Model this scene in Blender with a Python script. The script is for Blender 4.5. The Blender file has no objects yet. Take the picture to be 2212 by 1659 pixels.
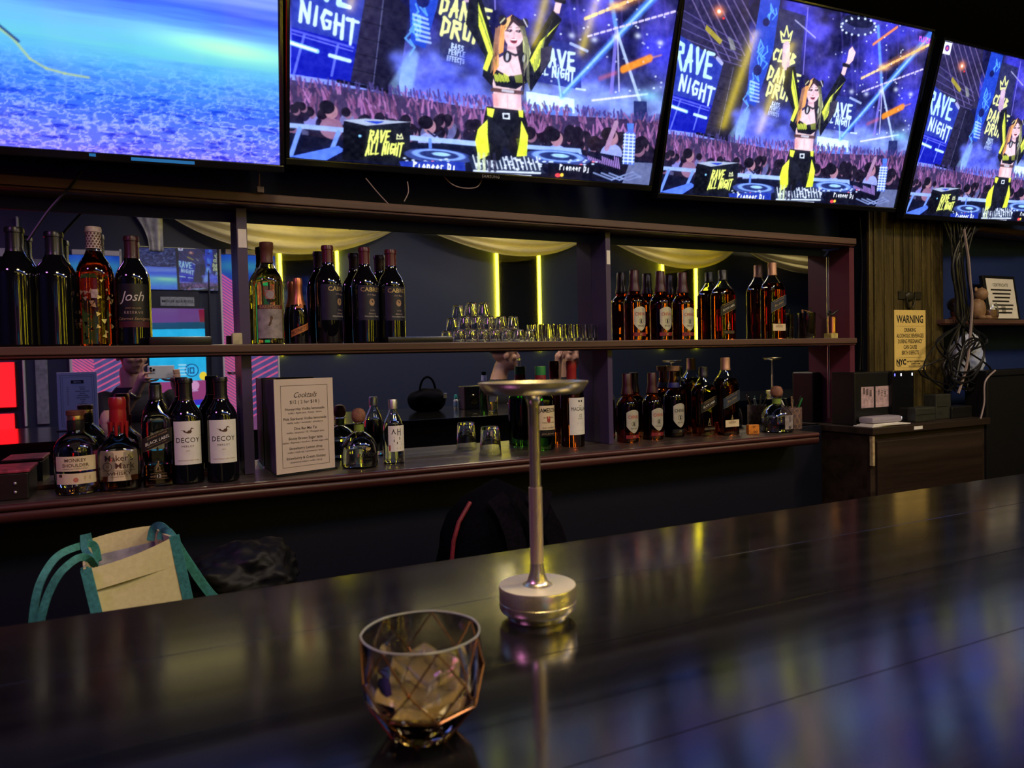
import bpy, bmesh, math, random
import numpy as np
from mathutils import Matrix, Vector
random.seed(7); RNG = np.random.default_rng(11)
SC = bpy.context.scene; COL = SC.collection
sin, cos, pi = math.sin, math.cos, math.pi

# ---------------------------------------------------------------- camera
FPX, CX, CY, CAMZ = 1582.0, 1106.0, 829.5, 1.40          # focal length in pixels of the 2212x1659 frame
_X = np.array([3234, 125.5, -FPX]); _X /= np.linalg.norm(_X)   # direction along the back bar, seen from the camera
_Y = np.array([-775, 33.5, -FPX]);  _Y /= np.linalg.norm(_Y)   # direction into the mirror
_Z = np.cross(_X, _Y); _Z /= np.linalg.norm(_Z); _Y = np.cross(_Z, _X)
ROT = np.stack([_X, _Y, _Z])
cam_d = bpy.data.cameras.new('camera'); cam = bpy.data.objects.new('camera', cam_d); COL.objects.link(cam)
cam_d.sensor_width = 36.0; cam_d.lens = FPX / 2212 * 36.0; cam_d.clip_start = 0.02
m4 = Matrix.Identity(4)
for i in range(3):
    for j in range(3): m4[i][j] = ROT[i][j]
m4[2][3] = CAMZ
cam.matrix_world = m4
cam_d.dof.use_dof = True; cam_d.dof.focus_distance = 2.35; cam_d.dof.aperture_fstop = 8.0
SC.camera = cam

# ---------------------------------------------------------------- world, exposure
SC.view_settings.view_transform = 'Standard'; SC.view_settings.look = 'None'
SC.view_settings.gamma = 1.0; SC.view_settings.use_curve_mapping = False
SC.view_settings.exposure = 0.12
w = bpy.data.worlds.new('night'); SC.world = w; w.use_nodes = True
w.node_tree.nodes['Background'].inputs[0].default_value = (0.10, 0.14, 0.42, 1)
w.node_tree.nodes['Background'].inputs[1].default_value = 0.06

cy = SC.cycles; cy.max_bounces = 9; cy.diffuse_bounces = 2; cy.glossy_bounces = 4; cy.transmission_bounces = 8; cy.transparent_max_bounces = 4
cy.caustics_reflective = False; cy.blur_glossy = 1.0; cy.use_adaptive_sampling = True; cy.adaptive_threshold = .035; cy.sample_clamp_indirect = 6.0
def area_light(name, loc, size, energy, col, rot=(0, 0, 0), sy=None):
    d = bpy.data.lights.new(name, 'AREA'); d.energy = energy; d.color = col; d.size = size
    if sy: d.shape = 'RECTANGLE'; d.size_y = sy
    o = bpy.data.objects.new(name, d); COL.objects.link(o); o.location = loc; o.rotation_euler = rot
    return o
# unseen warm lamps above the bar, then a purple fill light
area_light('unseen_overhead_light', (0.4, 0.35, 2.9), 0.40, 19.0, (1.0, 0.76, 0.36))
area_light('unseen_overhead_light', (2.1, 0.35, 2.9), 0.40, 24.0, (1.0, 0.74, 0.36))
area_light('unseen_overhead_light', (3.8, 0.35, 2.9), 0.40, 24.0, (1.0, 0.74, 0.36))
area_light('unseen_overhead_light', (-1.7, 0.60, 2.9), 0.40, 18.0, (0.75, 0.25, 0.95))  # added without a fixture to tint the left shelves purple
# added fill without fixtures: blue cast above the guests, dim yellow sheen further back
area_light('blue_fill_light', (2.2, 0.0, 2.92), 4.0, 26.0, (0.20, 0.32, 1.0), sy=.3)
area_light('yellow_fill_light', (2.2, -1.0, 2.92), 5.0, 9.0, (1.0, 0.78, 0.30), sy=.4)
# unseen fill lights added to brighten the cloth swags on the rear wall
for lx in (0.9, 2.9, 4.9, 7.0): area_light('swag_fill_light', (lx, -1.45, 2.9), 0.12, 3.2, (1.0, 0.78, 0.36))

# ---------------------------------------------------------------- geometry of the place (metres)
MIR = 2.34            # plane of the bar mirror
ZS = CAMZ + 0.0285 * 2.19      # top of the middle shelf
SHF = 2.19            # front of the shelves
ZC = CAMZ - 0.315     # top of the back counter
CF = 2.08             # front of the back counter
ZB = CAMZ - 0.30      # top of the guests' bar
REAR = -2.0           # wall behind the guests

def ray(px, py): return ROT @ np.array([px - CX, -(py - CY), -FPX])
def aty(px, py, y):
    r = ray(px, py) * (y / ray(px, py)[1]); return Vector((r[0], r[1], r[2] + CAMZ))
def atz(px, py, z):
    q = ray(px, py); r = q * ((z - CAMZ) / q[2]); return Vector((r[0], r[1], z))
def xat(px, y, py=750): q = ray(px, py); return q[0] / q[1] * y
def zat(px, py, y): q = ray(px, py); return q[2] / q[1] * y + CAMZ
def depth(p): return -(ROT.T @ np.array([p[0], p[1], p[2] - CAMZ]))[2]
def behind(px, py, y=REAR):       # a place in the room seen in the mirror
    p = aty(px, py, 2 * MIR - y); return Vector((p.x, y, p.z))
def behind_z(px, py, z):
    p = atz(px, py, z); return Vector((p.x, 2 * MIR - p.y, z))

# ---------------------------------------------------------------- materials
def lin(c): return tuple((v / 12.92 if v <= 0.04045 else ((v + 0.055) / 1.055) ** 2.4) for v in c)
def srgb(*c): return lin([v / 255 for v in c])
MATS = {}
def mat(name, col=(.5, .5, .5), rough=.5, metal=0., spec=.5, trans=0., ior=1.45, emit=None, es=1., coat=0., grain=None, gcol=None, bump=0., bscale=80., aniso=0., alpha=1., stretch=(1, 1, 1), sss=0.):
    if name in MATS: return MATS[name]
    m = bpy.data.materials.new(name); m.use_nodes = True; MATS[name] = m
    nt = m.node_tree; b = nt.nodes['Principled BSDF']
    b.inputs['Base Color'].default_value = (*col, 1); b.inputs['Roughness'].default_value = rough
    b.inputs['Metallic'].default_value = metal; b.inputs['Specular IOR Level'].default_value = spec
    b.inputs['Transmission Weight'].default_value = trans; b.inputs['IOR'].default_value = ior
    b.inputs['Coat Weight'].default_value = coat; b.inputs['Coat Roughness'].default_value = .06
    b.inputs['Anisotropic'].default_value = aniso; b.inputs['Alpha'].default_value = alpha
    if sss: b.inputs['Subsurface Weight'].default_value = sss; b.inputs['Subsurface Scale'].default_value = .01
    if emit: b.inputs['Emission Color'].default_value = (*emit, 1); b.inputs['Emission Strength'].default_value = es
    if grain or bump:
        tc = nt.nodes.new('ShaderNodeTexCoord'); mp = nt.nodes.new('ShaderNodeMapping'); mp.inputs['Scale'].default_value = stretch
        nt.links.new(tc.outputs['Object'], mp.inputs['Vector'])
        nz = nt.nodes.new('ShaderNodeTexNoise'); nz.inputs['Scale'].default_value = grain or bscale; nz.inputs['Detail'].default_value = 6
        nt.links.new(mp.outputs[0], nz.inputs['Vector'])
        if grain:
            rp = nt.nodes.new('ShaderNodeValToRGB'); rp.color_ramp.elements[0].position = .32; rp.color_ramp.elements[1].position = .68
            g = gcol or tuple(c * .55 for c in col)
            rp.color_ramp.elements[0].color = (*g, 1); rp.color_ramp.elements[1].color = (*col, 1)
            nt.links.new(nz.outputs['Fac'], rp.inputs['Fac']); nt.links.new(rp.outputs['Color'], b.inputs['Base Color'])
        if bump:
            bp = nt.nodes.new('ShaderNodeBump'); bp.inputs['Strength'].default_value = bump; bp.inputs['Distance'].default_value = .002
            nt.links.new(nz.outputs['Fac'], bp.inputs['Height']); nt.links.new(bp.outputs['Normal'], b.inputs['Normal'])
    return m
def emis(name, col, s=1., gloss=0.):
    return mat(name, (0.01, 0.01, 0.01), .3, spec=gloss, emit=col, es=s)
def wood(name, dark, light, rough=.4, spec=.5, scale=6., stretch=(.15, 4, 4), bump=.15, coat=0.):
    if name in MATS: return MATS[name]
    m = mat(name, light, rough, spec=spec, coat=coat); nt = m.node_tree; b = nt.nodes['Principled BSDF']
    tc = nt.nodes.new('ShaderNodeTexCoord'); mp = nt.nodes.new('ShaderNodeMapping'); mp.inputs['Scale'].default_value = stretch
    nz = nt.nodes.new('ShaderNodeTexNoise'); nz.inputs['Scale'].default_value = scale; nz.inputs['Detail'].default_value = 9; nz.inputs['Roughness'].default_value = .62; nz.inputs['Distortion'].default_value = .4
    rp = nt.nodes.new('ShaderNodeValToRGB'); e = rp.color_ramp.elements; e[0].position = .35; e[1].position = .66; e[0].color = (*dark, 1); e[1].color = (*light, 1)
    bp = nt.nodes.new('ShaderNodeBump'); bp.inputs['Strength'].default_value = bump; bp.inputs['Distance'].default_value = .002
    oi = nt.nodes.new('ShaderNodeObjectInfo'); ad = nt.nodes.new('ShaderNodeVectorMath'); ad.operation = 'MULTIPLY_ADD'; ad.inputs[1].default_value = (7, 5, 3)
    L = nt.links.new
    L(oi.outputs['Random'], ad.inputs[0]); L(tc.outputs['Object'], ad.inputs[2]); L(ad.outputs[0], mp.inputs[0])
    L(mp.outputs[0], nz.inputs['Vector']); L(nz.outputs['Fac'], rp.inputs['Fac']); L(rp.outputs['Color'], b.inputs['Base Color']); L(nz.outputs['Fac'], bp.inputs['Height']); L(bp.outputs['Normal'], b.inputs['Normal'])
    mr = nt.nodes.new('ShaderNodeMapRange'); mr.inputs[1].default_value = .3; mr.inputs[2].default_value = .75; mr.inputs[3].default_value = rough * .8; mr.inputs[4].default_value = min(1, rough * 1.3)
    L(nz.outputs['Fac'], mr.inputs[0]); L(mr.outputs[0], b.inputs['Roughness'])
    return m

# ---------------------------------------------------------------- mesh helpers
class G:
    """vertices and faces of one mesh, with a material slot per face"""
    def __init__(s): s.v = []; s.f = []; s.m = []
    def add(s, v, f, mi=0):
        n = len(s.v); s.v += [tuple(p) for p in v]; s.f += [tuple(i + n for i in q) for q in f]; s.m += [mi] * len(f); return s
    def box(s, a, b, mi=0):
        x0, y0, z0 = a; x1, y1, z1 = b
        return s.add([(x0, y0, z0), (x1, y0, z0), (x1, y1, z0), (x0, y1, z0), (x0, y0, z1), (x1, y0, z1), (x1, y1, z1), (x0, y1, z1)],
                     [(0, 3, 2, 1), (4, 5, 6, 7), (0, 1, 5, 4), (1, 2, 6, 5), (2, 3, 7, 6), (3, 0, 4, 7)], mi)
    def bbox(s, a, b, c=.004, mi=0):        # box with chamfered edges
        bm = bmesh.new(); bmesh.ops.create_cube(bm, size=1)
        for v in bm.verts: v.co = Vector([(a[i] + b[i]) / 2 + v.co[i] * (b[i] - a[i]) for i in range(3)])
        bmesh.ops.bevel(bm, geom=bm.edges[:], offset=c, segments=2, affect='EDGES', profile=.6)
        bm.verts.ensure_lookup_table(); bm.verts.index_update()
        s.add([v.co for v in bm.verts], [[v.index for v in f.verts] for f in bm.faces], mi); bm.free(); return s
    def lathe(s, prof, n=32, c=(0, 0, 0), mi=0, ay=1., rot=0.):
        """prof: (radius, height[, squareness]) from bottom to top"""
        v = []; f = []; rings = []
        for p in prof:
            r, z = p[0], p[1]; e = p[2] if len(p) > 2 else 2
            if r < 1e-6: rings.append([len(v)]); v.append((c[0], c[1], c[2] + z)); continue
            ids = []
            for k in range(n):
                a = 2 * pi * k / n + rot; ca, sa = cos(a), sin(a)
                q = 1. if e == 2 else (abs(ca) ** e + abs(sa) ** e) ** (-1 / e)
                ids.append(len(v)); v.append((c[0] + r * q * ca, c[1] + r * q * sa * ay, c[2] + z))
            rings.append(ids)
        for A, B in zip(rings, rings[1:]):
            if len(A) == 1 and len(B) == 1: continue
            for k in range(n):
                k2 = (k + 1) % n
                if len(A) == 1: f.append((A[0], B[k2], B[k]))
                elif len(B) == 1: f.append((A[k], A[k2], B[0]))
                else: f.append((A[k], A[k2], B[k2], B[k]))
        return s.add(v, f, mi)
    def tube(s, pts, r, n=8, mi=0, caps=True):
        pts = [Vector(p) for p in pts]; rr = r if isinstance(r, (list, tuple)) else [r] * len(pts)
        v = []; f = []; up = None
        for i, p in enumerate(pts):
            t = (pts[min(i + 1, len(pts) - 1)] - pts[max(i - 1, 0)])
            t = t.normalized() if t.length > 1e-9 else Vector((0, 0, 1))
            if up is None: up = t.orthogonal().normalized()
            up = (up - t * up.dot(t)); up = up.normalized() if up.length > 1e-6 else t.orthogonal().normalized()
            w_ = t.cross(up)
            for k in range(n):
                a = 2 * pi * k / n; v.append(p + (up * cos(a) + w_ * sin(a)) * rr[i])
        for i in range(len(pts) - 1):
            for k in range(n):
                k2 = (k + 1) % n; f.append((i * n + k, i * n + k2, (i + 1) * n + k2, (i + 1) * n + k))
        if caps: f.append(tuple(range(n - 1, -1, -1))); f.append(tuple((len(pts) - 1) * n + k for k in range(n)))
        return s.add(v, f, mi)
    def ell(s, c, r, n=16, m=10, mi=0, rot=None):
        v = []; f = []
        M = rot or Matrix.Identity(3)
        for i in range(m + 1):
            t = pi * i / m
            for k in range(n):
                a = 2 * pi * k / n
                v.append(Vector(c) + M @ Vector((r[0] * sin(t) * cos(a), r[1] * sin(t) * sin(a), -r[2] * cos(t))))
        for i in range(m):
            for k in range(n):
                k2 = (k + 1) % n; f.append((i * n + k, i * n + k2, (i + 1) * n + k2, (i + 1) * n + k))
        return s.add(v, f, mi)
    def prism(s, poly, y0, y1, mi=0):       # poly in (x,z), extruded along y
        n = len(poly); v = [(p[0], y0, p[1]) for p in poly] + [(p[0], y1, p[1]) for p in poly]
        f = [tuple(range(n)), tuple(range(2 * n - 1, n - 1, -1))] + [(k, k + n, (k + 1) % n + n, (k + 1) % n) for k in range(n)]
        return s.add(v, f, mi)
    def xf(s, M):
        s.v = [tuple(M @ Vector(p)) for p in s.v]; return s
def obj(name, g, m, parent=None, smooth=False, loc=None, rz=0.):
    me = bpy.data.meshes.new(name); me.from_pydata([tuple(p) for p in g.v], [], g.f)
    for q in (m if isinstance(m, (list, tuple)) else [m]): me.materials.append(q)
    if any(g.m): me.polygons.foreach_set('material_index', g.m)
    if smooth:
        bm = bmesh.new(); bm.from_mesh(me); bmesh.ops.remove_doubles(bm, verts=bm.verts[:], dist=1e-6); bmesh.ops.recalc_face_normals(bm, faces=bm.faces[:])
        for f in bm.faces: f.smooth = True
        lim = smooth if smooth is not True else .7
        for e in bm.edges:
            if len(e.link_faces) == 2 and e.calc_face_angle(0) > lim: e.smooth = False
        bm.to_mesh(me); bm.free()
    me.update()
    o = bpy.data.objects.new(name, me); COL.objects.link(o)
    if parent: o.parent = parent
    if loc is not None: o.location = loc
    if rz: o.rotation_euler[2] = rz
    return o
def tag(o, label=None, cat=None, group=None, kind=None):
    for k, v in (('label', label), ('category', cat), ('group', group), ('kind', kind)):
        if v: o[k] = v
    return o
def thing(name, label, cat, loc=(0, 0, 0), rz=0., group=None, kind=None):
    o = bpy.data.objects.new(name, None); COL.objects.link(o); o.location = loc; o.rotation_euler[2] = rz; o.empty_display_size = .05
    return tag(o, label, cat, group, kind)
def struct(name, g, m, parent=None, smooth=False, loc=None):
    o = obj(name, g, m, parent, smooth, loc)
    if not parent: o['kind'] = 'structure'
    return o
def copy_tree(o, parent=None):
    c = o.copy(); COL.objects.link(c); c.parent = parent
    for ch in list(o.children): copy_tree(ch, c)
    return c

# lettering: outlines of Blender's own built-in font, turned into flat mesh
_TXT = {}
def text_geo(body, size=1., bold=0., shear=0., wide=1., space=1., lead=1.):
    key = (body, bold, shear, wide, space, lead)
    if key not in _TXT:
        cu = bpy.data.curves.new('lettering', 'FONT'); cu.body = body; cu.size = 1; cu.align_x = 'CENTER'; cu.resolution_u = 2
        cu.shear = shear; cu.offset = bold; cu.space_character = space; cu.space_line = lead
        ob = bpy.data.objects.new('lettering', cu); me = ob.to_mesh()
        v = [(p.co.x * wide, p.co.y) for p in me.vertices]; f = [tuple(p.vertices) for p in me.polygons]
        ob.to_mesh_clear(); bpy.data.objects.remove(ob); bpy.data.curves.remove(cu)
        _TXT[key] = (v, f)
    v, f = _TXT[key]
    return [(x * size, y * size) for x, y in v], f
def put(g, vf, place, mi=0):
    v, f = vf; return g.add([place(x, y) for x, y in v], f, mi)
def flat(o, ex, ey):       # (x,y) on a plane in space
    o, ex, ey = Vector(o), Vector(ex), Vector(ey)
    return lambda x, y: o + ex * x + ey * y
def shape(pts): return (pts, [tuple(range(len(pts)))])
def stroke(pts, w_):       # flat ribbon along a polyline
    v = []; f = []
    for i, p in enumerate(pts):
        a = pts[max(i - 1, 0)]; b = pts[min(i + 1, len(pts) - 1)]
        dx, dy = b[0] - a[0], b[1] - a[1]; L = math.hypot(dx, dy) or 1
        ww = w_[i] if isinstance(w_, (list, tuple)) else w_
        v += [(p[0] - dy / L * ww / 2, p[1] + dx / L * ww / 2), (p[0] + dy / L * ww / 2, p[1] - dx / L * ww / 2)]
    for i in range(len(pts) - 1): f.append((2 * i, 2 * i + 1, 2 * i + 3, 2 * i + 2))
    return v, f
def rect(x0, y0, x1, y1): return shape([(x0, y0), (x1, y0), (x1, y1), (x0, y1)])
def disc(x, y, rx, ry=None, n=20): return shape([(x + rx * cos(2 * pi * k / n), y + (ry or rx) * sin(2 * pi * k / n)) for k in range(n)])
def frame2(x0, y0, x1, y1, t): 
    v = []; f = []
    for a in (rect(x0, y0, x1, y0 + t), rect(x0, y1 - t, x1, y1), rect(x0, y0 + t, x0 + t, y1 - t), rect(x1 - t, y0 + t, x1, y1 - t)):
        n = len(v); v += a[0]; f += [tuple(i + n for i in a[1][0])]
    return v, f
# ================================================================ the room
M_wall = mat('dark_navy_paint', (.014, .030, .14), .55, spec=.3, bump=.1, bscale=60)
M_rear = mat('slate_blue_paint', (.026, .036, .075), .42, spec=.5, bump=.1, bscale=25)
M_floor = mat('dark_floor', (.012, .011, .012), .5, grain=12)
M_ceil = mat('dark_ceiling', (.012, .012, .018), .8, bump=.1, bscale=30)
M_shelf = wood('shelf_wood', (.070, .034, .026), (.135, .072, .055), .45, scale=5)
M_mould = wood('counter_wood', (.034, .009, .009), (.075, .022, .021), .35, scale=5)
M_top = wood('counter_top_wood', (.030, .021, .018), (.060, .043, .036), .33, scale=6)
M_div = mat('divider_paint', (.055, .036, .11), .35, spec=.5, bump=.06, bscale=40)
M_bar = wood('bar_top_varnish', (.0025, .0025, .0027), (.008, .0075, .007), .14, spec=.7, scale=7, stretch=(.12, 3, 3), bump=.09, coat=.5)
M_bar.node_tree.nodes['Principled BSDF'].inputs['Coat Roughness'].default_value = .13
M_dark = mat('black_plastic', (.008, .008, .009), .35, spec=.5, bump=.05, bscale=200)
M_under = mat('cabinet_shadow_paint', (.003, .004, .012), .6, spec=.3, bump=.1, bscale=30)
M_cab = wood('cabinet_veneer', (.014, .008, .006), (.034, .020, .014), .45, scale=4)
M_white = mat('white_paint', (.75, .75, .78), .5, grain=30, gcol=(.68, .68, .72))
M_paper = mat('paper', (.80, .78, .74), .65, grain=40, gcol=(.74, .72, .68))
M_ink = mat('black_ink', (.012, .012, .014), .6, grain=60)
XL, XR = -2.6, 8.0
struct('floor', G().box((XL, REAR - .1, -.1), (XR, 2.6, 0)), M_floor)
struct('ceiling', G().box((XL, REAR - .1, 2.95), (XR, 2.6, 3.05)), M_ceil)
struct('wall_back', G().box((XL, 2.36, 0), (XR, 2.5, 2.95)), M_wall)
struct('wall_rear', G().box((XL, REAR - .1, 0), (XR, REAR, 2.95)), M_rear)
struct('wall_left', G().box((XL - .1, REAR - .1, 0), (XL, 2.6, 2.95)), M_wall)
struct('wall_right', G().box((XR, REAR - .1, 0), (XR + .1, 2.6, 2.95)), M_wall)

# mirror behind the shelves: three sheets between the upright boards
M_mir = mat('mirror_glass', (.72, .76, .84), .012, metal=1., bump=.012, bscale=3)
ZM = CAMZ + .433
DX = [xat(513, MIR), xat(1280, MIR), xat(1790, MIR)]       # where the upright boards meet the mirror
for (x0, x1, lb) in ((XL + .3, DX[0], 'wall mirror behind the wine bottles, reflecting the man with the phone'),
                     (DX[0] + .028, DX[1], 'wall mirror behind the stacked tumblers, between two upright boards'),
                     (DX[1] + .02, DX[2], 'wall mirror behind the whisky bottles, beside the red lit end board')):
    tag(obj('wall_mirror', G().box((x0, MIR, ZC), (x1, MIR + .018, ZM)), M_mir), lb, 'mirror')

# shelves
def board(name, lb, x0, x1, yf, z0, z1, lip=.008):
    t = thing(name, lb, 'shelf', (0, 0, 0))
    obj('shelf_board', G().bbox((x0, yf, z0 + lip), (x1, MIR - .001, z1), .003), M_shelf, t)
    obj('lower_lip', G().bbox((x0, yf + .006, z0), (x1, yf + .03, z0 + lip - .0005), .002), M_mould, t)
    return t
XE = xat(1852, SHF)
board('wall_shelf', 'long brown wooden shelf above the bottles, directly under the screens', XL + .3, XE, SHF, CAMZ + .2085 * SHF, CAMZ + .2235 * SHF)
board('wall_shelf', 'long brown wooden middle shelf carrying wine bottles and stacked glasses', XL + .3, XE, SHF, CAMZ + .0148 * SHF, ZS)
struct('trim_1', G().box((XL + .3, MIR - .006, ZM - .002), (DX[2], MIR + .02, CAMZ + .2085 * SHF - .001)), M_wall)

# upright boards between the shelves, each seen twice through the mirror
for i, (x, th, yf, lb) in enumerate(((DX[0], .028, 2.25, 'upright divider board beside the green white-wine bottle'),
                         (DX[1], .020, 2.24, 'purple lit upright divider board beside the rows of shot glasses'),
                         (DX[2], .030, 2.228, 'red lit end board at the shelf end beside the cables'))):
    t = thing('divider_board', lb, 'divider'); M_dv = M_div if i < 2 else mat('red_lit_end_board', (.11, .022, .045), .38, spec=.5, bump=.06, bscale=40)  # red light on the end board is painted into its own colour
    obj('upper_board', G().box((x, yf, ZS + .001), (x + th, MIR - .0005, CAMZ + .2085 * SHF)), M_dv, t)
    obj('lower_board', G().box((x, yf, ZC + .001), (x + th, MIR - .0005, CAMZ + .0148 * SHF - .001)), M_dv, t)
    if i < 2:
        px0, px1, pa, pb = ((520, 537, 495, 535), (1313, 1322, 541, 571))[i]
        za, zb = zat(px0, pb, yf), zat(px0, pa, yf)
        obj('paper_tag', G().box((x + .003, yf - .002, za), (x + th - .002, yf - .0004, zb)), M_paper, t)
    else:
        g = G()
        for k in range(5): g.tube([(x - .001, yf + .02 + .02 * k, ZC + .05), (x - .002, yf + .025 + .02 * k, ZS)], .0012, 5)
        obj('edge_strip', G().tube([(x - .002, MIR - .004, ZC + .02), (x - .002, MIR - .004, ZM)], .0025, 6), mat('dull_chrome', (.6, .6, .62), .3, metal=1., bump=.02), t)
g = G()

# back counter with a moulded front
XCE = xat(1768, CF)
t = thing('back_counter', 'long back counter with red-brown moulded front edge under the mirror', 'counter')
obj('counter_top', G().bbox((XL + .3, CF + .012, ZC - .028), (XCE, MIR + .015, ZC), .003), M_top, t)
mz = [(0.000, -.001), (-.004, -.004), (-.006, -.010), (-.003, -.016), (.003, -.018), (-.002, -.022), (-.004, -.030), (-.001, -.040), (.006, -.047), (.016, -.049), (.016, -.001)]
g = G(); n = len(mz)
g.add([(XL + .3, CF + .004 + a, ZC + b) for a, b in mz] + [(XCE, CF + .004 + a, ZC + b) for a, b in mz],
      [tuple(range(n - 1, -1, -1)), tuple(range(n, 2 * n))] + [(k, (k + 1) % n, (k + 1) % n + n, k + n) for k in range(n)])
obj('front_moulding', g, M_mould, t, smooth=.9)
obj('back_rail', G().bbox((XL + .3, MIR - .045, ZC), (DX[0] - .01, MIR - .001, ZC + .012), .002), M_mould, t)
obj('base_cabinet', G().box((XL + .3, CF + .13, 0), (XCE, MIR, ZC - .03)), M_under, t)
obj('gap_shade_sheet', G().box((XCE + .001, CF + .235, 0), (2.66, MIR + .015, ZC - .005)), M_under, t)  # dark sheet added across the gap, standing in for the shade there

# guests' bar: planks along the length, panels below
t = thing('bar_counter', 'dark varnished plank bar top reflecting the screens', 'bar counter')
yb = [1.034, .839, .648, .460, .272, .084]
pl = G().bbox((XL + .3, -.0935, -.04), (XR - .3, .0935, 0), .0016)
me0 = None
for a, b in zip(yb, yb[1:]):
    o = obj('plank', G().bbox((XL + .3, -(a - b) / 2 + .0001, -.04), (XR - .3, (a - b) / 2 - .0001, 0), .0007), M_bar, t)
    o.location = (0, (a + b) / 2, ZB)
obj('staff_side_panel', G().box((XL + .3, .94, 0), (XR - .3, .98, ZB - .04)), wood('bar_panel', (.010, .009, .010), (.026, .024, .026), .4, scale=5, stretch=(.3, 2, 2)), t)
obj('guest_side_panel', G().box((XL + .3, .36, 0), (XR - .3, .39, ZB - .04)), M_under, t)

# wood panelling at the end of the shelves
M_pan = wood('panelling_stain', (.022, .017, .006), (.095, .070, .024), .26, spec=.8, scale=9, stretch=(3, 3, .25), bump=.5)
t = thing('wall_panelling', None, None, kind='structure')
t['label'] = 'column of dark stained vertical boards carrying the yellow warning notice'
edges = [1880, 1890, 1911.5, 1932, 1952.5, 1972.5, 1993, 2012.5, 2033, 2041]
YP = 2.20
for k, (a, b) in enumerate(zip(edges, edges[1:])):
    x0, x1 = xat(a, YP), xat(b, YP)
    dy = .004 if k in (0, 8) else 0
    obj('board', G().bbox((x0 + .0022, YP + dy, ZC + .0005), (x1 - .0022, YP + .02, 2.12), .004), M_pan, t)
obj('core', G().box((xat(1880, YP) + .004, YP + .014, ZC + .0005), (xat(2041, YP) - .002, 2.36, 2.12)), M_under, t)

# cabinet at the right end, and the tall dark appliance beside it
x0, x1 = 2.675, xat(2132, 2.076, 900) - .012
t = thing('wooden_cabinet', 'worn dark wooden cabinet with chipped pale corner carrying the router', 'cabinet', (x0, 2.07, 0))
obj('cabinet_body', G().bbox((0, .01, 0), (x1 - x0, .265, ZC - .03), .003), M_cab, t)
obj('cabinet_top', G().bbox((-.012, -.012, ZC - .03), (x1 - x0 + .01, .268, ZC), .003), M_cab, t)
obj('drawer_front', G().bbox((.03, 0, ZC - .30), (x1 - x0 - .03, .012, ZC - .06), .003), M_cab, t)
M_chip = mat('bare_wood_chip', (.50, .38, .20), .7, grain=60)
g = G().bbox((-.004, -.004, ZC - .16), (.010, .012, ZC - .035), .002); obj('chipped_corner', g, M_chip, t)
g = G().box((.245, -.014, ZC - .022), (.30, -.011, ZC - .008)); obj('paper_scrap', g, M_paper, t)
tag(obj('drinks_cooler', G().bbox((xat(2132, 2.076, 900), 2.076, 0), (xat(2132, 2.076, 900) + .6, 2.18, zat(2140, 800, 2.076)), .006).bbox((xat(2132, 2.076, 900) + .002, 2.068, zat(2140, 812, 2.076)), (xat(2132, 2.076, 900) + .604, 2.075, zat(2140, 806, 2.076)), .002), M_dark), 'tall black appliance at the far end of the bar beside the cabinet', 'appliance')
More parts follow.
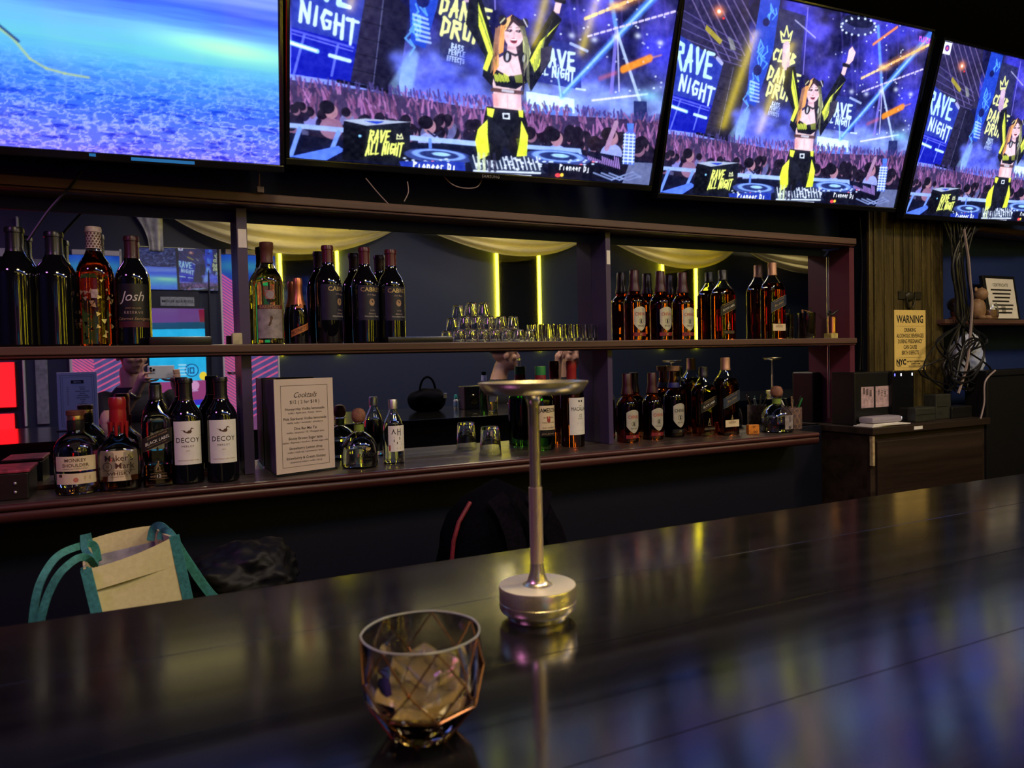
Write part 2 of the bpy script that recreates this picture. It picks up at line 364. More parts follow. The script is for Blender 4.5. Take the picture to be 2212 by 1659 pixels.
# ================================================================ the screens
def hom(src, dst):
    A = []
    for (x, y), (u, v) in zip(src, dst):
        A += [[x, y, 1, 0, 0, 0, -u * x, -u * y, -u], [0, 0, 0, x, y, 1, -v * x, -v * y, -v]]
    return np.linalg.svd(np.array(A, float))[2][-1].reshape(3, 3)
class Pic:
    """a small painted picture; drawing coordinates go through a homography to the screen"""
    def __init__(s, W, H, hm=None):
        s.W, s.H = W, H; s.a = np.zeros((H, W, 3)); s.hm = hm
        s.U, s.V = np.meshgrid(np.arange(W) + .5, np.arange(H) + .5)
    def t(s, p):
        q = s.hm @ np.array([p[0], p[1], 1.]); return np.array([q[0] / q[2] * s.W, (1 - q[1] / q[2]) * s.H])
    def sc(s, p, d):  # length d near p, in picture cells
        return max(1e-3, np.linalg.norm(s.t((p[0] + d, p[1])) - s.t(p)))
    def win(s, x0, y0, x1, y1):
        x0 = max(0, int(x0)); y0 = max(0, int(y0)); x1 = min(s.W, int(x1) + 2); y1 = min(s.H, int(y1) + 2)
        return (slice(y0, y1), slice(x0, x1)) if x1 > x0 and y1 > y0 else None
    def mix(s, w, al, col, add=False):
        al = al[..., None]; c = np.array(col)
        s.a[w] = s.a[w] + al * c if add else s.a[w] * (1 - al) + al * c
    def poly(s, pts, col, al=1.):
        P = np.array([s.t(p) for p in pts]); w = s.win(P[:, 0].min(), P[:, 1].min(), P[:, 0].max(), P[:, 1].max())
        if not w: return
        X, Y = s.U[w], s.V[w]; ins = np.zeros(X.shape)
        for oy in (-.25, .25):
            for ox in (-.25, .25):
                q = np.zeros(X.shape, bool)
                for (xa, ya), (xb, yb) in zip(P, np.roll(P, -1, 0)):
                    c = ((ya > Y + oy) != (yb > Y + oy))
                    with np.errstate(divide='ignore', invalid='ignore'):
                        q ^= c & (X + ox < (xb - xa) * (Y + oy - ya) / (yb - ya + 1e-12) + xa)
                ins += q
        s.mix(w, ins / 4 * al, col)
    def line(s, pts, wd, col, al=1., soft=.7, add=False, w2=None):
        P = [s.t(p) for p in pts]; r0 = s.sc(pts[0], wd) / 2; r1 = s.sc(pts[-1], wd if w2 is None else w2) / 2
        for i, (p, q) in enumerate(zip(P, P[1:])):
            ra = r0 + (r1 - r0) * i / (len(P) - 1); rb = r0 + (r1 - r0) * (i + 1) / (len(P) - 1)
            m = max(ra, rb) + soft * 2 + 1
            w = s.win(min(p[0], q[0]) - m, min(p[1], q[1]) - m, max(p[0], q[0]) + m, max(p[1], q[1]) + m)
            if not w: continue
            X, Y = s.U[w], s.V[w]; d = q - p; L = d @ d + 1e-9
            tt = np.clip(((X - p[0]) * d[0] + (Y - p[1]) * d[1]) / L, 0, 1)
            ds = np.hypot(X - p[0] - tt * d[0], Y - p[1] - tt * d[1]) - (ra + (rb - ra) * tt)
            s.mix(w, np.clip(.5 - ds / (2 * soft), 0, 1) * al, col, add)
    def blob(s, c, rx, ry, col, al=1., hard=False, add=False, rot=0.):
        p = s.t(c); a = s.sc(c, rx); b = max(1e-3, np.linalg.norm(s.t((c[0], c[1] + ry)) - p)); m = max(a, b) * (1.15 if hard else 2.6) + 1
        w = s.win(p[0] - m, p[1] - m, p[0] + m, p[1] + m)
        if not w: return
        X, Y = s.U[w] - p[0], s.V[w] - p[1]; c_, s_ = cos(rot), sin(rot)
        q = ((X * c_ + Y * s_) / a) ** 2 + ((-X * s_ + Y * c_) / b) ** 2
        k = np.clip((1 - np.sqrt(q)) * min(a, b) + .5, 0, 1) if hard else np.exp(-q)
        s.mix(w, k * al, col, add)
    def noise(s, sx, sy, seed=0, octv=4):
        rg = np.random.default_rng(seed); o = np.zeros((s.H, s.W)); amp = 1; tot = 0
        for k in range(octv):
            nx, ny = int(sx * 2 ** k) + 2, int(sy * 2 ** k) + 2; g = rg.random((ny, nx))
            x = np.linspace(0, nx - 1.001, s.W); y = np.linspace(0, ny - 1.001, s.H)
            xi, yi = x.astype(int), y.astype(int); fx, fy = x - xi, y - yi; fx = fx * fx * (3 - 2 * fx); fy = (fy * fy * (3 - 2 * fy))[:, None]
            a = g[np.ix_(yi, xi)]; b = g[np.ix_(yi, xi + 1)]; c = g[np.ix_(yi + 1, xi)]; d = g[np.ix_(yi + 1, xi + 1)]
            o += amp * ((a * (1 - fx) + b * fx) * (1 - fy) + (c * (1 - fx) + d * fx) * fy); tot += amp; amp *= .55
        return o / tot
    def brush(s, body, o, ex, ey, wd, col, al=1.):   # brush lettering; ex, ey: advance per letter and letter height in drawing units
        x = 0.
        for ch in body:
            for st in BR.get(ch, []):
                pts = [(o[0] + ex[0] * (x + a * .82) + ey[0] * b, o[1] + ex[1] * (x + a * .82) + ey[1] * b) for a, b in st]
                s.line(pts, wd, col, al, .5, w2=wd * .7)
            x += .55 if ch in ' I' else 1.
BR = {'R': [[(0, -.1), (.05, 1)], [(.0, .95), (.7, .9), (.75, .6), (.05, .5)], [(.25, .5), (.85, -.15)]], 'A': [[(0, -.1), (.4, 1)], [(.4, 1), (.75, -.05)], [(.1, .3), (.75, .4)]],
      'V': [[(0, 1), (.35, 0)], [(.35, 0), (.9, 1.05)]], 'E': [[(.05, 0), (.1, 1)], [(.1, 1), (.85, 1.05)], [(.08, .5), (.7, .55)], [(.05, 0), (.85, .02)]],
      'L': [[(.1, 1.05), (.05, 0)], [(.05, 0), (.8, .05)]], 'N': [[(0, -.1), (.05, 1)], [(.05, 1), (.7, 0)], [(.7, 0), (.8, 1.1)]], 'I': [[(.1, 0), (.2, 1)]],
      'G': [[(.8, .9), (.3, .95), (.05, .5), (.3, .0), (.75, .1), (.8, .45), (.45, .45)]], 'H': [[(.05, -.1), (.1, 1)], [(.7, -.2), (.75, 1.05)], [(.05, .5), (.75, .52)]],
      'T': [[(-.1, .95), (.9, 1)], [(.4, 1), (.3, -.35)]], 'C': [[(.8, .9), (.3, .95), (.05, .5), (.3, 0), (.8, .1)]], 'U': [[(.05, 1), (.1, .1), (.6, .05), (.75, 1)]],
      'B': [[(.05, 0), (.1, 1)], [(.1, 1), (.7, .85), (.1, .55)], [(.1, .55), (.8, .3), (.05, 0)]], 'D': [[(.1, -.1), (.1, 1)], [(.1, 1), (.75, .75), (.7, .2), (.05, 0)]],
      'S': [[(.75, .9), (.2, .95), (.15, .6), (.7, .4), (.6, .05), (0, .05)]], 'P': [[(.05, 0), (.1, 1)], [(.1, 1), (.8, .85), (.1, .5)]], 'O': [[(.4, 1), (.05, .5), (.4, 0), (.8, .5), (.4, 1)]],
      'F': [[(.1, 0), (.1, 1)], [(.1, 1), (.8, 1)], [(.1, .5), (.6, .5)]], 'Y': [[(0, 1), (.4, .5)], [(.85, 1), (.3, 0)]], 'M': [[(0, 0), (.1, 1), (.4, .4), (.8, 1), (.9, 0)]],
      'p': [[(.05, -.3), (.1, .7)], [(.1, .7), (.7, .4), (.1, .1)]], 'i': [[(.3, 0), (.35, .65)]], 'o': [[(.4, .65), (.1, .3), (.4, 0), (.7, .35), (.4, .65)]], 'n': [[(.05, 0), (.1, .65), (.6, .6), (.7, 0)]],
      'e': [[(.1, .35), (.7, .4), (.4, .65), (.1, .3), (.6, .0)]], 'r': [[(.1, 0), (.15, .65), (.65, .62)]], 'j': [[(.5, .65), (.45, -.15), (.1, -.2)]]}

CROP = [(297, -159), (2115, 240), (1840, 1548), (80, 1437)]    # corners of one screen in the working drawing
def rave_picture():
    P = Pic(720, 405, hom(CROP, [(0, 1), (1, 1), (1, 0), (0, 0)]))
    rg = np.random.default_rng(5)
    n1, n2 = P.noise(6, 4, 1, 5), P.noise(14, 9, 2, 4)
    sm = np.clip((n1 - .42) * 4, 0, 1)[..., None]
    yy = (P.V / P.H)[..., None]
    base = np.array([.05, .05, .20]) * (1 - sm) + np.array([.20, .20, .78]) * sm
    P.a[:] = base * (.75 + .5 * n2[..., None])
    mixlow = np.clip((yy - .42) * 3.5, 0, 1) * np.clip(n1 * 2.2 - .45, 0, 1)[..., None]
    P.a[:] = P.a * (1 - mixlow) + mixlow * np.array([.50, .58, 1.0])
    # left building with trusses
    P.poly([(260, -200), (760, -120), (760, 480), (560, 480), (180, 300)], (.13, .11, .22), .85)
    for k in range(7): P.line([(270 + 60 * k, -140), (560 + 55 * k, 470 - 20 * k)], 9, (.45, .38, .62), .75)
    for k in range(5): P.line([(240, 60 + 70 * k), (700, 330 + 40 * k)], 6, (.40, .36, .70), .6)
    P.poly([(440, 180), (560, 300), (540, 330), (430, 220)], (.72, .66, .15), .8)
    P.poly([(600, 270), (640, 300), (660, 370), (620, 370)], (.65, .68, .6), .6)
    P.blob((535, 85), 40, 40, (1, .55, .35), 1.0); P.blob((535, 85), 14, 14, (1, .95, .85), 1, True); P.blob((568, 135), 9, 9, (1, .2, .2), 1, True)
    # blue banner
    P.poly([(245, 260), (560, 470), (520, 790), (190, 700)], (.11, .17, .60))
    P.poly([(190, 700), (520, 790), (440, 1000), (150, 960)], (.03, .06, .62))
    P.brush('RAVE', (205, 470), (72, 30), (25, -170), 26, (.72, .90, .98)); P.brush('NIGHT', (235, 655), (58, 24), (18, -100), 19, (.80, .93, .98))
    P.line([(185, 715), (460, 800)], 10, (.28, .32, .85)); P.line([(185, 735), (455, 820)], 6, (.35, .40, .9))
    for k in range(2): P.line([(240 + 150 * k, 745 + 45 * k), (165 + 175 * k, 960)], 12, (.38, .45, .92), .8)
    P.line([(170, 785), (290, 828)], 20, (.55, .85, 1.0)); P.line([(175, 788), (285, 826)], 9, (1, 1, 1)); P.line([(345, 848), (435, 875)], 17, (.75, .92, 1.0))
    P.line([(520, 430), (555, 470)], 22, (.75, .78, .95), .8)
    # speaker stack
    P.poly([(565, 470), (680, 485), (750, 575), (640, 1045), (425, 990)], (.055, .05, .13))
    P.poly([(565, 470), (640, 480), (520, 1010), (425, 990)], (.10, .085, .18)); P.line([(640, 500), (530, 1000)], 6, (.30, .30, .48), .9)
    for k in range(5): P.line([(545 - 25 * k, 560 + 90 * k), (735 - 25 * k, 610 + 90 * k)], 4, (.03, .03, .08), .9)
    P.line([(365, 990), (640, 1050)], 14, (.02, .02, .06)); P.line([(505, 1030), (490, 1180)], 20, (.02, .02, .06))
    # hanging blue banner with pale marks
    P.poly([(850, -40), (990, 0), (940, 360), (880, 560), (800, 790), (735, 760), (760, 480)], (.09, .22, .72))
    for k in range(26):
        a = rg.random(); x, y = 930 - 170 * a + rg.normal(0, 22), 30 + 720 * a; P.line([(x, y), (x + rg.normal(0, 18), y + 40), (x + rg.normal(0, 22), y + 80)], 9, (.35, .68, 1.0), .75)
    P.blob((885, 165), 26, 30, (.05, .07, .3), 1, True); P.blob((820, 520), 30, 40, (.05, .07, .3), 1, True)
    for k in range(6): P.line([(765, 600 + 28 * k), (830, 625 + 26 * k)], 10, (.70, .85, 1.0), .8)
    # dark banner: crown and words
    P.poly([(985, 60), (1180, 120), (1130, 560), (1000, 880), (860, 860)], (.12, .13, .28), .9)
    Y_ = (.93, .95, .58)
    P.line([(1000, 295), (992, 235), (1018, 268), (1038, 195), (1052, 272), (1078, 235), (1062, 300), (1000, 300)], 10, Y_); P.line([(1002, 312), (1060, 315)], 8, Y_)
    P.brush('CLUB', (930, 435), (43, 14), (22, -75), 16, Y_); P.brush('DANCE', (893, 575), (48, 16), (22, -85), 17, Y_); P.brush('DRUM', (885, 695), (50, 16), (22, -85), 17, Y_)
    P.brush('BASS', (926, 780), (15, 4), (5, -28), 6, (.75, .85, 1)); P.brush('PEOPLE', (910, 812), (13, 3), (5, -26), 6, (.75, .85, 1)); P.brush('EFFECTS', (898, 848), (12, 2.5), (4, -24), 6, (.75, .85, 1))
    # smoke
    for k in range(120):
        x, y = rg.uniform(640, 1100), rg.uniform(830, 1130); P.blob((x, y), rg.uniform(15, 45), rg.uniform(15, 45), (.42, .50, .98) if rg.random() < .6 else (.16, .2, .75), .35)
    for k in range(90):
        x = rg.choice([rg.normal(1300, 60), rg.normal(1650, 70), rg.normal(2000, 60)]); y = rg.uniform(60, 620); P.blob((x, y), rg.uniform(20, 55), rg.uniform(20, 60), (.34, .30, .95) if rg.random() < .7 else (.50, .45, 1.0), .30)
    for k in range(110):
        x, y = rg.uniform(1230, 1950), rg.uniform(960, 1130); P.blob((x, y), rg.uniform(20, 45), rg.uniform(15, 35), (.60, .72, 1.0), .30)
    P.line([(740, 830), (660, 1020)], 50, (.6, .8, 1), .5, 3, w2=110)
    # back screen, second banner, rig and beams
    P.poly([(1340, 700), (1560, 730), (1540, 990), (1310, 950)], (.11, .14, .48), .9)
    P.brush('AVE', (1395, 850), (45, 8), (8, -85), 17, (.80, .92, .96)); P.brush('LL NIGHT', (1340, 905), (25, 4), (6, -50), 10, (.80, .92, .96))
    P.line([(1510, 725), (1590, 765)], 12, (.7, .8, 1), .8); P.line([(1515, 985), (1560, 990)], 8, (.8, .9, 1))
    P.poly([(1265, 1010), (1500, 1045), (1495, 1130), (1260, 1120)], (.80, .93, .97))
    for k in range(6): P.blob((1270 + 40 * k, 1110 + 3 * k), 14, 30, (.28, .42, .85), .9, True)
    for k in range(9):
        x = 1440 + 70 * k; P.line([(x, 60 + 20 * k), (x + rg.normal(0, 30), 700)], 10, (.32, .25, .75), .35, 2)
    P.line([(1100, 150), (1250, 280)], 8, (.8, .8, 1), .7); P.line([(1195, 60), (1160, 550)], 8, (.55, .5, .95), .7)
    P.blob((1570, 190), 135, 70, (.16, .17, .42), 1, True); P.blob((1570, 160), 110, 45, (.06, .07, .2), 1, True)
    for k in range(16): a = 2 * pi * k / 16; P.blob((1570 + 128 * cos(a), 200 + 62 * sin(a)), 9, 9, (.8, .88, 1), 1, True)
    P.line([(2100, 260), (1440, 1030)], 40, (.28, .55, 1.0), .75, 3, w2=22); P.line([(2080, 290), (1450, 1010)], 12, (.62, .85, 1.0), .8, 1)
    P.line([(1745, 640), (1830, 1040)], 14, (.75, .85, 1.0), .85, 1); P.line([(1715, 200), (1745, 640)], 20, (.40, .65, 1), .8, 2)
    P.line([(1430, 900), (1435, 1030)], 9, (.6, .85, 1), .8); P.line([(1745, 640), (1690, 1000)], 18, (.55, .50, 1.), .7); P.line([(1750, 640), (1730, 990)], 8, (.8, .8, 1.), .8)
    for (p, q, c) in (((1595, 580), (2110, 325), (1., .85, .55)), ((1600, 680), (2060, 510), (.85, .8, 1)), ((1590, 1050), (1880, 1000), (.9, .9, 1)), ((1680, 330), (1860, 200), (.9, .5, .3))):
        for k in range(14):
            a, b = k / 14, (k + .62) / 14; P.line([(p[0] + (q[0] - p[0]) * a, p[1] + (q[1] - p[1]) * a), (p[0] + (q[0] - p[0]) * b, p[1] + (q[1] - p[1]) * b)], 14 if c[2] < .8 else 9, c, .95)
    P.line([(1740, 510), (2050, 350)], 40, (1, .55, .15), .35, 4); P.blob((1760, 500), 40, 22, (1, .8, .5), .8)
    P.line([(1760, 862), (1900, 792)], 30, (1., .55, .08), .95, 2); P.line([(1720, 885), (1640, 920)], 16, (.9, .35, .4), .5, 3); P.line([(1890, 795), (1960, 770)], 8, (1, .6, .3), .5)
    for k in range(70): P.blob((rg.uniform(1350, 2080), rg.uniform(120, 1000)), 6, 6, (.85, .9, 1), rg.uniform(.4, 1), True)
    for k in range(5): P.blob((1520 + 110 * k, 660 + rg.normal(0, 50)), 16, 16, (.9, .95, 1), .8)
    P.blob((1880, 1010), 60, 30, (.55, .85, .95), .7)
    P.poly([(1800, 1045), (1865, 1045), (1860, 1180), (1790, 1180)], (.10, .13, .34))
    P.brush('PLAYLIST', (2020, 305), (13, 3.2), (2, -34), 6, (.85, .35, .95))
    # crowd
    P.poly([(120, 990), (600, 1050), (1000, 1120), (1300, 1140), (1950, 1160), (1870, 1430), (80, 1300)], (.17, .11, .24), .92)
    for k in range(420):
        x = rg.uniform(100, 1930); t_ = rg.random(); y = 985 + (x - 100) * .085 + 190 * t_ ** 1.2
        c = np.array([.50, .34, .52]) * rg.uniform(.5, 1.25) + np.array([.06, 0, .05]); L = rg.uniform(30, 75) * (.6 + .7 * t_)
        P.line([(x, y + L * .6), (x + rg.normal(0, 12), y - L * .5)], 12 * (.6 + t_), c, .85, w2=7)
    for k in range(150):
        x = rg.uniform(100, 1930); P.line([(x, 1000 + (x - 100) * .08 + rg.uniform(0, 30)), (x + rg.normal(0, 6), 955 + (x - 100) * .085 + rg.uniform(0, 40))], 7, (.22, .18, .45), .8)
    for k in range(120):
        x = rg.uniform(110, 1900); y = 1130 + (x - 100) * .075 + rg.uniform(0, 130); r_ = 22 + .13 * (y - 1100)
        P.blob((x, y + r_ * 1.7), r_ * 1.15, r_ * 1.4, np.array([.08, .06, .14]) if rg.random() < .72 else np.array([.38, .38, .62]) * rg.uniform(.6, 1.3), .95, True)
        P.blob((x + 8, y + r_ * .5), r_ * .62, r_ * .8, (.50, .33, .45), .9, True); P.blob((x, y), r_ * .72, r_ * .9, (.07, .05, .11), 1, True)
    for (x, y) in ((300, 1170), (1380, 1290), (1660, 1275), (760, 1240)):
        P.blob((x, y + 90), 55, 60, (.52, .36, .48) if x < 500 else (.55, .60, .88), 1, True); P.blob((x + 12, y - 5), 30, 42, (.62, .45, .52), 1, True); P.blob((x - 5, y - 30), 36, 38, (.05, .04, .09), 1, True)
    P.line([(760, 1260), (790, 1290), (825, 1260)], 8, (.1, .1, .2)); P.line([(1700, 1180), (1640, 1330)], 24, (.62, .48, .62))
    # booth, rail, box, decks
    P.poly([(90, 1290), (330, 1330), (980, 1330), (1240, 1320), (1500, 1340), (1860, 1410), (1840, 1560), (70, 1460)], (.035, .045, .13))
    P.line([(105, 1250), (350, 1268)], 22, (.55, .66, .92)); P.line([(150, 1270), (90, 1420)], 22, (.40, .55, .95)); P.line([(330, 1285), (290, 1375)], 22, (.40, .55, .95)); P.poly([(80, 1430), (320, 1360), (350, 1385), (240, 1455)], (.30, .46, .95))
    P.line([(650, 1300), (985, 1325)], 22, (.60, .72, .98)); P.line([(765, 1310), (760, 1375)], 16, (.35, .5, .9)); P.line([(1235, 1335), (1500, 1350)], 18, (.55, .68, .98)); P.line([(1500, 1350), (1505, 1380)], 14, (.55, .68, .98))
    P.poly([(365, 1215), (470, 1240), (445, 1440), (330, 1440)], (.02, .025, .06)); P.poly([(470, 1240), (680, 1215), (655, 1420), (600, 1460), (430, 1440)], (.045, .055, .10))
    P.poly([(360, 1212), (470, 1198), (685, 1210), (470, 1240)], (.62, .68, .80)); P.poly([(460, 1212), (560, 1212), (520, 1228)], (.10, .20, .75))
    P.brush('RAVE', (470, 1328), (25, 1), (16, -62), 11, (.93, .98, .45)); P.brush('ALL NIGHT', (445, 1405), (22.5, -1.5), (14, -58), 10, (.93, .98, .45))
    P.line([(605, 1310), (610, 1285), (622, 1298), (630, 1282), (634, 1308), (605, 1310)], 5, (.95, .98, .7))
    P.blob((430, 1300), 8, 8, (.5, .8, 1), 1, True)
    for cx_, cy_ in ((800, 1405), (1390, 1395)):
        P.blob((cx_, cy_), 165, 42, (.16, .22, .50), 1, True); P.blob((cx_, cy_ - 8), 130, 32, (.45, .60, .95), 1, True); P.blob((cx_, cy_ - 8), 95, 22, (.10, .14, .35), 1, True); P.blob((cx_ + 10, cy_ - 12), 45, 11, (.60, .80, 1.), 1, True)
        for k in range(24): P.blob((cx_ + rg.uniform(-190, 190), cy_ + rg.uniform(10, 55)), 8, 5, (.75, .85, 1) if rg.random() < .8 else (.95, .4, .5), 1, True)
    P.poly([(600, 1440), (920, 1435), (920, 1500), (610, 1490)], (.10, .18, .62)); P.brush('Pioneer Dj', (665, 1480), (22, .8), (5, -38), 8, (.92, .95, 1.))
    P.poly([(1335, 1425), (1560, 1440), (1755, 1440), (1740, 1520), (1330, 1510)], (.03, .035, .10)); P.brush('Pioneer Dj', (1390, 1465), (16, 1), (4, -30), 6, (.92, .95, 1.))
    P.blob((1378, 1500), 15, 12, (.95, .25, .3), 1, True); P.blob((1398, 1498), 9, 11, (1, .85, .25), 1, True)
    for k in range(3): P.line([(1560 + 40 * k, 1480), (1650 + 40 * k, 1520), (1760 + 20 * k, 1470 + 12 * k), (1800, 1500)], 7, (.50, .58, .82), .9)
    P.poly([(1750, 1410), (1870, 1412), (1845, 1550), (1700, 1545), (1720, 1490)], (.42, .47, .66), .8)
    for k in range(18): P.line([(1540 + 9 * k, 1380 + 4 * k % 30), (1542 + 9 * k, 1400 + 3 * k)], 5, (.72, .55, .95), .9)
    P.poly([(940, 1400), (1250, 1395), (1320, 1490), (960, 1500)], (.10, .13, .24))
    for k in range(16): x = 965 + 21 * k; P.line([(x, 1395 + (k % 3) * 8), (x + 10, 1470)], 7, (.80, .86, .94), .95)
    for k in range(40): P.blob((rg.uniform(960, 1300), rg.uniform(1400, 1490)), 7, 7, (.85, .9, 1.), .9, True)
    P.line([(960, 1485), (1290, 1490)], 9, (.8, .86, .95)); P.line([(990, 1505), (1240, 1510)], 9, (.9, .93, 1), .9)
    # bottle of water
    P.poly([(1755, 1185), (1785, 1185), (1785, 1225), (1795, 1245), (1772, 1428), (1712, 1422), (1735, 1240), (1755, 1225)], (.30, .42, .85), .9); P.poly([(1755, 1178), (1790, 1178), (1786, 1215), (1756, 1215)], (.25, .45, .95))
    for k in range(9): P.line([(1735 - 2.5 * k, 1245 + 20 * k), (1790 - 2.2 * k, 1248 + 20 * k)], 5, (.85, .93, 1), .95)
    for k in range(3): P.line([(1742 + 20 * k, 1240), (1718 + 22 * k, 1420)], 5, (.85, .93, 1), .9)
    # dancer
    SK, BK, YL = (.93, .78, .80), (.045, .05, .085), (.90, .97, .25)
    P.poly([(1062, 1105), (1240, 1120), (1255, 1200), (1235, 1310), (1200, 1390), (1165, 1395), (1125, 1330), (1095, 1420), (1000, 1420), (1010, 1290), (1035, 1200)], BK)
    P.poly([(1005, 1240), (1060, 1180), (1050, 1270), (1048, 1390), (990, 1420), (985, 1310)], YL); P.poly([(1225, 1180), (1250, 1270), (1232, 1390), (1180, 1395), (1205, 1300)], YL)
    P.poly([(1062, 1112), (1100, 1120), (1085, 1170), (1060, 1160)], YL); P.poly([(1215, 1120), (1240, 1122), (1236, 1165), (1216, 1160)], YL)
    for k in range(4): P.line([(995 + 25 * k, 1385), (985 + 27 * k, 1480)], 15, (.80, .86, .70) if k < 2 else (.1, .1, .2), .8)
    P.poly([(1135, 1140), (1172, 1140), (1170, 1178), (1134, 1176)], (.85, .90, .95)); P.poly([(1143, 1150), (1164, 1150), (1162, 1168), (1142, 1168)], BK)
    P.poly([(1100, 870), (1290, 880), (1240, 1000), (1232, 1125), (1095, 1110), (1105, 1000)], SK); P.poly([(1095, 1030), (1120, 1030), (1118, 1105), (1095, 1100)], (.95, .55, .55), .6)
    P.line([(1170, 1030), (1165, 1110)], 4, (.8, .58, .62), .7)
    P.poly([(1100, 870), (1160, 910), (1185, 930), (1240, 905), (1275, 870), (1275, 960), (1215, 1000), (1120, 985)], BK)
    for k in range(9): P.line([(1118 + 8 * k, 915 + 5 * (k % 3)), (1122 + 8 * k, 955 + 4 * (k % 2))], 6, YL, .9); P.line([(1215 + 5 * k, 905), (1222 + 5 * k, 960)], 4, YL, .55)
    P.line([(1100, 1008), (1245, 1020)], 16, (.25, .16, .15)); P.line([(1150, 1010), (1200, 1016)], 12, (.70, .70, .75))
    # raised arms
    P.poly([(1062, 330), (1010, 320), (1000, 480), (1020, 520), (1045, 520), (1060, 480)], (.72, .60, .72)); P.blob((1035, 350), 26, 45, (.80, .68, .78), 1, True)
    P.poly([(1040, 500), (1100, 490), (1130, 690), (1150, 790), (1100, 990), (1060, 930), (1085, 820), (1010, 640)], BK)
    P.poly([(1082, 515), (1105, 640), (1128, 800), (1085, 905), (1065, 890), (1100, 800), (1070, 650)], YL)
    P.poly([(1500, 370), (1525, 345), (1550, 390), (1530, 450), (1490, 490), (1470, 560), (1440, 555), (1455, 500), (1485, 450)], SK); P.line([(1460, 480), (1500, 490)], 18, BK)
    P.poly([(1440, 540), (1480, 590), (1400, 740), (1400, 830), (1320, 960), (1290, 1010), (1255, 880), (1300, 780)], BK); P.poly([(1475, 600), (1385, 710), (1345, 860), (1318, 900), (1300, 830), (1360, 720)], YL)
    P.poly([(1360, 760), (1420, 740), (1400, 830), (1345, 905)], (.17, .15, .22))
    # neck, head, hair
    P.poly([(1200, 740), (1250, 740), (1262, 800), (1300, 830), (1262, 910), (1205, 925), (1145, 895), (1120, 840), (1190, 800)], SK)
    P.line([(1200, 850), (1215, 905)], 5, (.80, .60, .64), .7)
    P.poly([(1185, 630), (1240, 575), (1290, 610), (1300, 720), (1270, 880), (1262, 960), (1245, 1060), (1255, 930), (1240, 760)], (.12, .09, .12)); P.poly([(1240, 575), (1180, 620), (1160, 720), (1145, 870), (1110, 930), (1130, 820), (1175, 790), (1195, 680)], (.95, .62, .30))
    P.poly([(1278, 690), (1300, 700), (1310, 790), (1285, 860), (1272, 780)], (.85, .88, .55), .9)
    P.blob((1236, 690), 46, 70, SK, 1, True); P.poly([(1195, 650), (1232, 585), (1285, 640), (1285, 665), (1240, 618), (1198, 675)], (.16, .10, .12)); P.poly([(1232, 585), (1212, 600), (1195, 660), (1200, 668), (1228, 612)], (.95, .75, .45))
    P.blob((1190, 610), 20, 28, (.10, .08, .12), 1, True); P.blob((1296, 620), 18, 26, (.10, .08, .12), 1, True); P.line([(1178, 625), (1200, 600)], 7, (.8, .8, .6)); P.line([(1292, 600), (1306, 640)], 6, (.8, .8, .85))
    for x in (1218, 1262): P.line([(x - 12, 668), (x + 10, 665)], 7, (.30, .18, .22)); P.line([(x - 12, 650), (x + 12, 647)], 4, (.5, .35, .35), .8)
    P.line([(1240, 670), (1236, 700)], 5, (.80, .62, .65), .8); P.blob((1232, 722), 15, 13, (.50, .12, .18), 1, True); P.line([(1222, 714), (1242, 714)], 5, (1, .95, .95))
    P.blob((1192, 815), 20, 34, (.08, .08, .10), 1, True); P.blob((1270, 822), 18, 32, (.08, .08, .10), 1, True); P.blob((1192, 815), 8, 24, (.75, .75, .78), 1, True); P.blob((1272, 822), 7, 22, (.75, .75, .78), 1, True); P.line([(1200, 790), (1232, 806), (1262, 795)], 9, (.1, .1, .12))
    # folds, strands and shading on the dancer
    for k in range(16):
        a = k / 15; P.line([(1180 - 30 * a + rg.normal(0, 4), 640 + 20 * a), (1160 - 25 * a, 740), (1140 - 35 * a + rg.normal(0, 6), 850 + 60 * a)], 3, (.55, .30, .18) if k % 3 else (1., .80, .50), .6)
        P.line([(1268 + 26 * a, 640), (1285 + 18 * a, 740), (1262 + 25 * a + rg.normal(0, 5), 860 + 150 * a)], 3, (.05, .04, .06) if k % 2 else (.75, .78, .50), .55)
    for k in range(10):
        a = k / 9; P.line([(1055 + 8 * k, 1150 + 10 * k), (1075 + 9 * k, 1330)], 4, (.11, .12, .18), .7); P.line([(1000 + 6 * k, 1270 + 6 * k), (998 + 5 * k, 1390)], 3, (.62, .70, .10), .5); P.line([(1190 + 5 * k, 1290), (1198 + 4 * k, 1380)], 3, (.62, .70, .10), .5)
        P.line([(1075 + 6 * k, 560 + 30 * k), (1092 + 5 * k, 620 + 28 * k)], 4, (.55, .62, .10) if k % 2 else (.14, .15, .2), .6); P.line([(1430 - 13 * k, 600 + 28 * k), (1400 - 10 * k, 680 + 28 * k)], 4, (.14, .15, .2), .7)
    P.blob((1120, 1060), 18, 40, (.80, .52, .52), .45); P.blob((1225, 1060), 14, 45, (.72, .52, .62), .5); P.blob((1205, 700), 16, 12, (.98, .55, .55), .5); P.blob((1262, 700), 14, 12, (.98, .55, .55), .5); P.blob((1215, 765), 30, 10, (.70, .48, .52), .6)
    for x in (1218, 1262): P.blob((x, 669), 8, 7, (.10, .06, .08), 1, True); P.blob((x - 2, 667), 2.5, 2.5, (1, 1, 1), 1, True)
    P.blob((1232, 724), 17, 15, (.62, .16, .20), 1, True); P.blob((1232, 726), 12, 9, (.25, .05, .08), 1, True); P.line([(1221, 717), (1243, 717)], 6, (1, .97, .97))
    # channel badge in the corner
    P.poly([(300, -150), (395, -130), (380, -20), (285, -40)], (.92, .95, 1)); P.blob((342, -85), 26, 30, (.30, .15, .5), 1, True); P.blob((342, -85), 12, 14, (.92, .3, .5), 1, True)
    hz = np.clip(1 - np.abs(P.V / P.H - .45) * 1.6, 0, 1)[..., None]
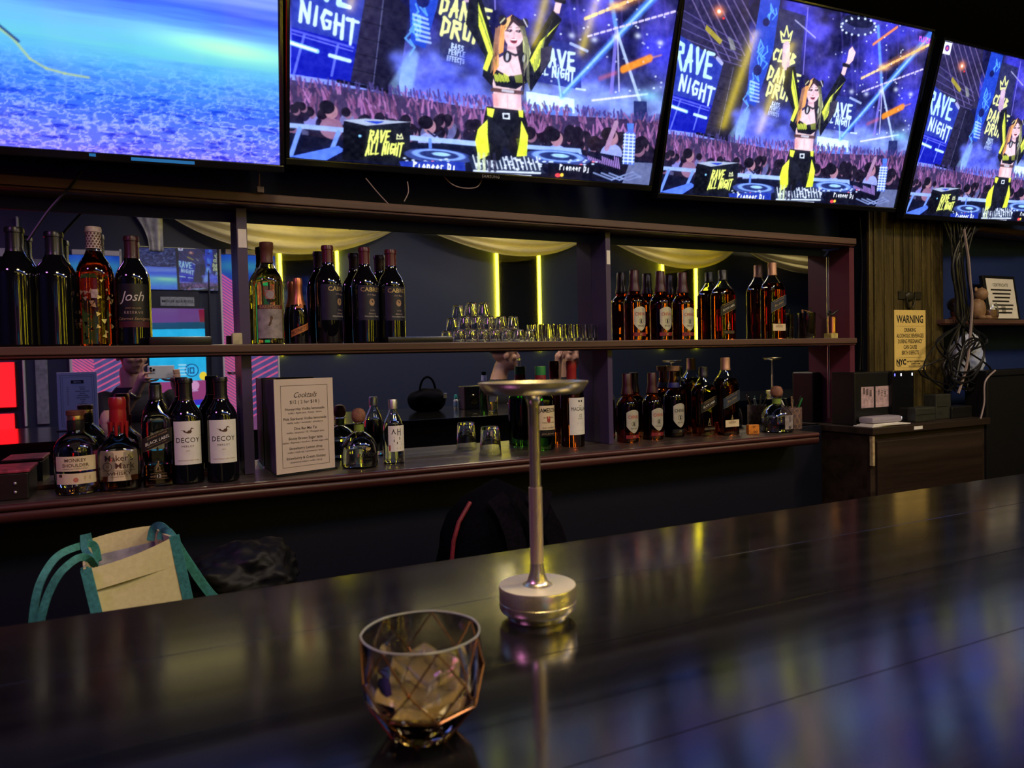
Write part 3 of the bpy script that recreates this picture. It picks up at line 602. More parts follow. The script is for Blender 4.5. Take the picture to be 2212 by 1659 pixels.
    def blur(a, r):
        for ax in (0, 1):
            k = np.pad(a, [(r, r) if i == ax else (0, 0) for i in range(3)], mode='edge'); c = np.cumsum(np.insert(k, 0, 0, axis=ax), axis=ax); n_ = a.shape[ax]
            a = (np.take(c, range(2 * r + 1, 2 * r + 1 + n_), ax) - np.take(c, range(0, n_), ax)) / (2 * r + 1)
        return a
    P.a = np.clip(P.a, 0, 1); P.a = P.a * .55 + blur(P.a, 1) * .45; P.a = P.a + .30 * blur(blur(np.clip(P.a - .45, 0, 1), 5), 5); P.a = np.clip(P.a, 0, 1) ** .88; P.a = P.a * (1 - .10 * hz) + .10 * hz * np.array([.45, .50, 1.0]); P.a += (P.noise(90, 60, 6, 2)[..., None] - .5) * .10
    return np.clip(P.a, 0, 1)
def ice_picture():
    P = Pic(440, 248, np.eye(3)); U, V = P.U / P.W, 1 - P.V / P.H
    n = P.noise(5, 60, 3, 3); f = P.noise(60, 60, 4, 4); e = P.noise(30, 90, 9, 4)
    t = V + .05 * (n - .5) + .03 * U
    stops = [(0, (.42, .40, .95)), (.10, (.36, .44, .97)), (.20, (.22, .42, .95)), (.30, (.30, .60, .98)), (.38, (.40, .78, .88)), (.46, (.42, .72, .97)), (.54, (.24, .38, .95)), (.60, (.50, .62, .98)), (.68, (.28, .40, .90)), (1, (.12, .2, .6))]
    T = [s[0] for s in stops]
    for k in range(3): P.a[..., k] = np.interp(t, T, [s[1][k] for s in stops])
    ridge = np.clip(1 - np.abs(f - .5) * 9, 0, 1) * np.clip((.34 - V) * 5, 0, 1); dark = np.clip((e - .55) * 5, 0, 1) * np.clip((.36 - V) * 4, 0, 1)
    P.a += ridge[..., None] * np.array([.30, .25, .05]); P.a -= dark[..., None] * np.array([.20, .22, .12])
    glow = np.exp(-((U - .90) / .13) ** 2 - ((V - .40 - (.9 - U) * .1) / .035) ** 2); P.a += glow[..., None] * np.array([.28, .30, -.1])
    far = np.clip((V - (.62 + .06 * (1 - U))) * 60, 0, 1)[..., None]; P.a = P.a * (1 - far) + far * (np.array([.16, .20, .42]) + (f[..., None] - .5) * .9)
    P.hm = np.diag([1., 1., 1.])
    P.line([(.44, .42), (.50, .375), (.52, .35), (.545, .29), (.57, .265), (.60, .255), (.64, .25)], .0045, (.70, .80, .55), .8); P.line([(.44, .435), (.50, .385), (.53, .34)], .004, (.05, .1, .4), .8)
    return np.clip(P.a, 0, 1)
def grid_mesh(name, a, W_, H_, m):
    a = np.flipud(a); h, w_ = a.shape[:2]; a = np.where(a <= .04045, a / 12.92, ((a + .055) / 1.055) ** 2.4)
    x, z = np.meshgrid(np.linspace(0, W_, w_), np.linspace(0, H_, h)); co = np.zeros((h * w_, 3), np.float32); co[:, 0] = x.ravel(); co[:, 2] = z.ravel()
    i = (np.arange(h - 1)[:, None] * w_ + np.arange(w_ - 1)[None, :]).ravel(); q = np.stack([i, i + 1, i + w_ + 1, i + w_], 1).astype(np.int32).ravel()
    me = bpy.data.meshes.new(name); me.vertices.add(h * w_); me.vertices.foreach_set('co', co.ravel()); me.loops.add(len(q)); me.loops.foreach_set('vertex_index', q)
    nf = len(i); me.polygons.add(nf); me.polygons.foreach_set('loop_start', np.arange(0, nf * 4, 4, dtype=np.int32)); me.polygons.foreach_set('loop_total', np.full(nf, 4, np.int32))
    at = me.attributes.new('picture', 'FLOAT_COLOR', 'POINT'); c = np.ones((h * w_, 4), np.float32); c[:, :3] = a.reshape(-1, 3); at.data.foreach_set('color', c.ravel())
    me.update(calc_edges=True); me.materials.append(m); return me
def screen_mat(name, s):
    m = bpy.data.materials.new(name); m.use_nodes = True; nt = m.node_tree; b = nt.nodes['Principled BSDF']
    b.inputs['Base Color'].default_value = (.004, .004, .005, 1); b.inputs['Roughness'].default_value = .06; b.inputs['Specular IOR Level'].default_value = .5
    at = nt.nodes.new('ShaderNodeAttribute'); at.attribute_name = 'picture'; nt.links.new(at.outputs['Color'], b.inputs['Emission Color']); b.inputs['Emission Strength'].default_value = s
    m.cycles.emission_sampling = 'FRONT_BACK' if SAMPLE_TV else 'NONE'
    return m
SAMPLE_TV = False
M_scr = screen_mat('screen_glow', 1.1); TW = 1.21; TH = TW * 9 / 16
M_bez = mat('gloss_black_bezel', (.006, .006, .007), .12, spec=.6, bump=.02, bscale=300)
rave_me = grid_mesh('screen', rave_picture(), TW, TH, M_scr)
ice_me = grid_mesh('screen', ice_picture(), TW, TH, M_scr)
M_logo = mat('logo_silver', (.45, .45, .48), .4, grain=100)
def tv(lb, x, y, z, yaw, tilt, roll, me, maker):
    """origin at the lower left corner of the picture; local x along the screen, z up the screen, y into the set"""
    ex = Vector((cos(yaw), sin(yaw), 0)); n0 = Vector((sin(yaw), -cos(yaw), 0)); up = Vector((0, 0, 1)) * cos(tilt) + n0 * sin(tilt)
    e = ex * cos(roll) + up * sin(roll); u = -ex * sin(roll) + up * cos(roll); d = u.cross(e) * -1
    if d.y < 0: d = -d
    t = thing('television', lb, 'television'); M = Matrix.Identity(4)
    for i in range(3): M[i][0], M[i][1], M[i][2], M[i][3] = e[i], d[i], u[i], (x, y, z + CAMZ)[i]
    t.matrix_world = M
    o = bpy.data.objects.new('screen', me); COL.objects.link(o); o.parent = t
    b = .012; bt = .020
    g = G().bbox((-b, -.006, -bt), (TW + b, .03, -.0005), .002).bbox((-b, -.006, TH + .0005), (TW + b, .03, TH + b), .002)
    obj('bezel_bottom', G().bbox((-b, -.006, -bt), (TW + b, .03, -.0005), .003), M_bez, t)
    obj('bezel_top', G().bbox((-b, -.006, TH + .0005), (TW + b, .03, TH + b), .003), M_bez, t)
    for k, xx in enumerate((-b, TW + .0005)): obj('bezel_side', G().bbox((xx, -.006, 0), (xx + b - .0005, .03, TH), .003), M_bez, t)
    obj('housing', G().bbox((0, .004, 0), (TW, .045, TH), .01).bbox((.2, .045, .06), (TW - .2, .075, TH - .12), .01), M_dark, t)
    if maker:
        g = G(); put(g, text_geo(maker, .012, .004, space=1.15), flat((TW * .5, -.0064, -.0145), (1, 0, 0), (0, 0, 1))); obj('maker_name', g, M_logo, t)
    obj('wall_arm', G().bbox((TW / 2 - .05, .075, TH * .35), (TW / 2 + .05, .14, TH * .55), .01), M_dark, t)
    return t
z1 = zat(603, 357, 2.07) - CAMZ
T1 = tv('large television showing a blue and green frozen plain', xat(603, 2.07, 357) - TW * cos(.024), 2.07, z1 - TW * sin(.024), 0., .29, .024, ice_me, None)
tv('large television with the biggest view of the stage dancer, next to the frozen plain screen', .356, 2.081, .569, .011, .331, .024, rave_me, 'SAMSUNG')
tv('television showing the stage dancer whole, second from the far end of the bar', 1.634, 2.114, .582, -.012, .278, .024, rave_me, None)
tv('television showing the stage dancer at the far end, above the framed certificate', 2.914, 2.09, .589, .027, .277, .029, rave_me, None)
# light strip under the first screen, and a sticker given its own glow
obj('sensor_strip', G().box((TW * .705, -.0075, -.0135), (TW * .825, -.0061, -.0055)), emis('cyan_sensor', srgb(40, 110, 170), .8), T1)
obj('sticker', G().box((TW * .63, -.0075, -.010), (TW * .642, -.0061, -.003)), emis('cyan_sensor', srgb(40, 110, 170), .8), T1)
# ================================================================ guests' side of the room, seen in the mirror
def wall_box(p0, p1, t=.03, y=REAR, c=0):       # box standing on the rear wall between two mirror pixels
    a, b = behind(*p0, y), behind(*p1, y)
    lo = (min(a.x, b.x), y, min(a.z, b.z)); hi = (max(a.x, b.x), y + t, max(a.z, b.z))
    return G().bbox(lo, hi, c) if c else G().box(lo, hi)
M_led = emis('yellow_led', (1.0, .78, .016), 28.0)
M_acr = mat('black_acrylic', (.008, .009, .013), .05, spec=.9, bump=.02, bscale=8)
for i, (a, b, pt, lb) in enumerate(((602, 725, 505, 'yellow light frame on the rear wall next to the white window frame'), (1070, 1161, 520, 'yellow light frame on the rear wall above the stacked tumblers'),
                                (1428, 1500, 545, 'yellow light frame on the rear wall behind the whisky bottles'))):
    A, B = behind(a, pt), behind(b, pt); zt = 2.945; zb = CAMZ + .09; x0, x1 = A.x, B.x; w_ = .011
    t = thing('light_frame', lb, 'light')
    obj('panel', G().box((x0, REAR + .001, zb), (x1, REAR + .012, zt)), M_acr, t)
    for x in (x0, x1): obj('side_strip', G().box((x - w_, REAR + .012, zb), (x + w_, REAR + .03, zt)), M_led, t)
    obj('top_strip', G().box((x0 + w_, REAR + .012, zt - 2 * w_), (x1 - w_, REAR + .03, zt)), M_led, t)

def cloth_mat(name, col):
    m = mat(name, col, .8, spec=.2, grain=25, gcol=tuple(c * .85 for c in col)); nt = m.node_tree; b = nt.nodes['Principled BSDF']
    tr = nt.nodes.new('ShaderNodeBsdfTranslucent'); tr.inputs[0].default_value = (*col, 1); mx = nt.nodes.new('ShaderNodeMixShader'); mx.inputs[0].default_value = .5
    nt.links.new(b.outputs[0], mx.inputs[1]); nt.links.new(tr.outputs[0], mx.inputs[2]); nt.links.new(mx.outputs[0], nt.nodes['Material Output'].inputs[0]); return m
M_drape = cloth_mat('sheer_drape', (.80, .74, .55))
def swag(lb, pa, pb, low):
    A, B, L = behind(*pa, REAR + .16), behind(*pb, REAR + .16), behind(*low, REAR + .16)
    A.z += .10; B.z += .10
    uL = min(.8, max(.2, (L.x - A.x) / (B.x - A.x))); sag = (A.z + (B.z - A.z) * uL) - L.z
    nu, nv = 48, 28; g = G(); v = []; f = []
    for j in range(nv + 1):
        q = j / nv
        for i in range(nu + 1):
            u = i / nu; k = math.log(.5) / math.log(uL); h = 4 * u ** k * (1 - u ** k); h = max(h, 0) ** .85
            fold = .030 * sin(q * 26 + 2.2 * sin(u * 2.6 + q * 3)) * (.25 + h) * (.4 + .6 * q)
            v.append((A.x + (B.x - A.x) * u, A.y + .10 * h * q + fold, A.z + (B.z - A.z) * u - sag * h * (.03 + .97 * q) - .02 * q))
    for j in range(nv):
        for i in range(nu): a = j * (nu + 1) + i; f.append((a, a + 1, a + nu + 2, a + nu + 1))
    g.add(v, f); o = obj('drape_swag', g, M_drape, smooth=3.)
    so = o.modifiers.new('thickness', 'SOLIDIFY'); so.thickness = .002
    return tag(o, lb, 'drape')
swag('pale draped cloth swag over the storage room door and first light frame', (335, 462), (872, 500), (615, 546))
swag('pale draped cloth swag above the stacked tumblers', (886, 502), (1278, 519), (1120, 551))
swag('pale draped cloth swag above the whisky bottles and light strip', (1285, 522), (1600, 539), (1475, 578))
swag('pale draped cloth swag nearest the end board', (1606, 546), (1900, 566), (1742, 590))
a, b = behind(283, 540, REAR + .10), behind(350, 455, REAR + .10); v = []; f = []
for j in range(15):
    q = j / 14
    for i in range(13):
        u = i / 12; wd = .62 + .38 * (1 - q) - .25 * sin(q * 2.4) * (1 - u)
        v.append((a.x + (b.x - a.x) * (1 - wd * (1 - u)), a.y + .02 * sin(u * 17 + q * 2), b.z + (a.z - b.z) * q))
for j in range(14):
    for i in range(12): k = j * 13 + i; f.append((k, k + 1, k + 14, k + 13))
o = obj('drape_tail', G().add(v, f), mat('white_cloth', (.78, .78, .84), .8, spec=.2, grain=20), smooth=3.); o.modifiers.new('thickness', 'SOLIDIFY').thickness = .002
tag(o, 'gathered white cloth tail hanging beside the swag', 'drape')

# windows with neon line art behind the glass
def neon_pic(x0, x1, y0, y1):
    W_, H_ = 96, 230; P = Pic(W_, H_, hom([(x0, y0), (x1, y0), (x1, y1), (x0, y1)], [(0, 1), (1, 1), (1, 0), (0, 0)]))
    V = (P.V / H_)[..., None]; n = P.noise(4, 6, 8, 3)[..., None]
    P.a[:] = np.array([.10, .26, .66]) * np.clip(1 - V * 2, 0, 1) + np.array([.33, .31, .50]) * np.clip(V * 2, 0, 1) + (n - .5) * .18
    P.blob(((x0 + x1) / 2, y0 + 25), 90, 14, (.25, .65, .62), .6)
    k = (y1 - y0) / 330; xm = x0 + .42 * (x1 - x0)
    c = (1., .36, .52)
    for i in range(-12, 52):
        d = i * 6.6; ya = y0 + 110 * k + d
        if ya > y0 + 70: P.line([(x0, ya - .75 * (xm - x0)), (xm, ya)], 2.2, c, .9, .5)
        if i % 2 == 0 and ya > y0 + 95: P.line([(xm, ya), (x1, ya - .55 * (x1 - xm))], 2.2, c, .9, .5)
    return np.clip(P.a, 0, 1)
M_neon = screen_mat('neon_art_glow', 1.0)
def window(i, x0, x1, y0, y1, lb):
    t = thing('window_%d' % i, lb, None, kind='structure'); fw = 10
    for (p, q) in (((x0, y0), (x0 + fw, y1)), ((x1 - fw, y0), (x1, y1))): obj('window_jamb', wall_box(p, q, .05, c=.004), M_white, t)
    obj('window_head', wall_box((x0 + fw, y0), (x1 - fw, y0 + 15), .05, c=.004), M_white, t)
    a, b = behind(x0 + fw, y1), behind(x1 - fw, y0 + 15)
    o = bpy.data.objects.new('line_art_pane', grid_mesh('line_art_pane', neon_pic(x0 + fw, x1 - fw, y0 + 15, y1), b.x - a.x, b.z - a.z, M_neon)); COL.objects.link(o); o.parent = t; o.location = (a.x, REAR + .012, a.z)
    for e in o.data.polygons[:0]: pass
    return t
window(1, 146, 272, 540, 900, 'white framed window with pink line art, behind the man with the phone')
window(2, 476, 604, 540, 935, 'white framed window with pink line art beside the storage room door')
# pillar, wall panels and red lightboxes
struct('trim_2', wall_box((36, 470), (60, 920), .05, c=.004), M_white); struct('trim_3', wall_box((66, 560), (108, 915), .02, c=.004), mat('grey_panel', (.32, .34, .40), .5, grain=30))
struct('trim_4', wall_box((-70, 535), (18, 556), .05, c=.004), M_white)
M_red = emis('red_lightbox_glow', (1.0, .004, .006), 5.0)
for (y0, y1, lb) in ((783, 884, 'glowing red lightbox with rounded corner, upper one'), (893, 955, 'glowing red lightbox with rounded corner, lower one')):
    a, b = behind(-110, y1), behind(33, y0)
    t = thing('lightbox', lb, 'sign'); obj('lit_face', G().bbox((a.x, REAR + .05, a.z), (b.x, REAR + .06, b.z), .004), M_red, t)
    obj('casing', G().bbox((a.x - .01, REAR, a.z - .01), (b.x + .01, REAR + .049, b.z + .01), .01), M_dark, t)
# storage room door, glass board above it, sign and bright menu screen
t = thing('door_1', 'dark storage room door with name plate, behind the man with the phone', None, kind='structure')
M_door = mat('door_paint', (.020, .026, .050), .45, grain=15)
obj('door_leaf', wall_box((322, 628), (446, 1100), .04, c=.006), M_door, t); obj('door_frame', wall_box((446, 545), (470, 1100), .06, c=.006), M_door, t)
sg = wall_box((346, 641), (420, 662), .008, REAR + .041, c=.002); o = obj('name_plate', sg, mat('pale_plate', (.42, .48, .55), .4, grain=40), t)
a, b = behind(346, 662), behind(420, 641); g = G()
put(g, text_geo('STORAGE ROOM', (b.x - a.x) / 8.6, .01), flat(((a.x + b.x) / 2, REAR + .0505, (a.z + b.z) / 2 - .012), (-1, 0, 0), (0, 0, 1))); obj('name_lettering', g, M_ink, t)
M_gl = mat('glass_board', (.55, .60, .66), .015, metal=.75, spec=.8, bump=.01, bscale=4)
a, b = behind(296, 626), behind(467, 541)
o = obj('glass_board', G().bbox((a.x, 0, 0), (b.x, .012, b.z - a.z), .002), M_gl); o.location = (0, REAR + .04, a.z); o.rotation_euler[0] = math.radians(-2.6)
tag(o, 'pale glossy glass board above the storage room door, mirroring the screens', 'board')
def menu_pic():
    P = Pic(120, 190, hom([(327, 668), (440, 668), (440, 885), (327, 885)], [(0, 1), (1, 1), (1, 0), (0, 0)])); n = P.noise(8, 10, 2, 3)[..., None]
    P.a[:] = np.array([.16, .72, .90]) + (n - .5) * .10
    P.poly([(327, 668), (440, 668), (440, 700), (327, 703)], (.42, .26, .48)); P.poly([(327, 700), (440, 697), (440, 712), (327, 714)], (.12, .30, .40)); P.poly([(428, 670), (440, 670), (440, 697), (430, 698)], (.5, .1, .2))
    P.poly([(327, 826), (440, 824), (440, 870), (327, 872)], (.60, .25, .45)); P.poly([(327, 868), (440, 866), (440, 878), (327, 880)], (.25, .2, .75))
    P.blob((410, 802), 14, 14, (.05, .25, .45), 1, True); P.blob((410, 802), 12, 12, (.20, .75, .95), 1, True); P.line([(407, 797), (414, 797), (414, 808), (407, 808), (407, 797)], 2, (.05, .25, .45)); P.line([(403, 797), (403, 808)], 2, (.05, .25, .45))
    P.blob((433, 815), 8, 9, (.98, .85, .2), 1, True); P.blob((415, 835), 9, 10, (.85, .6, .75), 1, True); P.line([(350, 850), (420, 846)], 3, (.85, .75, .9), .7)
    for k in range(5): P.line([(385, 790 + 7 * k), (398, 790 + 7 * k)], 3, (.95, .98, 1), .6)
    return np.clip(P.a, 0, 1)
a, b = behind(327, 885), behind(440, 668)
t = thing('menu_screen', 'bright cyan ordering screen on the storage room door', 'screen', (a.x, REAR + .06, a.z))
o = bpy.data.objects.new('screen', grid_mesh('screen', menu_pic(), b.x - a.x, b.z - a.z, M_neon)); COL.objects.link(o); o.parent = t
obj('casing', G().bbox((-.01, -.018, -.01), (b.x - a.x + .01, -.002, b.z - a.z + .01), .004), M_dark, t)
# ================================================================ bottles
def glass(name, col, rough=.02, ior=1.48): return mat(name, col, rough, trans=1., ior=ior, spec=.5, bump=.006, bscale=20)
g_clear = glass('clear_glass', (.93, .95, .95)); g_wine = mat('dark_wine_glass', (.0035, .0035, .006), .05, spec=.55, coat=.5, bump=.01, bscale=15)
g_whisky = glass('whisky_filled_glass', (.58, .17, .03)); g_whisky_d = glass('dark_whisky_filled_glass', (.30, .06, .015)); g_green = glass('green_glass', (.06, .42, .10)); g_green_d = glass('green_glass_filled', (.02, .10, .025))
g_riesling = glass('white_wine_filled_glass', (.82, .80, .30)); g_rose = glass('amber_rose_filled_glass', (.70, .20, .07)); g_water = glass('clear_spirit_glass', (.88, .92, .94), ior=1.36); g_amber = glass('amber_spirit', (.75, .32, .06), ior=1.36)
C_black = mat('black_cap', (.010, .010, .012), .3, bump=.05, bscale=150); C_burg = mat('burgundy_capsule', (.085, .010, .018), .32, spec=.5, bump=.05, bscale=120); C_burg2 = mat('deep_burgundy_capsule', (.045, .008, .014), .35, bump=.05, bscale=120); C_wax = mat('red_wax', (.30, .012, .016), .28, spec=.6, bump=.15, bscale=60)
C_copper = mat('copper_foil', (.55, .20, .10), .35, metal=.8, bump=.3, bscale=60); C_bronze = mat('bronze_cap', (.42, .24, .15), .42, metal=.55, bump=.05, bscale=100); C_gold = mat('gold_band', (.75, .55, .22), .3, metal=1., bump=.03); C_cork = mat('cork_ball', (.30, .13, .08), .7, grain=70); C_brown = mat('brown_wood_cap', (.14, .045, .028), .45, grain=30)
C_red = mat('red_cap', (.30, .022, .022), .35, bump=.05, bscale=100); C_green = mat('green_cap', (.03, .22, .06), .3, bump=.05); C_silver = mat('silver_cap', (.55, .55, .56), .35, metal=.9, bump=.05)
L_cream = mat('cream_label', (.72, .60, .40), .55, grain=60, gcol=(.66, .54, .35)); L_white = mat('white_label', (.80, .78, .74), .5, grain=60, gcol=(.75, .73, .69)); L_black = mat('black_label', (.010, .010, .013), .4, grain=60); L_navy = mat('navy_label', (.012, .013, .040), .45, grain=60); L_grey = mat('grey_label', (.36, .31, .33), .5, grain=60)
L_maroon = mat('maroon_label', (.16, .035, .030), .5, grain=60); L_blue = mat('slate_blue_label', (.030, .045, .085), .4, grain=60); L_orange = mat('orange_label', (.62, .20, .06), .5, grain=60); L_silver = mat('silver_label', (.60, .58, .50), .35, metal=.35, grain=60, gcol=(.5, .48, .42)); L_redband = mat('red_band_label', (.26, .02, .03), .45, grain=60); L_ruby = mat('ruby_fade_label', (.11, .012, .022), .45, grain=6, gcol=(.03, .006, .012))
I_gold = mat('gold_ink', (.72, .55, .28), .35, metal=.6, grain=90); I_white = mat('white_ink', (.82, .80, .78), .5, grain=90); I_black = M_ink; I_brown = mat('brown_ink', (.10, .045, .03), .5, grain=90); I_red = mat('red_ink', (.50, .06, .05), .5, grain=90); I_pink = mat('pink_grey_ink', (.55, .42, .40), .5, grain=90); I_tan = mat('tan_ink', (.45, .28, .16), .5, grain=90)

def inner(prof, R, H, t):     # inside wall of a hollow bottle, from top back to the bottom
    return [(max(r * R - t, 0) if r > 0 else 0, z * H, *e) for r, z, *e in reversed(prof)]
def bottle(name, lb, px, top, hw, y, zb, S, rz=0., py=None, cat='bottle', group=None, sx=1.):
    py = py or (top + 180); x = xat(px, y, py); H = zat(px, top, y) - zb; Z = depth((x, y, zb)); R = hw * Z / FPX * .985
    t = thing(name, lb, cat, (x, y, zb), rz, group)
    prof = S['prof']; n = S.get('n', 40); ay = S.get('ay', 1.)
    sc = lambda P: [(r * R, z * H, *e) for r, z, *e in P]
    if S.get('hollow'):
        th = S.get('th', .0025); q = sc(prof); top_z = prof[-1][1] * H
        g = G().lathe(q + [(max(prof[-1][0] * R - th, .001), top_z)] + [(max(r - th, 0) if r > 0 else 0, max(z, th * 2.2) , *e) for r, z, *e in reversed(q[1:-1])] + [(0, th * 2.2)], n, ay=ay)
        obj('glass', g, S['glass'], t, smooth=.6)
        lv = S.get('level')
        if lv:
            P = [(r, z, *e) for r, z, *e in q if z < lv * H]; r_l = np.interp(lv * H, [p[1] for p in q], [p[0] for p in q]); e_l = P[-1][2:] if P else []
            Q = [(0, th * 2.3)] + [(max(r - th - .0003, 0), max(z, th * 2.3), *e) for r, z, *e in P if r > 0] + [(r_l - th - .0003, lv * H, *e_l), (0, lv * H)]
            obj('liquid', G().lathe(Q, n, ay=ay), S['liq'], t, smooth=.6)
    else:
        lv = S.get('fill', 1.)
        if lv < 1.:
            q = sc(prof); zl = lv * H; rl = float(np.interp(zl, [p[1] for p in q], [p[0] for p in q])); low = [p for p in q if p[1] < zl]; e = low[-1][2:]
            obj('filled_body', G().lathe(low + [(rl, zl, *e), (0, zl)], n, ay=ay), S['glass'], t, smooth=.6)
            up = [(rl, zl + .0002, *e)] + [p for p in q if p[1] > zl and p[0] > 0]; th = .0022
            obj('neck', G().lathe(up + [(p[0] - th, p[1], *p[2:]) for p in reversed(up)], n, ay=ay), S.get('neck', g_clear), t, smooth=.6)
        else: obj('glass', G().lathe(sc(prof), n, ay=ay), S['glass'], t, smooth=.6)
    for (nm, P, m) in S.get('caps', []): obj(nm, G().lathe(sc(P), S.get('cn', 24)), m, t, smooth=.6)
    flatf = S.get('flat', False)
    def surf(off, Rl):
        rr = Rl * R
        if flatf: return lambda s, z: Vector((s, -rr * ay - off - (0 if abs(s) < rr * .8 else -(abs(s) - rr * .8) * .25), z))
        return lambda s, z: Vector(((rr + off) * sin(s / rr), -(rr + off) * cos(s / rr) * ay, z))
    for k, L in enumerate(S.get('labels', [])):
        Rl = L.get('r', 1.); w_ = L['w'] * R; z0, z1 = L['z'][0] * H, L['z'][1] * H; sl = L.get('slant', 0.) ; g = G(); v = []; f = []; N = 18; Mz = 3
        c0 = L.get('c', 0.) * R
        for j in range(Mz + 1):
            for i in range(N + 1):
                s = -w_ + 2 * w_ * i / N; q = j / Mz; a, b = z0, z1
                if L.get('shield'): u = abs(s) / w_; a = z0 + (z1 - z0) * .30 * u ** 1.6; b = z1 - (z1 - z0) * (.12 * u ** 2)
                v.append(surf(.0004, Rl)(s + c0, a + (b - a) * q + sl * s))
        for j in range(Mz):
            for i in range(N): a = j * (N + 1) + i; f.append((a, a + 1, a + N + 2, a + N + 1))
        lo = obj(L.get('name', 'label'), g.add(v, f), L['m'], t, smooth=3.)
        by = {}
        for (body, sz, zz, m, *kw) in L.get('text', []):
            kw = kw[0] if kw else {}; xo = kw.pop('x', 0.) * R if 'x' in kw else 0.; kk = {q: w2 for q, w2 in kw.items()}
            vf = body if isinstance(body, tuple) else text_geo(body, sz * H, **kk)
            if isinstance(body, tuple): vf = ([(p[0] * sz * H, p[1] * sz * H) for p in body[0]], body[1])
            pl = surf(.0008, Rl); gg = by.setdefault(m.name, (G(), m))[0]
            put(gg, vf, lambda X, Y: pl(X + xo + c0, zz * H + Y + sl * (X + xo)))
        for gg, m in by.values(): obj('lettering', gg, m, lo)
    return t
def dup_text(*a): return a
# outline shapes (unit size) used on labels
DUCK = shape([(-1, .22), (-.62, .10), (-.45, -.15), (.05, -.32), (.45, -.30), (.62, -.05), (.52, .18), (.60, .38), (.80, .36), (1.0, .26), (.82, .46), (.66, .56), (.48, .50), (.40, .28), (.30, .14), (-.20, .16), (-.55, .16)])
WALK = (lambda: (lambda a: a)(None))() or stroke([(.0, 1.0), (.08, .75), (.0, .35), (.25, .1), (.20, -.5)], .16)
def multi(*sh):
    v = []; f = []
    for a in sh:
        n = len(v); v += a[0]; f += [tuple(i + n for i in q) for q in a[1]]
    return v, f
WALK = multi(disc(.05, 1.0, .13), rect(-.18, 1.12, .22, 1.18), rect(-.08, 1.15, .14, 1.34), stroke([(.0, .88), (-.05, .3)], .32), stroke([(-.05, .32), (.28, -.05), (.22, -.55), (.36, -.58)], .13), stroke([(-.08, .32), (-.25, -.1), (-.5, -.5), (-.42, -.6)], .13), stroke([(.05, .75), (.32, .5), (.45, .62)], .1), stroke([(-.1, .75), (-.35, .45), (-.42, .1)], .09), stroke([(-.42, .12), (-.5, -.55)], .04))
FOOT = multi(disc(.12, .75, .26, .34), disc(.02, .35, .16, .35), disc(-.12, -.15, .20, .30), disc(-.30, -.45, .16, .22), disc(-.12, 1.12, .07), disc(.06, 1.18, .06), disc(.20, 1.16, .06), disc(.33, 1.08, .05))
RINGW = multi(*[stroke([(cos(2 * pi * k / 24) * .5, sin(2 * pi * k / 24) * .5), (cos(2 * pi * (k + 1) / 24) * .5, sin(2 * pi * (k + 1) / 24) * .5)], .07) for k in range(24)])
BARS = multi(*[rect(-.5 + .09 * k, -.5, -.5 + .09 * k + (.03 if k % 3 else .06), .5) for k in range(11)])
LINES = lambda n, w_=1., gap=.25: multi(*[rect(-w_ / 2 + .06 * ((k * 7) % 3), -gap * k, w_ / 2 - .06 * ((k * 5) % 4), -gap * k + gap * .42) for k in range(n)])

# ---- kinds
WINE = [(0, 0), (.90, 0), (1, .02), (1, .585), (.985, .62), (.93, .66), (.78, .71), (.56, .755), (.44, .80), (.40, .84), (.39, .955), (.44, .958), (.44, .985), (.41, 1), (0, 1)]
def cap_over(z0, m, r=.012, nm='capsule'): return (nm, [(.435 + r, z0), (.40 + r, z0 + .03), (.395 + r, .955), (.445 + r, .958), (.445 + r, .986), (.41 + r, 1.003), (0, 1.003)], m)
S_dark = dict(prof=WINE, glass=g_wine, caps=[cap_over(.80, C_black)])
S_josh = dict(prof=WINE, glass=g_wine, caps=[cap_over(.80, C_burg2)], labels=[dict(w=.95, z=(.17, .56), m=L_black, text=[('Josh', .125, .405, I_white, dict(shear=.35, x=-.05, wide=.9)), ('JOSH CELLARS', .02, .335, I_tan), ('RESERVE', .034, .29, I_pink, dict(space=1.3)), ('Cabernet Sauvignon', .036, .235, I_tan, dict(shear=.4))]),
                                                                               dict(name='lower_label', w=.95, z=(.168, .222), m=L_ruby, r=1.008)])
S_cab = dict(prof=WINE, glass=g_wine, caps=[cap_over(.77, C_burg)], labels=[dict(w=1.05, z=(.24, .60), m=L_navy, c=.25, text=[('CABRET', .062, .535, I_gold, dict(x=.38, bold=.012, wide=1.05)), ('D.O. Bages', .022, .495, I_pink, dict(x=.45, shear=.4)), (multi(disc(0, 0, .5, .62)), .06, .425, I_tan, dict(x=.42)), ('2020', .02, .335, I_pink, dict(x=.45, space=1.4)), ('Selecció', .026, .30, I_pink, dict(x=.45, shear=.4)), ('Viticultors Mariol', .024, .272, I_white, dict(x=.38, shear=.4))])])
S_decoy = dict(prof=WINE, glass=g_wine, caps=[cap_over(.80, C_black), ('capsule_rim', [(.46, .795), (.46, .80), (.43, .801)], C_gold)],
               labels=[dict(w=.93, z=(.19, .60), m=L_white, text=[(DUCK, .062, .505, I_brown), ('DECOY', .066, .400, I_black, dict(wide=.95, space=1.05)), ('MERLOT', .026, .355, I_brown, dict(space=1.2)), ('2021', .018, .315, I_tan), ('CALIFORNIA RED WINE', .016, .225, I_tan, dict(space=1.2))])])
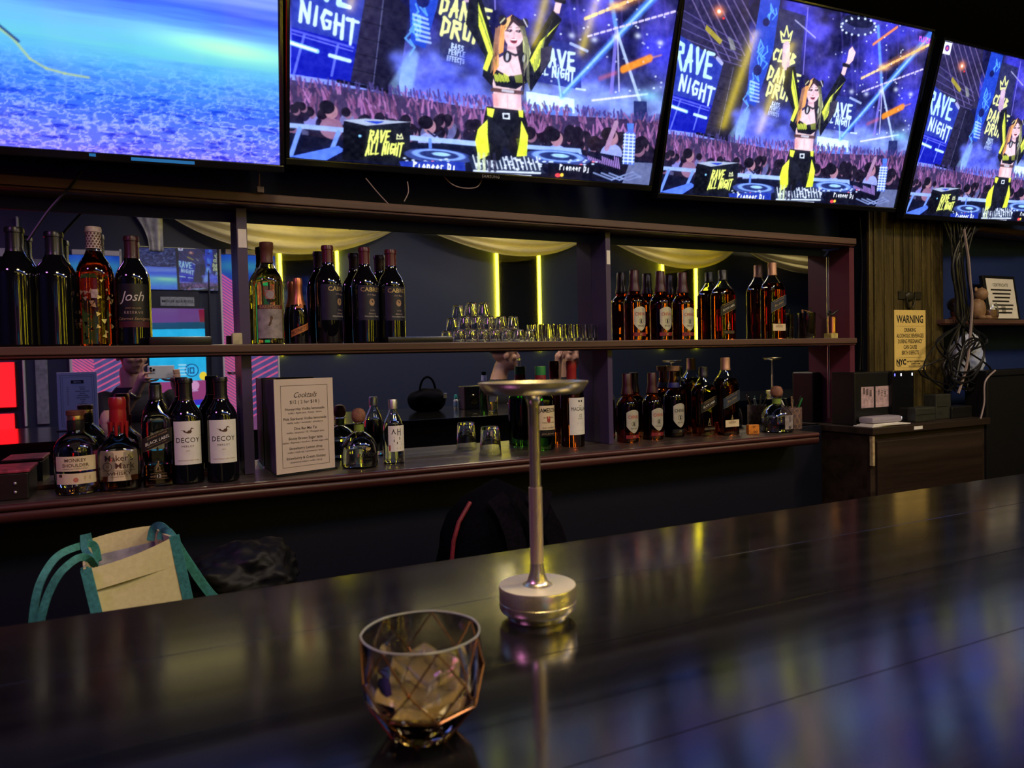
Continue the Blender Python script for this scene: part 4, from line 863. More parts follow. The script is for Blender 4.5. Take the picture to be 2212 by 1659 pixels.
S_riesling = dict(prof=WINE, glass=g_riesling, fill=.74, caps=[('screw_cap', [(.45, .80), (.45, .82), (.42, .83), (.42, .93), (.46, .94), (.46, 1), (.42, 1.004), (0, 1.004)], C_brown)],
                  labels=[dict(w=.90, z=(.06, .36), m=L_grey, text=[(FOOT, .055, .215, I_brown), ('RIESLING', .026, .115, I_pink, dict(space=1.3)), (rect(-1.6, 0, 1.6, .12), .03, .085, I_pink)]), dict(name='upper_label', w=.90, z=(.345, .385), r=1.006, m=L_maroon, text=[('BAREFOOT', .046, .350, I_tan, dict(bold=.012, wide=.9))]),
                          dict(name='seal', w=.30, z=(.44, .525), r=1.0, m=L_grey, text=[(RINGW, .085, .482, I_red)])])
PROS = [(0, 0), (.92, 0), (1, .02), (1, .40), (.95, .50), (.78, .60), (.58, .68), (.47, .76), (.44, .86), (.46, .90), (.46, .97), (.42, 1), (0, 1)]
S_pros = dict(prof=PROS, glass=g_wine, caps=[('foil', [(.80, .60), (.61, .68), (.50, .76), (.475, .86), (.50, .90), (.50, .975), (.44, 1.004), (0, 1.004)], C_copper)], labels=[dict(w=1.1, z=(.17, .27), slant=.42, m=L_orange, text=[('MIONETTO', .075, .197, I_black, dict(shear=.1, wide=.85))]), dict(name='neck_label', w=.42, z=(.50, .59), r=.86, m=L_orange, slant=.3)])
CHIV = [(0, 0), (.93, 0), (1, .015), (1, .52), (.985, .56), (.90, .60), (.72, .635), (.55, .66), (.50, .675), (.54, .70), (.53, .73), (.44, .79), (.40, .84), (.40, .99), (0, 1)]
def s_chiv(cap, neck, lm, band, txt, cork=False):
    caps = [('neck_foil', [(.565, .705), (.555, .735), (.47, .79), (.43, .84), (.43, .995), (.39, 1.006), (0, 1.006)], cap)] if not cork else [('stopper', [(.46, .93), (.60, .935), (.64, 1.0), (.60, 1.006), (0, 1.006)], C_bronze), ('neck_band', [(.575, .70), (.56, .735), (.50, .77)], neck)]
    return dict(prof=CHIV, glass=g_whisky_d, fill=.66, neck=g_whisky, caps=caps, labels=[dict(w=.70, z=(.14, .48), shield=True, m=lm, text=[('CHIVAS', .066, .355, band, dict(bold=.014, wide=.78)), (RINGW, .07, .275, I_black), (multi(disc(0, .25, .22), disc(0, -.2, .26)), .055, .275, I_black), ('REGAL', .03, .20, I_black)]),
               dict(name='lower_label', w=.75, z=(.065, .115), m=L_redband if not cork else L_black, text=[('XII' if not cork else 'XV', .036, .078, I_gold, dict(bold=.01))])])
S_chiv = s_chiv(C_burg2, None, L_silver, I_red, ''); S_chiv15 = s_chiv(None, mat('blue_neck_band', (.02, .025, .20), .4, grain=60), L_silver, I_black, '', True)
SQ = 7.
JWP = [(0, 0), (.90, 0, SQ), (1, .012, SQ), (1, .64, SQ), (.985, .67, 6), (.86, .725, 4.5), (.60, .79, 3), (.43, .85, 2.2), (.40, .87), (.385, .99), (0, 1)]
def s_jw(lm, cap, words, ink, extra, liq=g_whisky_d, fill=.735, hollow=False, cap_z=.86, capm2=None):
    S = dict(prof=JWP, n=48, ay=.8, flat=True, glass=liq, fill=fill, caps=[('cap', [(.44, cap_z), (.44, cap_z + .03), (.42, cap_z + .035), (.42, .99), (.40, 1.004), (0, 1.004)], cap)],
             labels=[dict(w=.97, z=(.40, .535), slant=.40, m=lm, text=[('JOHNNIE WALKER', .024, .502, I_tan, dict(wide=.9)), (words, .042, .448, ink, dict(bold=.008, wide=.86)), ('BLENDED SCOTCH WHISKY', .014, .425, I_tan), (rect(-1, 0, 1, .03), .105, .400, I_gold), (rect(-1, 0, 1, .03), .105, .533, I_gold)]),
                     dict(name='figure', w=.20, z=(.155, .16), m=I_tan, text=[(WALK, .048, .195, I_gold)])] + extra)
    if hollow: S.update(hollow=True, glass=g_clear, level=.22, liq=glass('thin_whisky', (.62, .16, .04), ior=1.36))
    return S
XT = dict(name='age_label', w=.60, z=(.085, .135), m=L_black, text=[('AGED 12 YEARS', .028, .10, I_tan)])
S_jwb = s_jw(L_black, C_black, 'BLACK LABEL', I_white, [XT]); S_jwb_open = s_jw(L_black, C_black, 'BLACK LABEL', I_white, [dict(name='age_label', w=.62, z=(.08, .082), m=I_tan, text=[('AGED   YEARS', .024, .098, I_tan), ('12', .046, .092, I_white, dict(bold=.01)), (rect(-.8, 0, .8, .03), .09, .132, I_tan)])], hollow=True)
S_jwblue = s_jw(L_blue, C_bronze, 'Blue Label', I_gold, [dict(name='lower_label', w=.80, z=(.11, .20), m=L_cream, text=[(LINES(3, 3.2), .04, .175, I_tan)])], cap_z=.84)
PATR = [(0, 0), (.90, 0), (.98, .03), (1, .10), (.98, .28), (.90, .40), (.72, .50), (.45, .57), (.29, .60), (.26, .63), (.26, .74), (.34, .745), (.34, .76), (.26, .765)]
def s_pat(labels): return dict(prof=PATR, n=44, hollow=True, glass=g_clear, th=.003, level=.33, liq=g_water, cn=24, caps=[('collar', [(.28, .615), (.275, .735)], mat('green_ribbon', (.20, .30, .05), .4, grain=40)), ('cork_ball', [(.22, .765), (.34, .80), (.385, .86), (.36, .93), (.26, .985), (.10, 1.003), (0, 1.005)], C_cork)], labels=labels)
S_pat = s_pat([dict(w=.03, z=(.02, .021), m=I_black, r=1.0, text=[('PATRÓN', .085, .20, I_black, dict(x=.22, bold=.015)), ('SILVER', .05, .145, I_black, dict(x=.22)), ('TEQUILA', .034, .105, I_black, dict(x=.22)), (multi(disc(0, 0, .5, .3), disc(-.3, .1, .2), disc(.4, .1, .16)), .09, .33, I_gold, dict(x=.22))])])
S_pat2 = s_pat([dict(w=.36, z=(.08, .38), c=.45, m=L_grey, name='back_label', text=[(LINES(7, 1.), .07, .34, I_black, dict(x=0.)), (BARS, .07, .12, I_black)])])
MAKE = [(0, 0), (.88, 0, 3.4), (.95, .015, 3.4), (1, .30, 3.4), (.985, .42, 3.2), (.90, .475, 2.8), (.66, .525, 2.3), (.46, .565), (.37, .62), (.345, .70), (.35, .80), (.36, .90), (.34, .99), (0, 1)]
drip = lambda: None
S_make = dict(prof=MAKE, n=44, hollow=True, glass=g_clear, th=.003, level=.17, liq=glass('bourbon', (.55, .14, .03), ior=1.36), caps=[('wax_cap', [(.375, .70), (.40, .76), (.385, .86), (.37, .88), (.40, .90), (.40, .975), (.35, 1.006), (0, 1.006)], C_wax)],
              labels=[dict(w=.88, z=(.115, .44), m=L_cream, text=[("Maker's", .090, .330, I_brown, dict(bold=.008)), ('Mark', .090, .248, I_brown, dict(bold=.008, x=.25)), (RINGW, .085, .272, I_brown, dict(x=-.52)), ('IV', .034, .258, I_brown, dict(x=-.50)), ('KENTUCKY STRAIGHT BOURBON', .020, .217, I_brown, dict(space=1.05)), ('WHISKY', .050, .178, I_brown, dict(bold=.014, wide=1.25)), ('Handmade since 1953', .019, .156, I_brown), (LINES(2, 5.2), .022, .142, I_brown)]),
                      dict(name='glass_crest', w=.02, z=(.5, .501), r=.86, m=I_tan)])
MONK = [(0, 0), (.86, 0), (.95, .012), (1, .05), (1, .50), (.97, .56), (.86, .625), (.66, .68), (.45, .715), (.38, .74), (.36, .78), (.36, .93), (0, .94)]
S_monk = dict(prof=MONK, n=44, hollow=True, glass=g_clear, th=.003, level=.10, liq=g_amber, caps=[('neck_sleeve', [(.375, .765), (.385, .80), (.385, .865), (.375, .88)], C_black), ('gold_ring', [(.36, .885), (.365, .91), (.35, .935)], C_gold), ('stopper', [(.36, .935), (.40, .94), (.41, .99), (.38, 1.0), (0, 1.0)], C_brown)],
              labels=[dict(w=.98, z=(.29, .465), m=L_cream, text=[('MONKEY', .056, .400, I_brown, dict(bold=.005)), ('SHOULDER', .056, .340, I_brown, dict(bold=.005)), ('BLENDED MALT SCOTCH WHISKY', .017, .312, I_brown)]), dict(name='lower_label', w=.98, z=(.135, .262), m=L_cream, text=[(LINES(5, 2.2), .035, .22, I_tan, dict(x=.5)), (rect(-.6, -.5, .6, .5), .035, .238, I_brown, dict(x=-.7)), (disc(0, 0, .5), .055, .185, mat('salmon_ink', (.62, .20, .14), .5, grain=60))]),
                      dict(name='emblem', w=.03, z=(.60, .602), r=.985, m=I_black, text=[(multi(disc(-.45, .1, .28), disc(0, -.15, .32), disc(.45, .1, .28), disc(-.2, .35, .25), disc(.25, .38, .25), disc(.6, .45, .18), disc(0, -.5, .2)), .075, .585, I_black)])])
SOJU = [(0, 0), (.93, 0), (1, .015), (1, .50), (.97, .58), (.82, .67), (.58, .75), (.44, .81), (.40, .85), (.40, .93), (.40, .935)]
S_soju = dict(prof=SOJU, hollow=True, glass=g_clear, level=.62, liq=g_water, caps=[('screw_cap', [(.44, .86), (.44, .99), (.40, 1.003), (0, 1.003)], C_silver)], labels=[dict(w=.95, z=(.20, .60), c=.15, m=L_white, text=[(multi(stroke([(-.55, .9), (-.8, .3)], .09), stroke([(-.6, .75), (-.35, .3)], .09), stroke([(-.1, .95), (-.1, .15)], .09), stroke([(.25, .98), (.25, .12)], .09), stroke([(-.1, .6), (.25, .6)], .08)), .13, .43, I_black, dict(x=.05)),
         (multi(stroke([(-.55, .95), (.15, .95)], .09), stroke([(.15, .95), (.15, .68)], .09), stroke([(.15, .68), (-.55, .68)], .09), stroke([(-.55, .68), (-.55, .42)], .09), stroke([(-.55, .42), (.2, .42)], .09), stroke([(-.18, .42), (-.18, .15)], .09), stroke([(-.75, .12), (.4, .12)], .09)), .13, .295, I_black, dict(x=.05)), (rect(-.25, -1, .25, 1), .045, .255, I_red, dict(x=-.82)), (LINES(3, 2.2), .03, .255, I_tan, dict(x=.05))])])
JAM = [(0, 0), (.93, 0), (1, .015), (1, .56), (.97, .60), (.80, .66), (.55, .70), (.42, .74), (.38, .80), (.40, .88), (.38, .90), (.38, .99), (0, 1)]
S_jam = dict(prof=JAM, glass=g_green_d, fill=.60, neck=g_green, caps=[('neck_label', [(.41, .80), (.43, .88), (.41, .90)], L_redband), ('cap', [(.42, .90), (.42, .99), (.40, 1.004), (0, 1.004)], C_green)], labels=[dict(w=.98, z=(.245, .535), m=L_cream, c=.1, text=[('JAMESON', .072, .455, I_black, dict(bold=.014, wide=.8)), (multi(rect(-.3, -.4, .3, .3), disc(0, -.4, .3)), .075, .385, I_red), ('ESTD      1780', .022, .385, I_brown), ('TRIPLE DISTILLED', .022, .325, I_brown), (LINES(3, 5), .018, .30, I_brown), ('IRISH WHISKEY', .024, .262, I_brown)]), dict(name='lower_label', w=.98, z=(.17, .235), c=.1, m=L_black, text=[('John Jameson', .034, .19, I_tan, dict(shear=.4))])])
MACA = [(0, 0), (.93, 0), (1, .015), (1, .60), (.96, .65), (.84, .70), (.60, .745), (.42, .78), (.37, .82), (.37, .99), (0, 1)]
S_maca = dict(prof=MACA, glass=g_whisky_d, fill=.70, caps=[('cap', [(.41, .79), (.405, .90), (.43, .91), (.43, .985), (.40, 1.004), (0, 1.004)], C_red)], labels=[dict(w=.96, z=(.145, .575), c=.2, m=L_white, text=[('THE', .02, .475, I_brown), ('MACALLAN', .062, .425, I_black, dict(wide=.72)), ('12', .062, .345, I_black, dict(wide=.7)), ('YEARS OLD', .014, .325, I_brown), (LINES(4, 4.2), .020, .285, I_brown), (LINES(2, 3), .018, .195, I_brown), (multi(rect(-.7, -.3, -.2, .3), rect(.2, -.3, .7, .3)), .04, .535, I_black)])])
S_rose = dict(prof=WINE, glass=g_rose, fill=.80, caps=[cap_over(.82, mat('checkered_capsule', (.60, .48, .50), .4, grain=60), .014)], labels=[dict(w=.18, z=(.40, .47), m=I_pink, name='flower_mark', text=[(multi(disc(-.3, 0, .3), disc(.3, .1, .3), disc(0, .4, .3), disc(0, -.35, .3)), .045, .435, I_pink)])])

# ---- bottles on the middle shelf, their bases close to the mirror
yS = lambda d: MIR - d
bottle('wine_bottle', 'tall black wine bottle at the shelf end, half cut by the picture edge', 38, 493, 42, yS(.07), ZS, S_dark)
t = bottle('wine_bottle', 'tall black wine bottle with bare dark glass, second on the middle shelf', 123, 503, 42, yS(.07), ZS, S_dark)
t = bottle('rose_bottle', 'amber rose wine bottle with checkered capsule and gold flower print', 208, 492, 36, yS(.06), ZS, S_rose)
cm = [c for c in t.children if c.name.startswith('capsule')][0]; g = G(); R_ = .41 * 36 * depth(t.location) / FPX * 1.07; H_ = zat(208, 492, t.location.y) - ZS
for i in range(7):
    for k in range(14):
        a = 2 * pi * (k + .5 * (i % 2)) / 14; z = (.835 + .022 * i) * H_; d = .011 * H_; w_ = .15
        g.add([(R_ * sin(a), -R_ * cos(a), z - d), (R_ * sin(a + w_), -R_ * cos(a + w_), z), (R_ * sin(a), -R_ * cos(a), z + d), (R_ * sin(a - w_), -R_ * cos(a - w_), z)], [(0, 1, 2, 3)])
tag(obj('check_pattern', g, I_brown, cm), kind='stuff')
g = G(); rr = np.random.default_rng(3)
for k in range(26):
    a = rr.uniform(-1.2, 1.2); z = rr.uniform(.06, .58) * H_; R2 = 36 * depth(t.location) / FPX * .985 + .0005; s = rr.uniform(.004, .009); th = rr.uniform(0, 6)
    q = [(a + s / R2 * cos(th + 2 * pi * j / 6) * (1 if j % 2 else .5), z + s * sin(th + 2 * pi * j / 6) * (1 if j % 2 else .5)) for j in range(6)]
    g.add([(R2 * sin(u), -R2 * cos(u), zz) for u, zz in q], [tuple(range(6))])
tag(obj('gold_flower_print', g, I_gold, t), kind='stuff')
bottle('wine_bottle', 'dark red wine bottle with white script name on a black label', 290, 512, 35, yS(.05), ZS, S_josh)
bottle('white_wine_bottle', 'pale green white-wine bottle with grey footprint label', 581, 525, 32, yS(.05), ZS, S_riesling)
bottle('prosecco_bottle', 'small sparkling wine bottle with copper foil and slanted orange label', 648, 602, 20, yS(.05), ZS, S_pros)
for px, tp, lb in ((712, 532, 'wine bottle with navy label and burgundy capsule, beside the small copper foil bottle'), (791, 536, 'wine bottle with navy label and burgundy capsule, middle of the three alike'), (848, 541, 'wine bottle with navy label and burgundy capsule, nearest the stacked tumblers')):
    bottle('wine_bottle', lb, px, tp, 29, yS(.065), ZS, S_cab, group='three alike wine bottles')
for px, tp, lb in ((1372, 585, 'burgundy necked silver shield whisky next to the purple divider on the middle shelf'), (1428, 587, 'whisky bottle with burgundy neck and silver shield, middle of three on the middle shelf'), (1476, 590, 'whisky bottle with burgundy neck and silver shield, before the yellow light strip')):
    bottle('whisky_bottle', lb, px, tp, 24, yS(.042), ZS, S_chiv, group='shield label whiskies on the middle shelf')
bottle('whisky_bottle', 'square whisky bottle with black cap and slanted black label on the middle shelf', 1563, 585, 23, yS(.04), ZS, S_jwb)
bottle('whisky_bottle', 'tall square whisky bottle with bronze cap and slanted blue label on the middle shelf', 1670, 569, 23, yS(.04), ZS, S_jwblue)

# ---- bottles on the back counter
def yc(px, py, R=.035):       # centre of a base whose front edge is seen at this pixel
    p = atz(px, py, ZC); return p.y + R * .8
bottle('whisky_bottle', 'round clear whisky bottle with brown stopper and cream label, nearly empty', 166, 886, 44, yc(166, 1068, .04), ZC, S_monk, py=980)
t = bottle('bourbon_bottle', 'squarish bourbon bottle dipped in dripping red wax with cream label', 257, 859, 43, yc(257, 1060, .04), ZC, S_make, py=960)
R_ = 43 * depth(t.location) / FPX; H_ = zat(257, 859, t.location.y) - ZC; cm = [c for c in t.children if c.name.startswith('wax_cap')][0]; g = G()
for k in range(9):
    a = 2 * pi * k / 9 + .3; L_ = [.10, .05, .13, .07, .15, .06, .11, .08, .14][k] * H_; r_ = .385 * R_
    g.tube([(r_ * cos(a), r_ * sin(a), .74 * H_), (r_ * .99 * cos(a), r_ * .99 * sin(a), .70 * H_ - L_ * .6), (r_ * .98 * cos(a), r_ * .98 * sin(a), .70 * H_ - L_)], [.005, .0042, .0035], 8)
tag(obj('wax_drips', g, C_wax, cm, smooth=1.), kind='stuff')
bottle('whisky_bottle', 'square clear whisky bottle with slanted black label, low level of whisky', 340, 832, 30, yc(340, 1052), ZC, S_jwb_open, py=950)
bottle('wine_bottle', 'wine bottle with white duck label, beside the half empty square whisky', 404, 818, 33, yc(404, 1046), ZC, S_decoy, py=940, group='two duck label wines')
bottle('wine_bottle', 'wine bottle with white duck label, beside the divider board', 480, 815, 33, yc(480, 1042), ZC, S_decoy, py=940, group='two duck label wines')
bottle('tequila_bottle', 'squat clear tequila bottle with cork ball, beside the cocktail menu', 776, 882, 40, yc(776, 1012, .045), ZC, S_pat, py=950)
bottle('soju_bottle', 'small clear soju bottle with pale label and dark strokes', 850, 863, 22.5, yc(850, 1003, .03), ZC, S_soju, py=940)
bottle('whiskey_bottle', 'green whiskey bottle with cream label behind the lamp stem', 1169, 792, 29, yc(1169, 973), ZC, S_jam, py=900)
bottle('whisky_bottle', 'whisky bottle with red cap and white label beside the purple divider', 1236, 780, 26.5, yc(1236, 966), ZC, S_maca, py=900)
bottle('whisky_bottle', 'whisky bottle with burgundy neck and silver shield, beside the divider on the counter', 1355, 808, 24, yc(1355, 957), ZC, S_chiv, py=880)
bottle('whisky_bottle', 'whisky bottle with burgundy neck and silver shield, second on the counter', 1409, 806, 23, yc(1409, 951), ZC, S_chiv, py=880)
bottle('whisky_bottle', 'whisky bottle with flared stopper and blue neck band on the counter', 1455, 791, 23, yc(1455, 945), ZC, S_chiv15, py=880)
bottle('whisky_bottle', 'square whisky bottle with black cap and slanted black label on the counter', 1520, 793, 23, yc(1520, 943), ZC, S_jwb, py=880)
bottle('whisky_bottle', 'tall square whisky bottle with bronze cap and slanted blue label on the counter', 1568, 773, 24, yc(1568, 941), ZC, S_jwblue, py=880)
bottle('tequila_bottle', 'squat clear tequila bottle with cork ball, beside the pen cup', 1678, 834, 35, yc(1678, 935, .04), ZC, S_pat2, py=900, rz=-.4)
# ================================================================ things on the shelves and counter
# cocktail menu: three sided stand
bl, br, bk = atz(598, 1026, ZC + .007), atz(724, 1009, ZC + .007), atz(573, 1009, ZC + .007)
mh = zat(592, 820, bl.y) - bl.z
t = thing('menu_stand', 'three sided cocktail menu stand with cream card and thin border', 'menu', (bl.x, bl.y, ZC))
bl, br, bk = [p - Vector((bl.x, bl.y, ZC)) for p in (bl.copy(), br, bk)]
M_card = mat('menu_card', (.66, .56, .50), .38, spec=.5, coat=.3, grain=5, gcol=(.60, .50, .45)); M_cardb = mat('menu_side_card', (.16, .14, .16), .4, grain=12)
up = Vector((0, 0, mh)); ex = (br - bl); wM = ex.length; ex.normalize(); nr = Vector((ex.y, -ex.x, 0))
def slab(a, b, th, n, m, nm):
    g = G().add([a, b, b + up, a + up, a - n * th, b - n * th, b + up - n * th, a + up - n * th], [(0, 1, 2, 3), (5, 4, 7, 6), (0, 4, 5, 1), (1, 5, 6, 2), (2, 6, 7, 3), (3, 7, 4, 0)]); return obj(nm, g, m, t)
fr = slab(bl, br, .003, nr, M_card, 'front_card')
e2 = (bk - bl).normalized(); n2 = Vector((-e2.y, e2.x, 0)); n2 = n2 if n2.y < 0 or n2.x < 0 else -n2
slab(bl + e2 * .004, bk, .003, n2, M_cardb, 'side_card')
far = bk + ex * wM * .9
slab(bk + ex * .004, bk + ex * wM, .003, -nr, M_cardb, 'rear_card')
cc = (bl + br + bk) / 3; g = G().prism([(0, 0)], 0, 0) if False else G()
q = [bl + (bl - cc) * .06 - Vector((0, 0, .004)), br + (br - cc) * .06 - Vector((0, 0, .004)), bk + ex * wM + Vector((.004, .004, -.004)), bk + (bk - cc) * .06 - Vector((0, 0, .004))]
g.add([p - Vector((0, 0, .0028)) for p in q] + [p + Vector((0, 0, .003)) for p in q], [(3, 2, 1, 0), (4, 5, 6, 7), (0, 1, 5, 4), (1, 2, 6, 5), (2, 3, 7, 6), (3, 0, 4, 7)])
obj('acrylic_foot', g, glass('acrylic', (.85, .86, .88), .08), t)
F = flat(bl + ex * wM / 2 + nr * .0006, ex, (0, 0, 1)); g = G(); I_menu = mat('menu_ink', (.045, .030, .028), .6, grain=90)
put(g, frame2(-wM * .40, mh * .06, wM * .40, mh * .93, .0009), F)
put(g, text_geo('Cocktails', mh * .082, .0, shear=.45, wide=.9), lambda x, y: F(x, y + mh * .80)); put(g, text_geo('$12 ( 2 for $18 )', mh * .052), lambda x, y: F(x, y + mh * .735))
for k, (a, b) in enumerate((('Honeycrisp Vodka lemonade', 'vodka / Apple juice / honey / lemon'), ('Pink Starburst Vodka lemonade', 'vanilla vodka / lemonade / strawberry'), ('Dive Bar Mai Tai', 'malibu / amaretto / OJ / Pineapple juice'), ('Boozy Brown Sugar latte', 'kahlua / Espresso / bourbon / Brown sugar milk'), ('Strawberry Lemon drop', 'vodka / triple sec / strawberry / lemon'), ('Strawberry & Cream Ecstasy', 'strawberry cream / vodka / syrup'))):
    z = mh * (.665 - .105 * k); put(g, text_geo(a, mh * .040, .006), lambda x, y: F(x, y + z)); put(g, text_geo(b, mh * .028), lambda x, y: F(x, y + z - mh * .038))
obj('lettering', g, I_menu, fr)

# tumblers stacked upside down, and shot glasses
def glass_geo(r0, r1, h, th=.0016, base=.006, n=28):   # upside down: rim at the bottom
    return G().lathe([(r1, 0), (r1 - .0002, .001), (r0 + (r1 - r0) * .12, h * .86), (r0 * .98, h - .003), (r0 * .90, h), (0, h), (0, h - base), (r0 * .82, h - base), (r0 * .86, h - base - .003), (r1 - th, .001), (r1 - th, 0), (r1, 0)], n)
M_gl2 = glass('tumbler_glass', (.92, .93, .93), .015)
proto = None
def put_glass(px, y, z, lb, grp, geo, nm='tumbler'):
    o = bpy.data.objects.new(nm, geo); COL.objects.link(o); o.location = (xat(px, y, 715), y, z); return tag(o, lb, 'glass', grp)
kk = depth((1.0, MIR - .06, ZS)) / FPX
tm = obj('tumbler', glass_geo(.0165, .0215, .0445), M_gl2, smooth=.6); tmm = tm.data; bpy.data.objects.remove(tm)
sm_ = obj('shot_glass', G().lathe([(0, 0), (.0085, 0), (.0095, .004), (.0125, .064), (.0115, .064), (.0085, .014), (0, .013)], 20), M_gl2, smooth=.6); smm = sm_.data; bpy.data.objects.remove(sm_)
ORD = 'first second third fourth fifth sixth seventh eighth ninth tenth eleventh'.split()
yt = MIR - .060; pitch = .0452
for k, px in enumerate((992, 1018, 1044, 1070, 1096, 1121, 1146)): put_glass(px, yt, ZS, 'clear upside-down tumbler, %s from the wine bottles in the bottom tier' % ORD[k], 'bottom tier tumblers', tmm)
for k, px in enumerate((1005, 1031, 1057, 1083, 1109)): put_glass(px, yt, ZS + pitch, 'clear upside-down tumbler, %s from the wine bottles in the middle tier' % ORD[k], 'middle tier tumblers', tmm)
for px, lb in ((1019, 'clear tumbler turned upside down on top of the stack, nearer the wine bottles'), (1046, 'clear tumbler turned upside down on top of the stack, nearer the shot glasses')): put_glass(px, yt, ZS + 2 * pitch, lb, None, tmm)
for k in range(11): put_glass(1162 + 12.8 * k, MIR - .030 - .012 * (k % 2), ZS, 'slender clear shot glass, %s in the row counted from the tumblers' % ORD[k], 'row of shot glasses', smm, 'shot_glass')
p = atz(1058, 985, ZC); y0 = p.y + .03
o = obj('tumbler', glass_geo(.033, .040, .104, .002, .012, 36), M_gl2, smooth=.6); o.location = (xat(1059, y0, 950), y0, ZC); o.scale = [24 * depth((xat(1059, y0), y0, ZC)) / FPX / .040] * 2 + [(zat(1058, 921, y0) - ZC) / .104]
tag(o, 'large clear tumbler upside down on the back counter before the mirror', 'glass')

# small things on the middle shelf
def shelf_box(nm, lb, cat, px0, px1, top, y, m, d=.05, c=.004, zb=ZS):
    x0, x1 = xat(px0, y, 735), xat(px1, y, 735); z1 = zat((px0 + px1) / 2, top, y)
    o = obj(nm, G().bbox((0, 0, 0), (x1 - x0, d, z1 - zb), min(c, (z1 - zb) * .45)), m, smooth=.6); o.location = (x0, y, zb); return tag(o, lb, cat)
shelf_box('serving_tray', 'flat black tray lying on the middle shelf beside the script label wine', 'tray', 322, 458, 727, MIR - .13, M_dark, .05, .006)
shelf_box('serving_tray', 'flat black tray with rounded end lying on the middle shelf before the tumblers', 'tray', 838, 980, 727, MIR - .13, M_dark, .05, .006)
shelf_box('small_box', 'small pale yellow box at the foot of the divider on the middle shelf', 'box', 502, 524, 719, 2.235, mat('pale_card', (.62, .58, .34), .6, grain=40), .03)
y0 = MIR - .06; x0 = xat(1742, y0, 700); zt = zat(1742, 676, y0)
t = thing('tool_jar', 'dark ribbed glass jar holding bar tools at the shelf end', 'jar', (x0, y0, ZS)); h = zt - ZS; r_ = 19 * depth((x0, y0, ZS)) / FPX
obj('jar_glass', G().lathe([(0, 0), (r_ * .9, 0), (r_, .006), (r_, h), (r_ * .93, h), (r_ * .9, .01), (0, .01)], 30), glass('smoked_glass', (.16, .14, .16), .08), t, smooth=.6)
obj('opener', G().tube([(-.02, -.01, .02), (-.035, -.01, h + .012), (.02, .0, h + .004)], .004, 8), C_bronze, t); obj('stirrer', G().tube([(.01, .01, .02), (.03, .0, h + .025), (.0, -.01, h + .018)], .003, 8), M_dark, t)
y0 = MIR - .06; x0 = xat(1797, y0, 700)
t = thing('kitchen_torch', 'copper cylinder with black trigger head standing on a yellow block', 'torch', (x0, y0, ZS)); r_ = 9 * depth((x0, y0, ZS)) / FPX; z1 = zat(1797, 720, y0) - ZS; z2 = zat(1797, 683, y0) - ZS
obj('block', G().bbox((-.028, -.02, 0), (.014, .02, z1), .002), mat('yellow_card', (.60, .50, .16), .6, grain=40), t); obj('cylinder', G().lathe([(0, z1), (r_, z1), (r_, z2 - .004), (r_ * .7, z2), (0, z2)], 24), mat('polished_copper', (.85, .42, .25), .2, metal=1., bump=.02), t, smooth=.6)
obj('trigger_head', G().tube([(-.022, 0, z2 + .008), (0, 0, z2 + .006), (.03, -.01, z2 + .028)], [.006, .007, .003], 8).tube([(0, 0, z2 - .002), (-.012, 0, z2 + .026)], .005, 8), M_dark, t, smooth=.8)

# small things on the back counter
def px_at(px, py, z=ZC): return atz(px, py, z)
p = px_at(1634, 938); w_ = 13 * depth(p) / FPX
t = thing('sauce_card', 'small orange card box standing on the counter beside the tequila', 'box', (p.x, p.y + .012, ZC), -.2); h = 20 * depth(p) / FPX
obj('card_body', G().bbox((-w_, 0, 0), (w_, .02, h), .002), mat('orange_card', (.80, .26, .03), .5, grain=50), t); g = G(); put(g, text_geo('OO', .012, .02), flat((.006, -.0006, h * .12), (1, 0, 0), (0, 0, 1))); put(g, LINES(1, .6), lambda x, y: Vector((x * .018, -.0006, h * .75 + y * .018))); obj('lettering', g, M_ink, t)
p = px_at(1727, 928); r_ = 21 * depth(p) / FPX; h = zat(1727, 878, p.y + r_) - ZC
t = thing('pen_cup', 'round brown cup with honeycomb print holding pens', 'cup', (p.x, p.y + r_, ZC)); M_cup = mat('cup_print', (.16, .10, .11), .6, grain=90)
obj('cup_wall', G().lathe([(0, 0), (r_ * .94, 0), (r_, .004), (r_, h), (r_ * .93, h), (r_ * .9, .008), (0, .008)], 32), M_cup, t, smooth=.6); g = G()
for i in range(4):
    for k in range(12):
        a = 2 * pi * (k + .5 * (i % 2)) / 12; z = h * (.16 + .23 * i)
        for j in range(6):
            b0, b1 = pi / 3 * j + .5236, pi / 3 * (j + 1) + .5236; s = h * .125
            q = [(a + s * cos(b) * m_ / r_, z + s * sin(b) * m_) for b, m_ in ((b0, 1), (b1, 1), (b1, .86), (b0, .86))]
            g.add([((r_ + .0005) * sin(u), -(r_ + .0005) * cos(u), zz) for u, zz in q], [(0, 1, 2, 3)])
tag(obj('honeycomb_print', g, I_tan, t), kind='stuff')
for k, (a, c) in enumerate(((2.6, M_paper), (3.3, M_dark), (3.9, I_tan), (4.6, M_dark), (5.3, C_green), (6.0, M_dark), (.6, M_dark))):
    obj('pen', G().tube([(r_ * .3 * cos(a + 2), r_ * .3 * sin(a + 2), .012), (r_ * .82 * cos(a), r_ * .82 * sin(a), h + .008 + .006 * (k % 3)), (r_ * 1.05 * cos(a), r_ * 1.05 * sin(a), h + .03 + .008 * (k % 3))], .0035, 8), c, t)
p = px_at(1767, 921, ZC); y0 = 2.25; x0 = xat(1767, y0, 900)
t = thing('rivet_case', 'black case with metal rivets and rose flecked top at the counter end', 'case', (xat(-30, 2.17, 1040), 2.14, ZC)); x1 = xat(62, 2.14, 1040) - t.location.x; h = zat(30, 1022, 2.14) - ZC
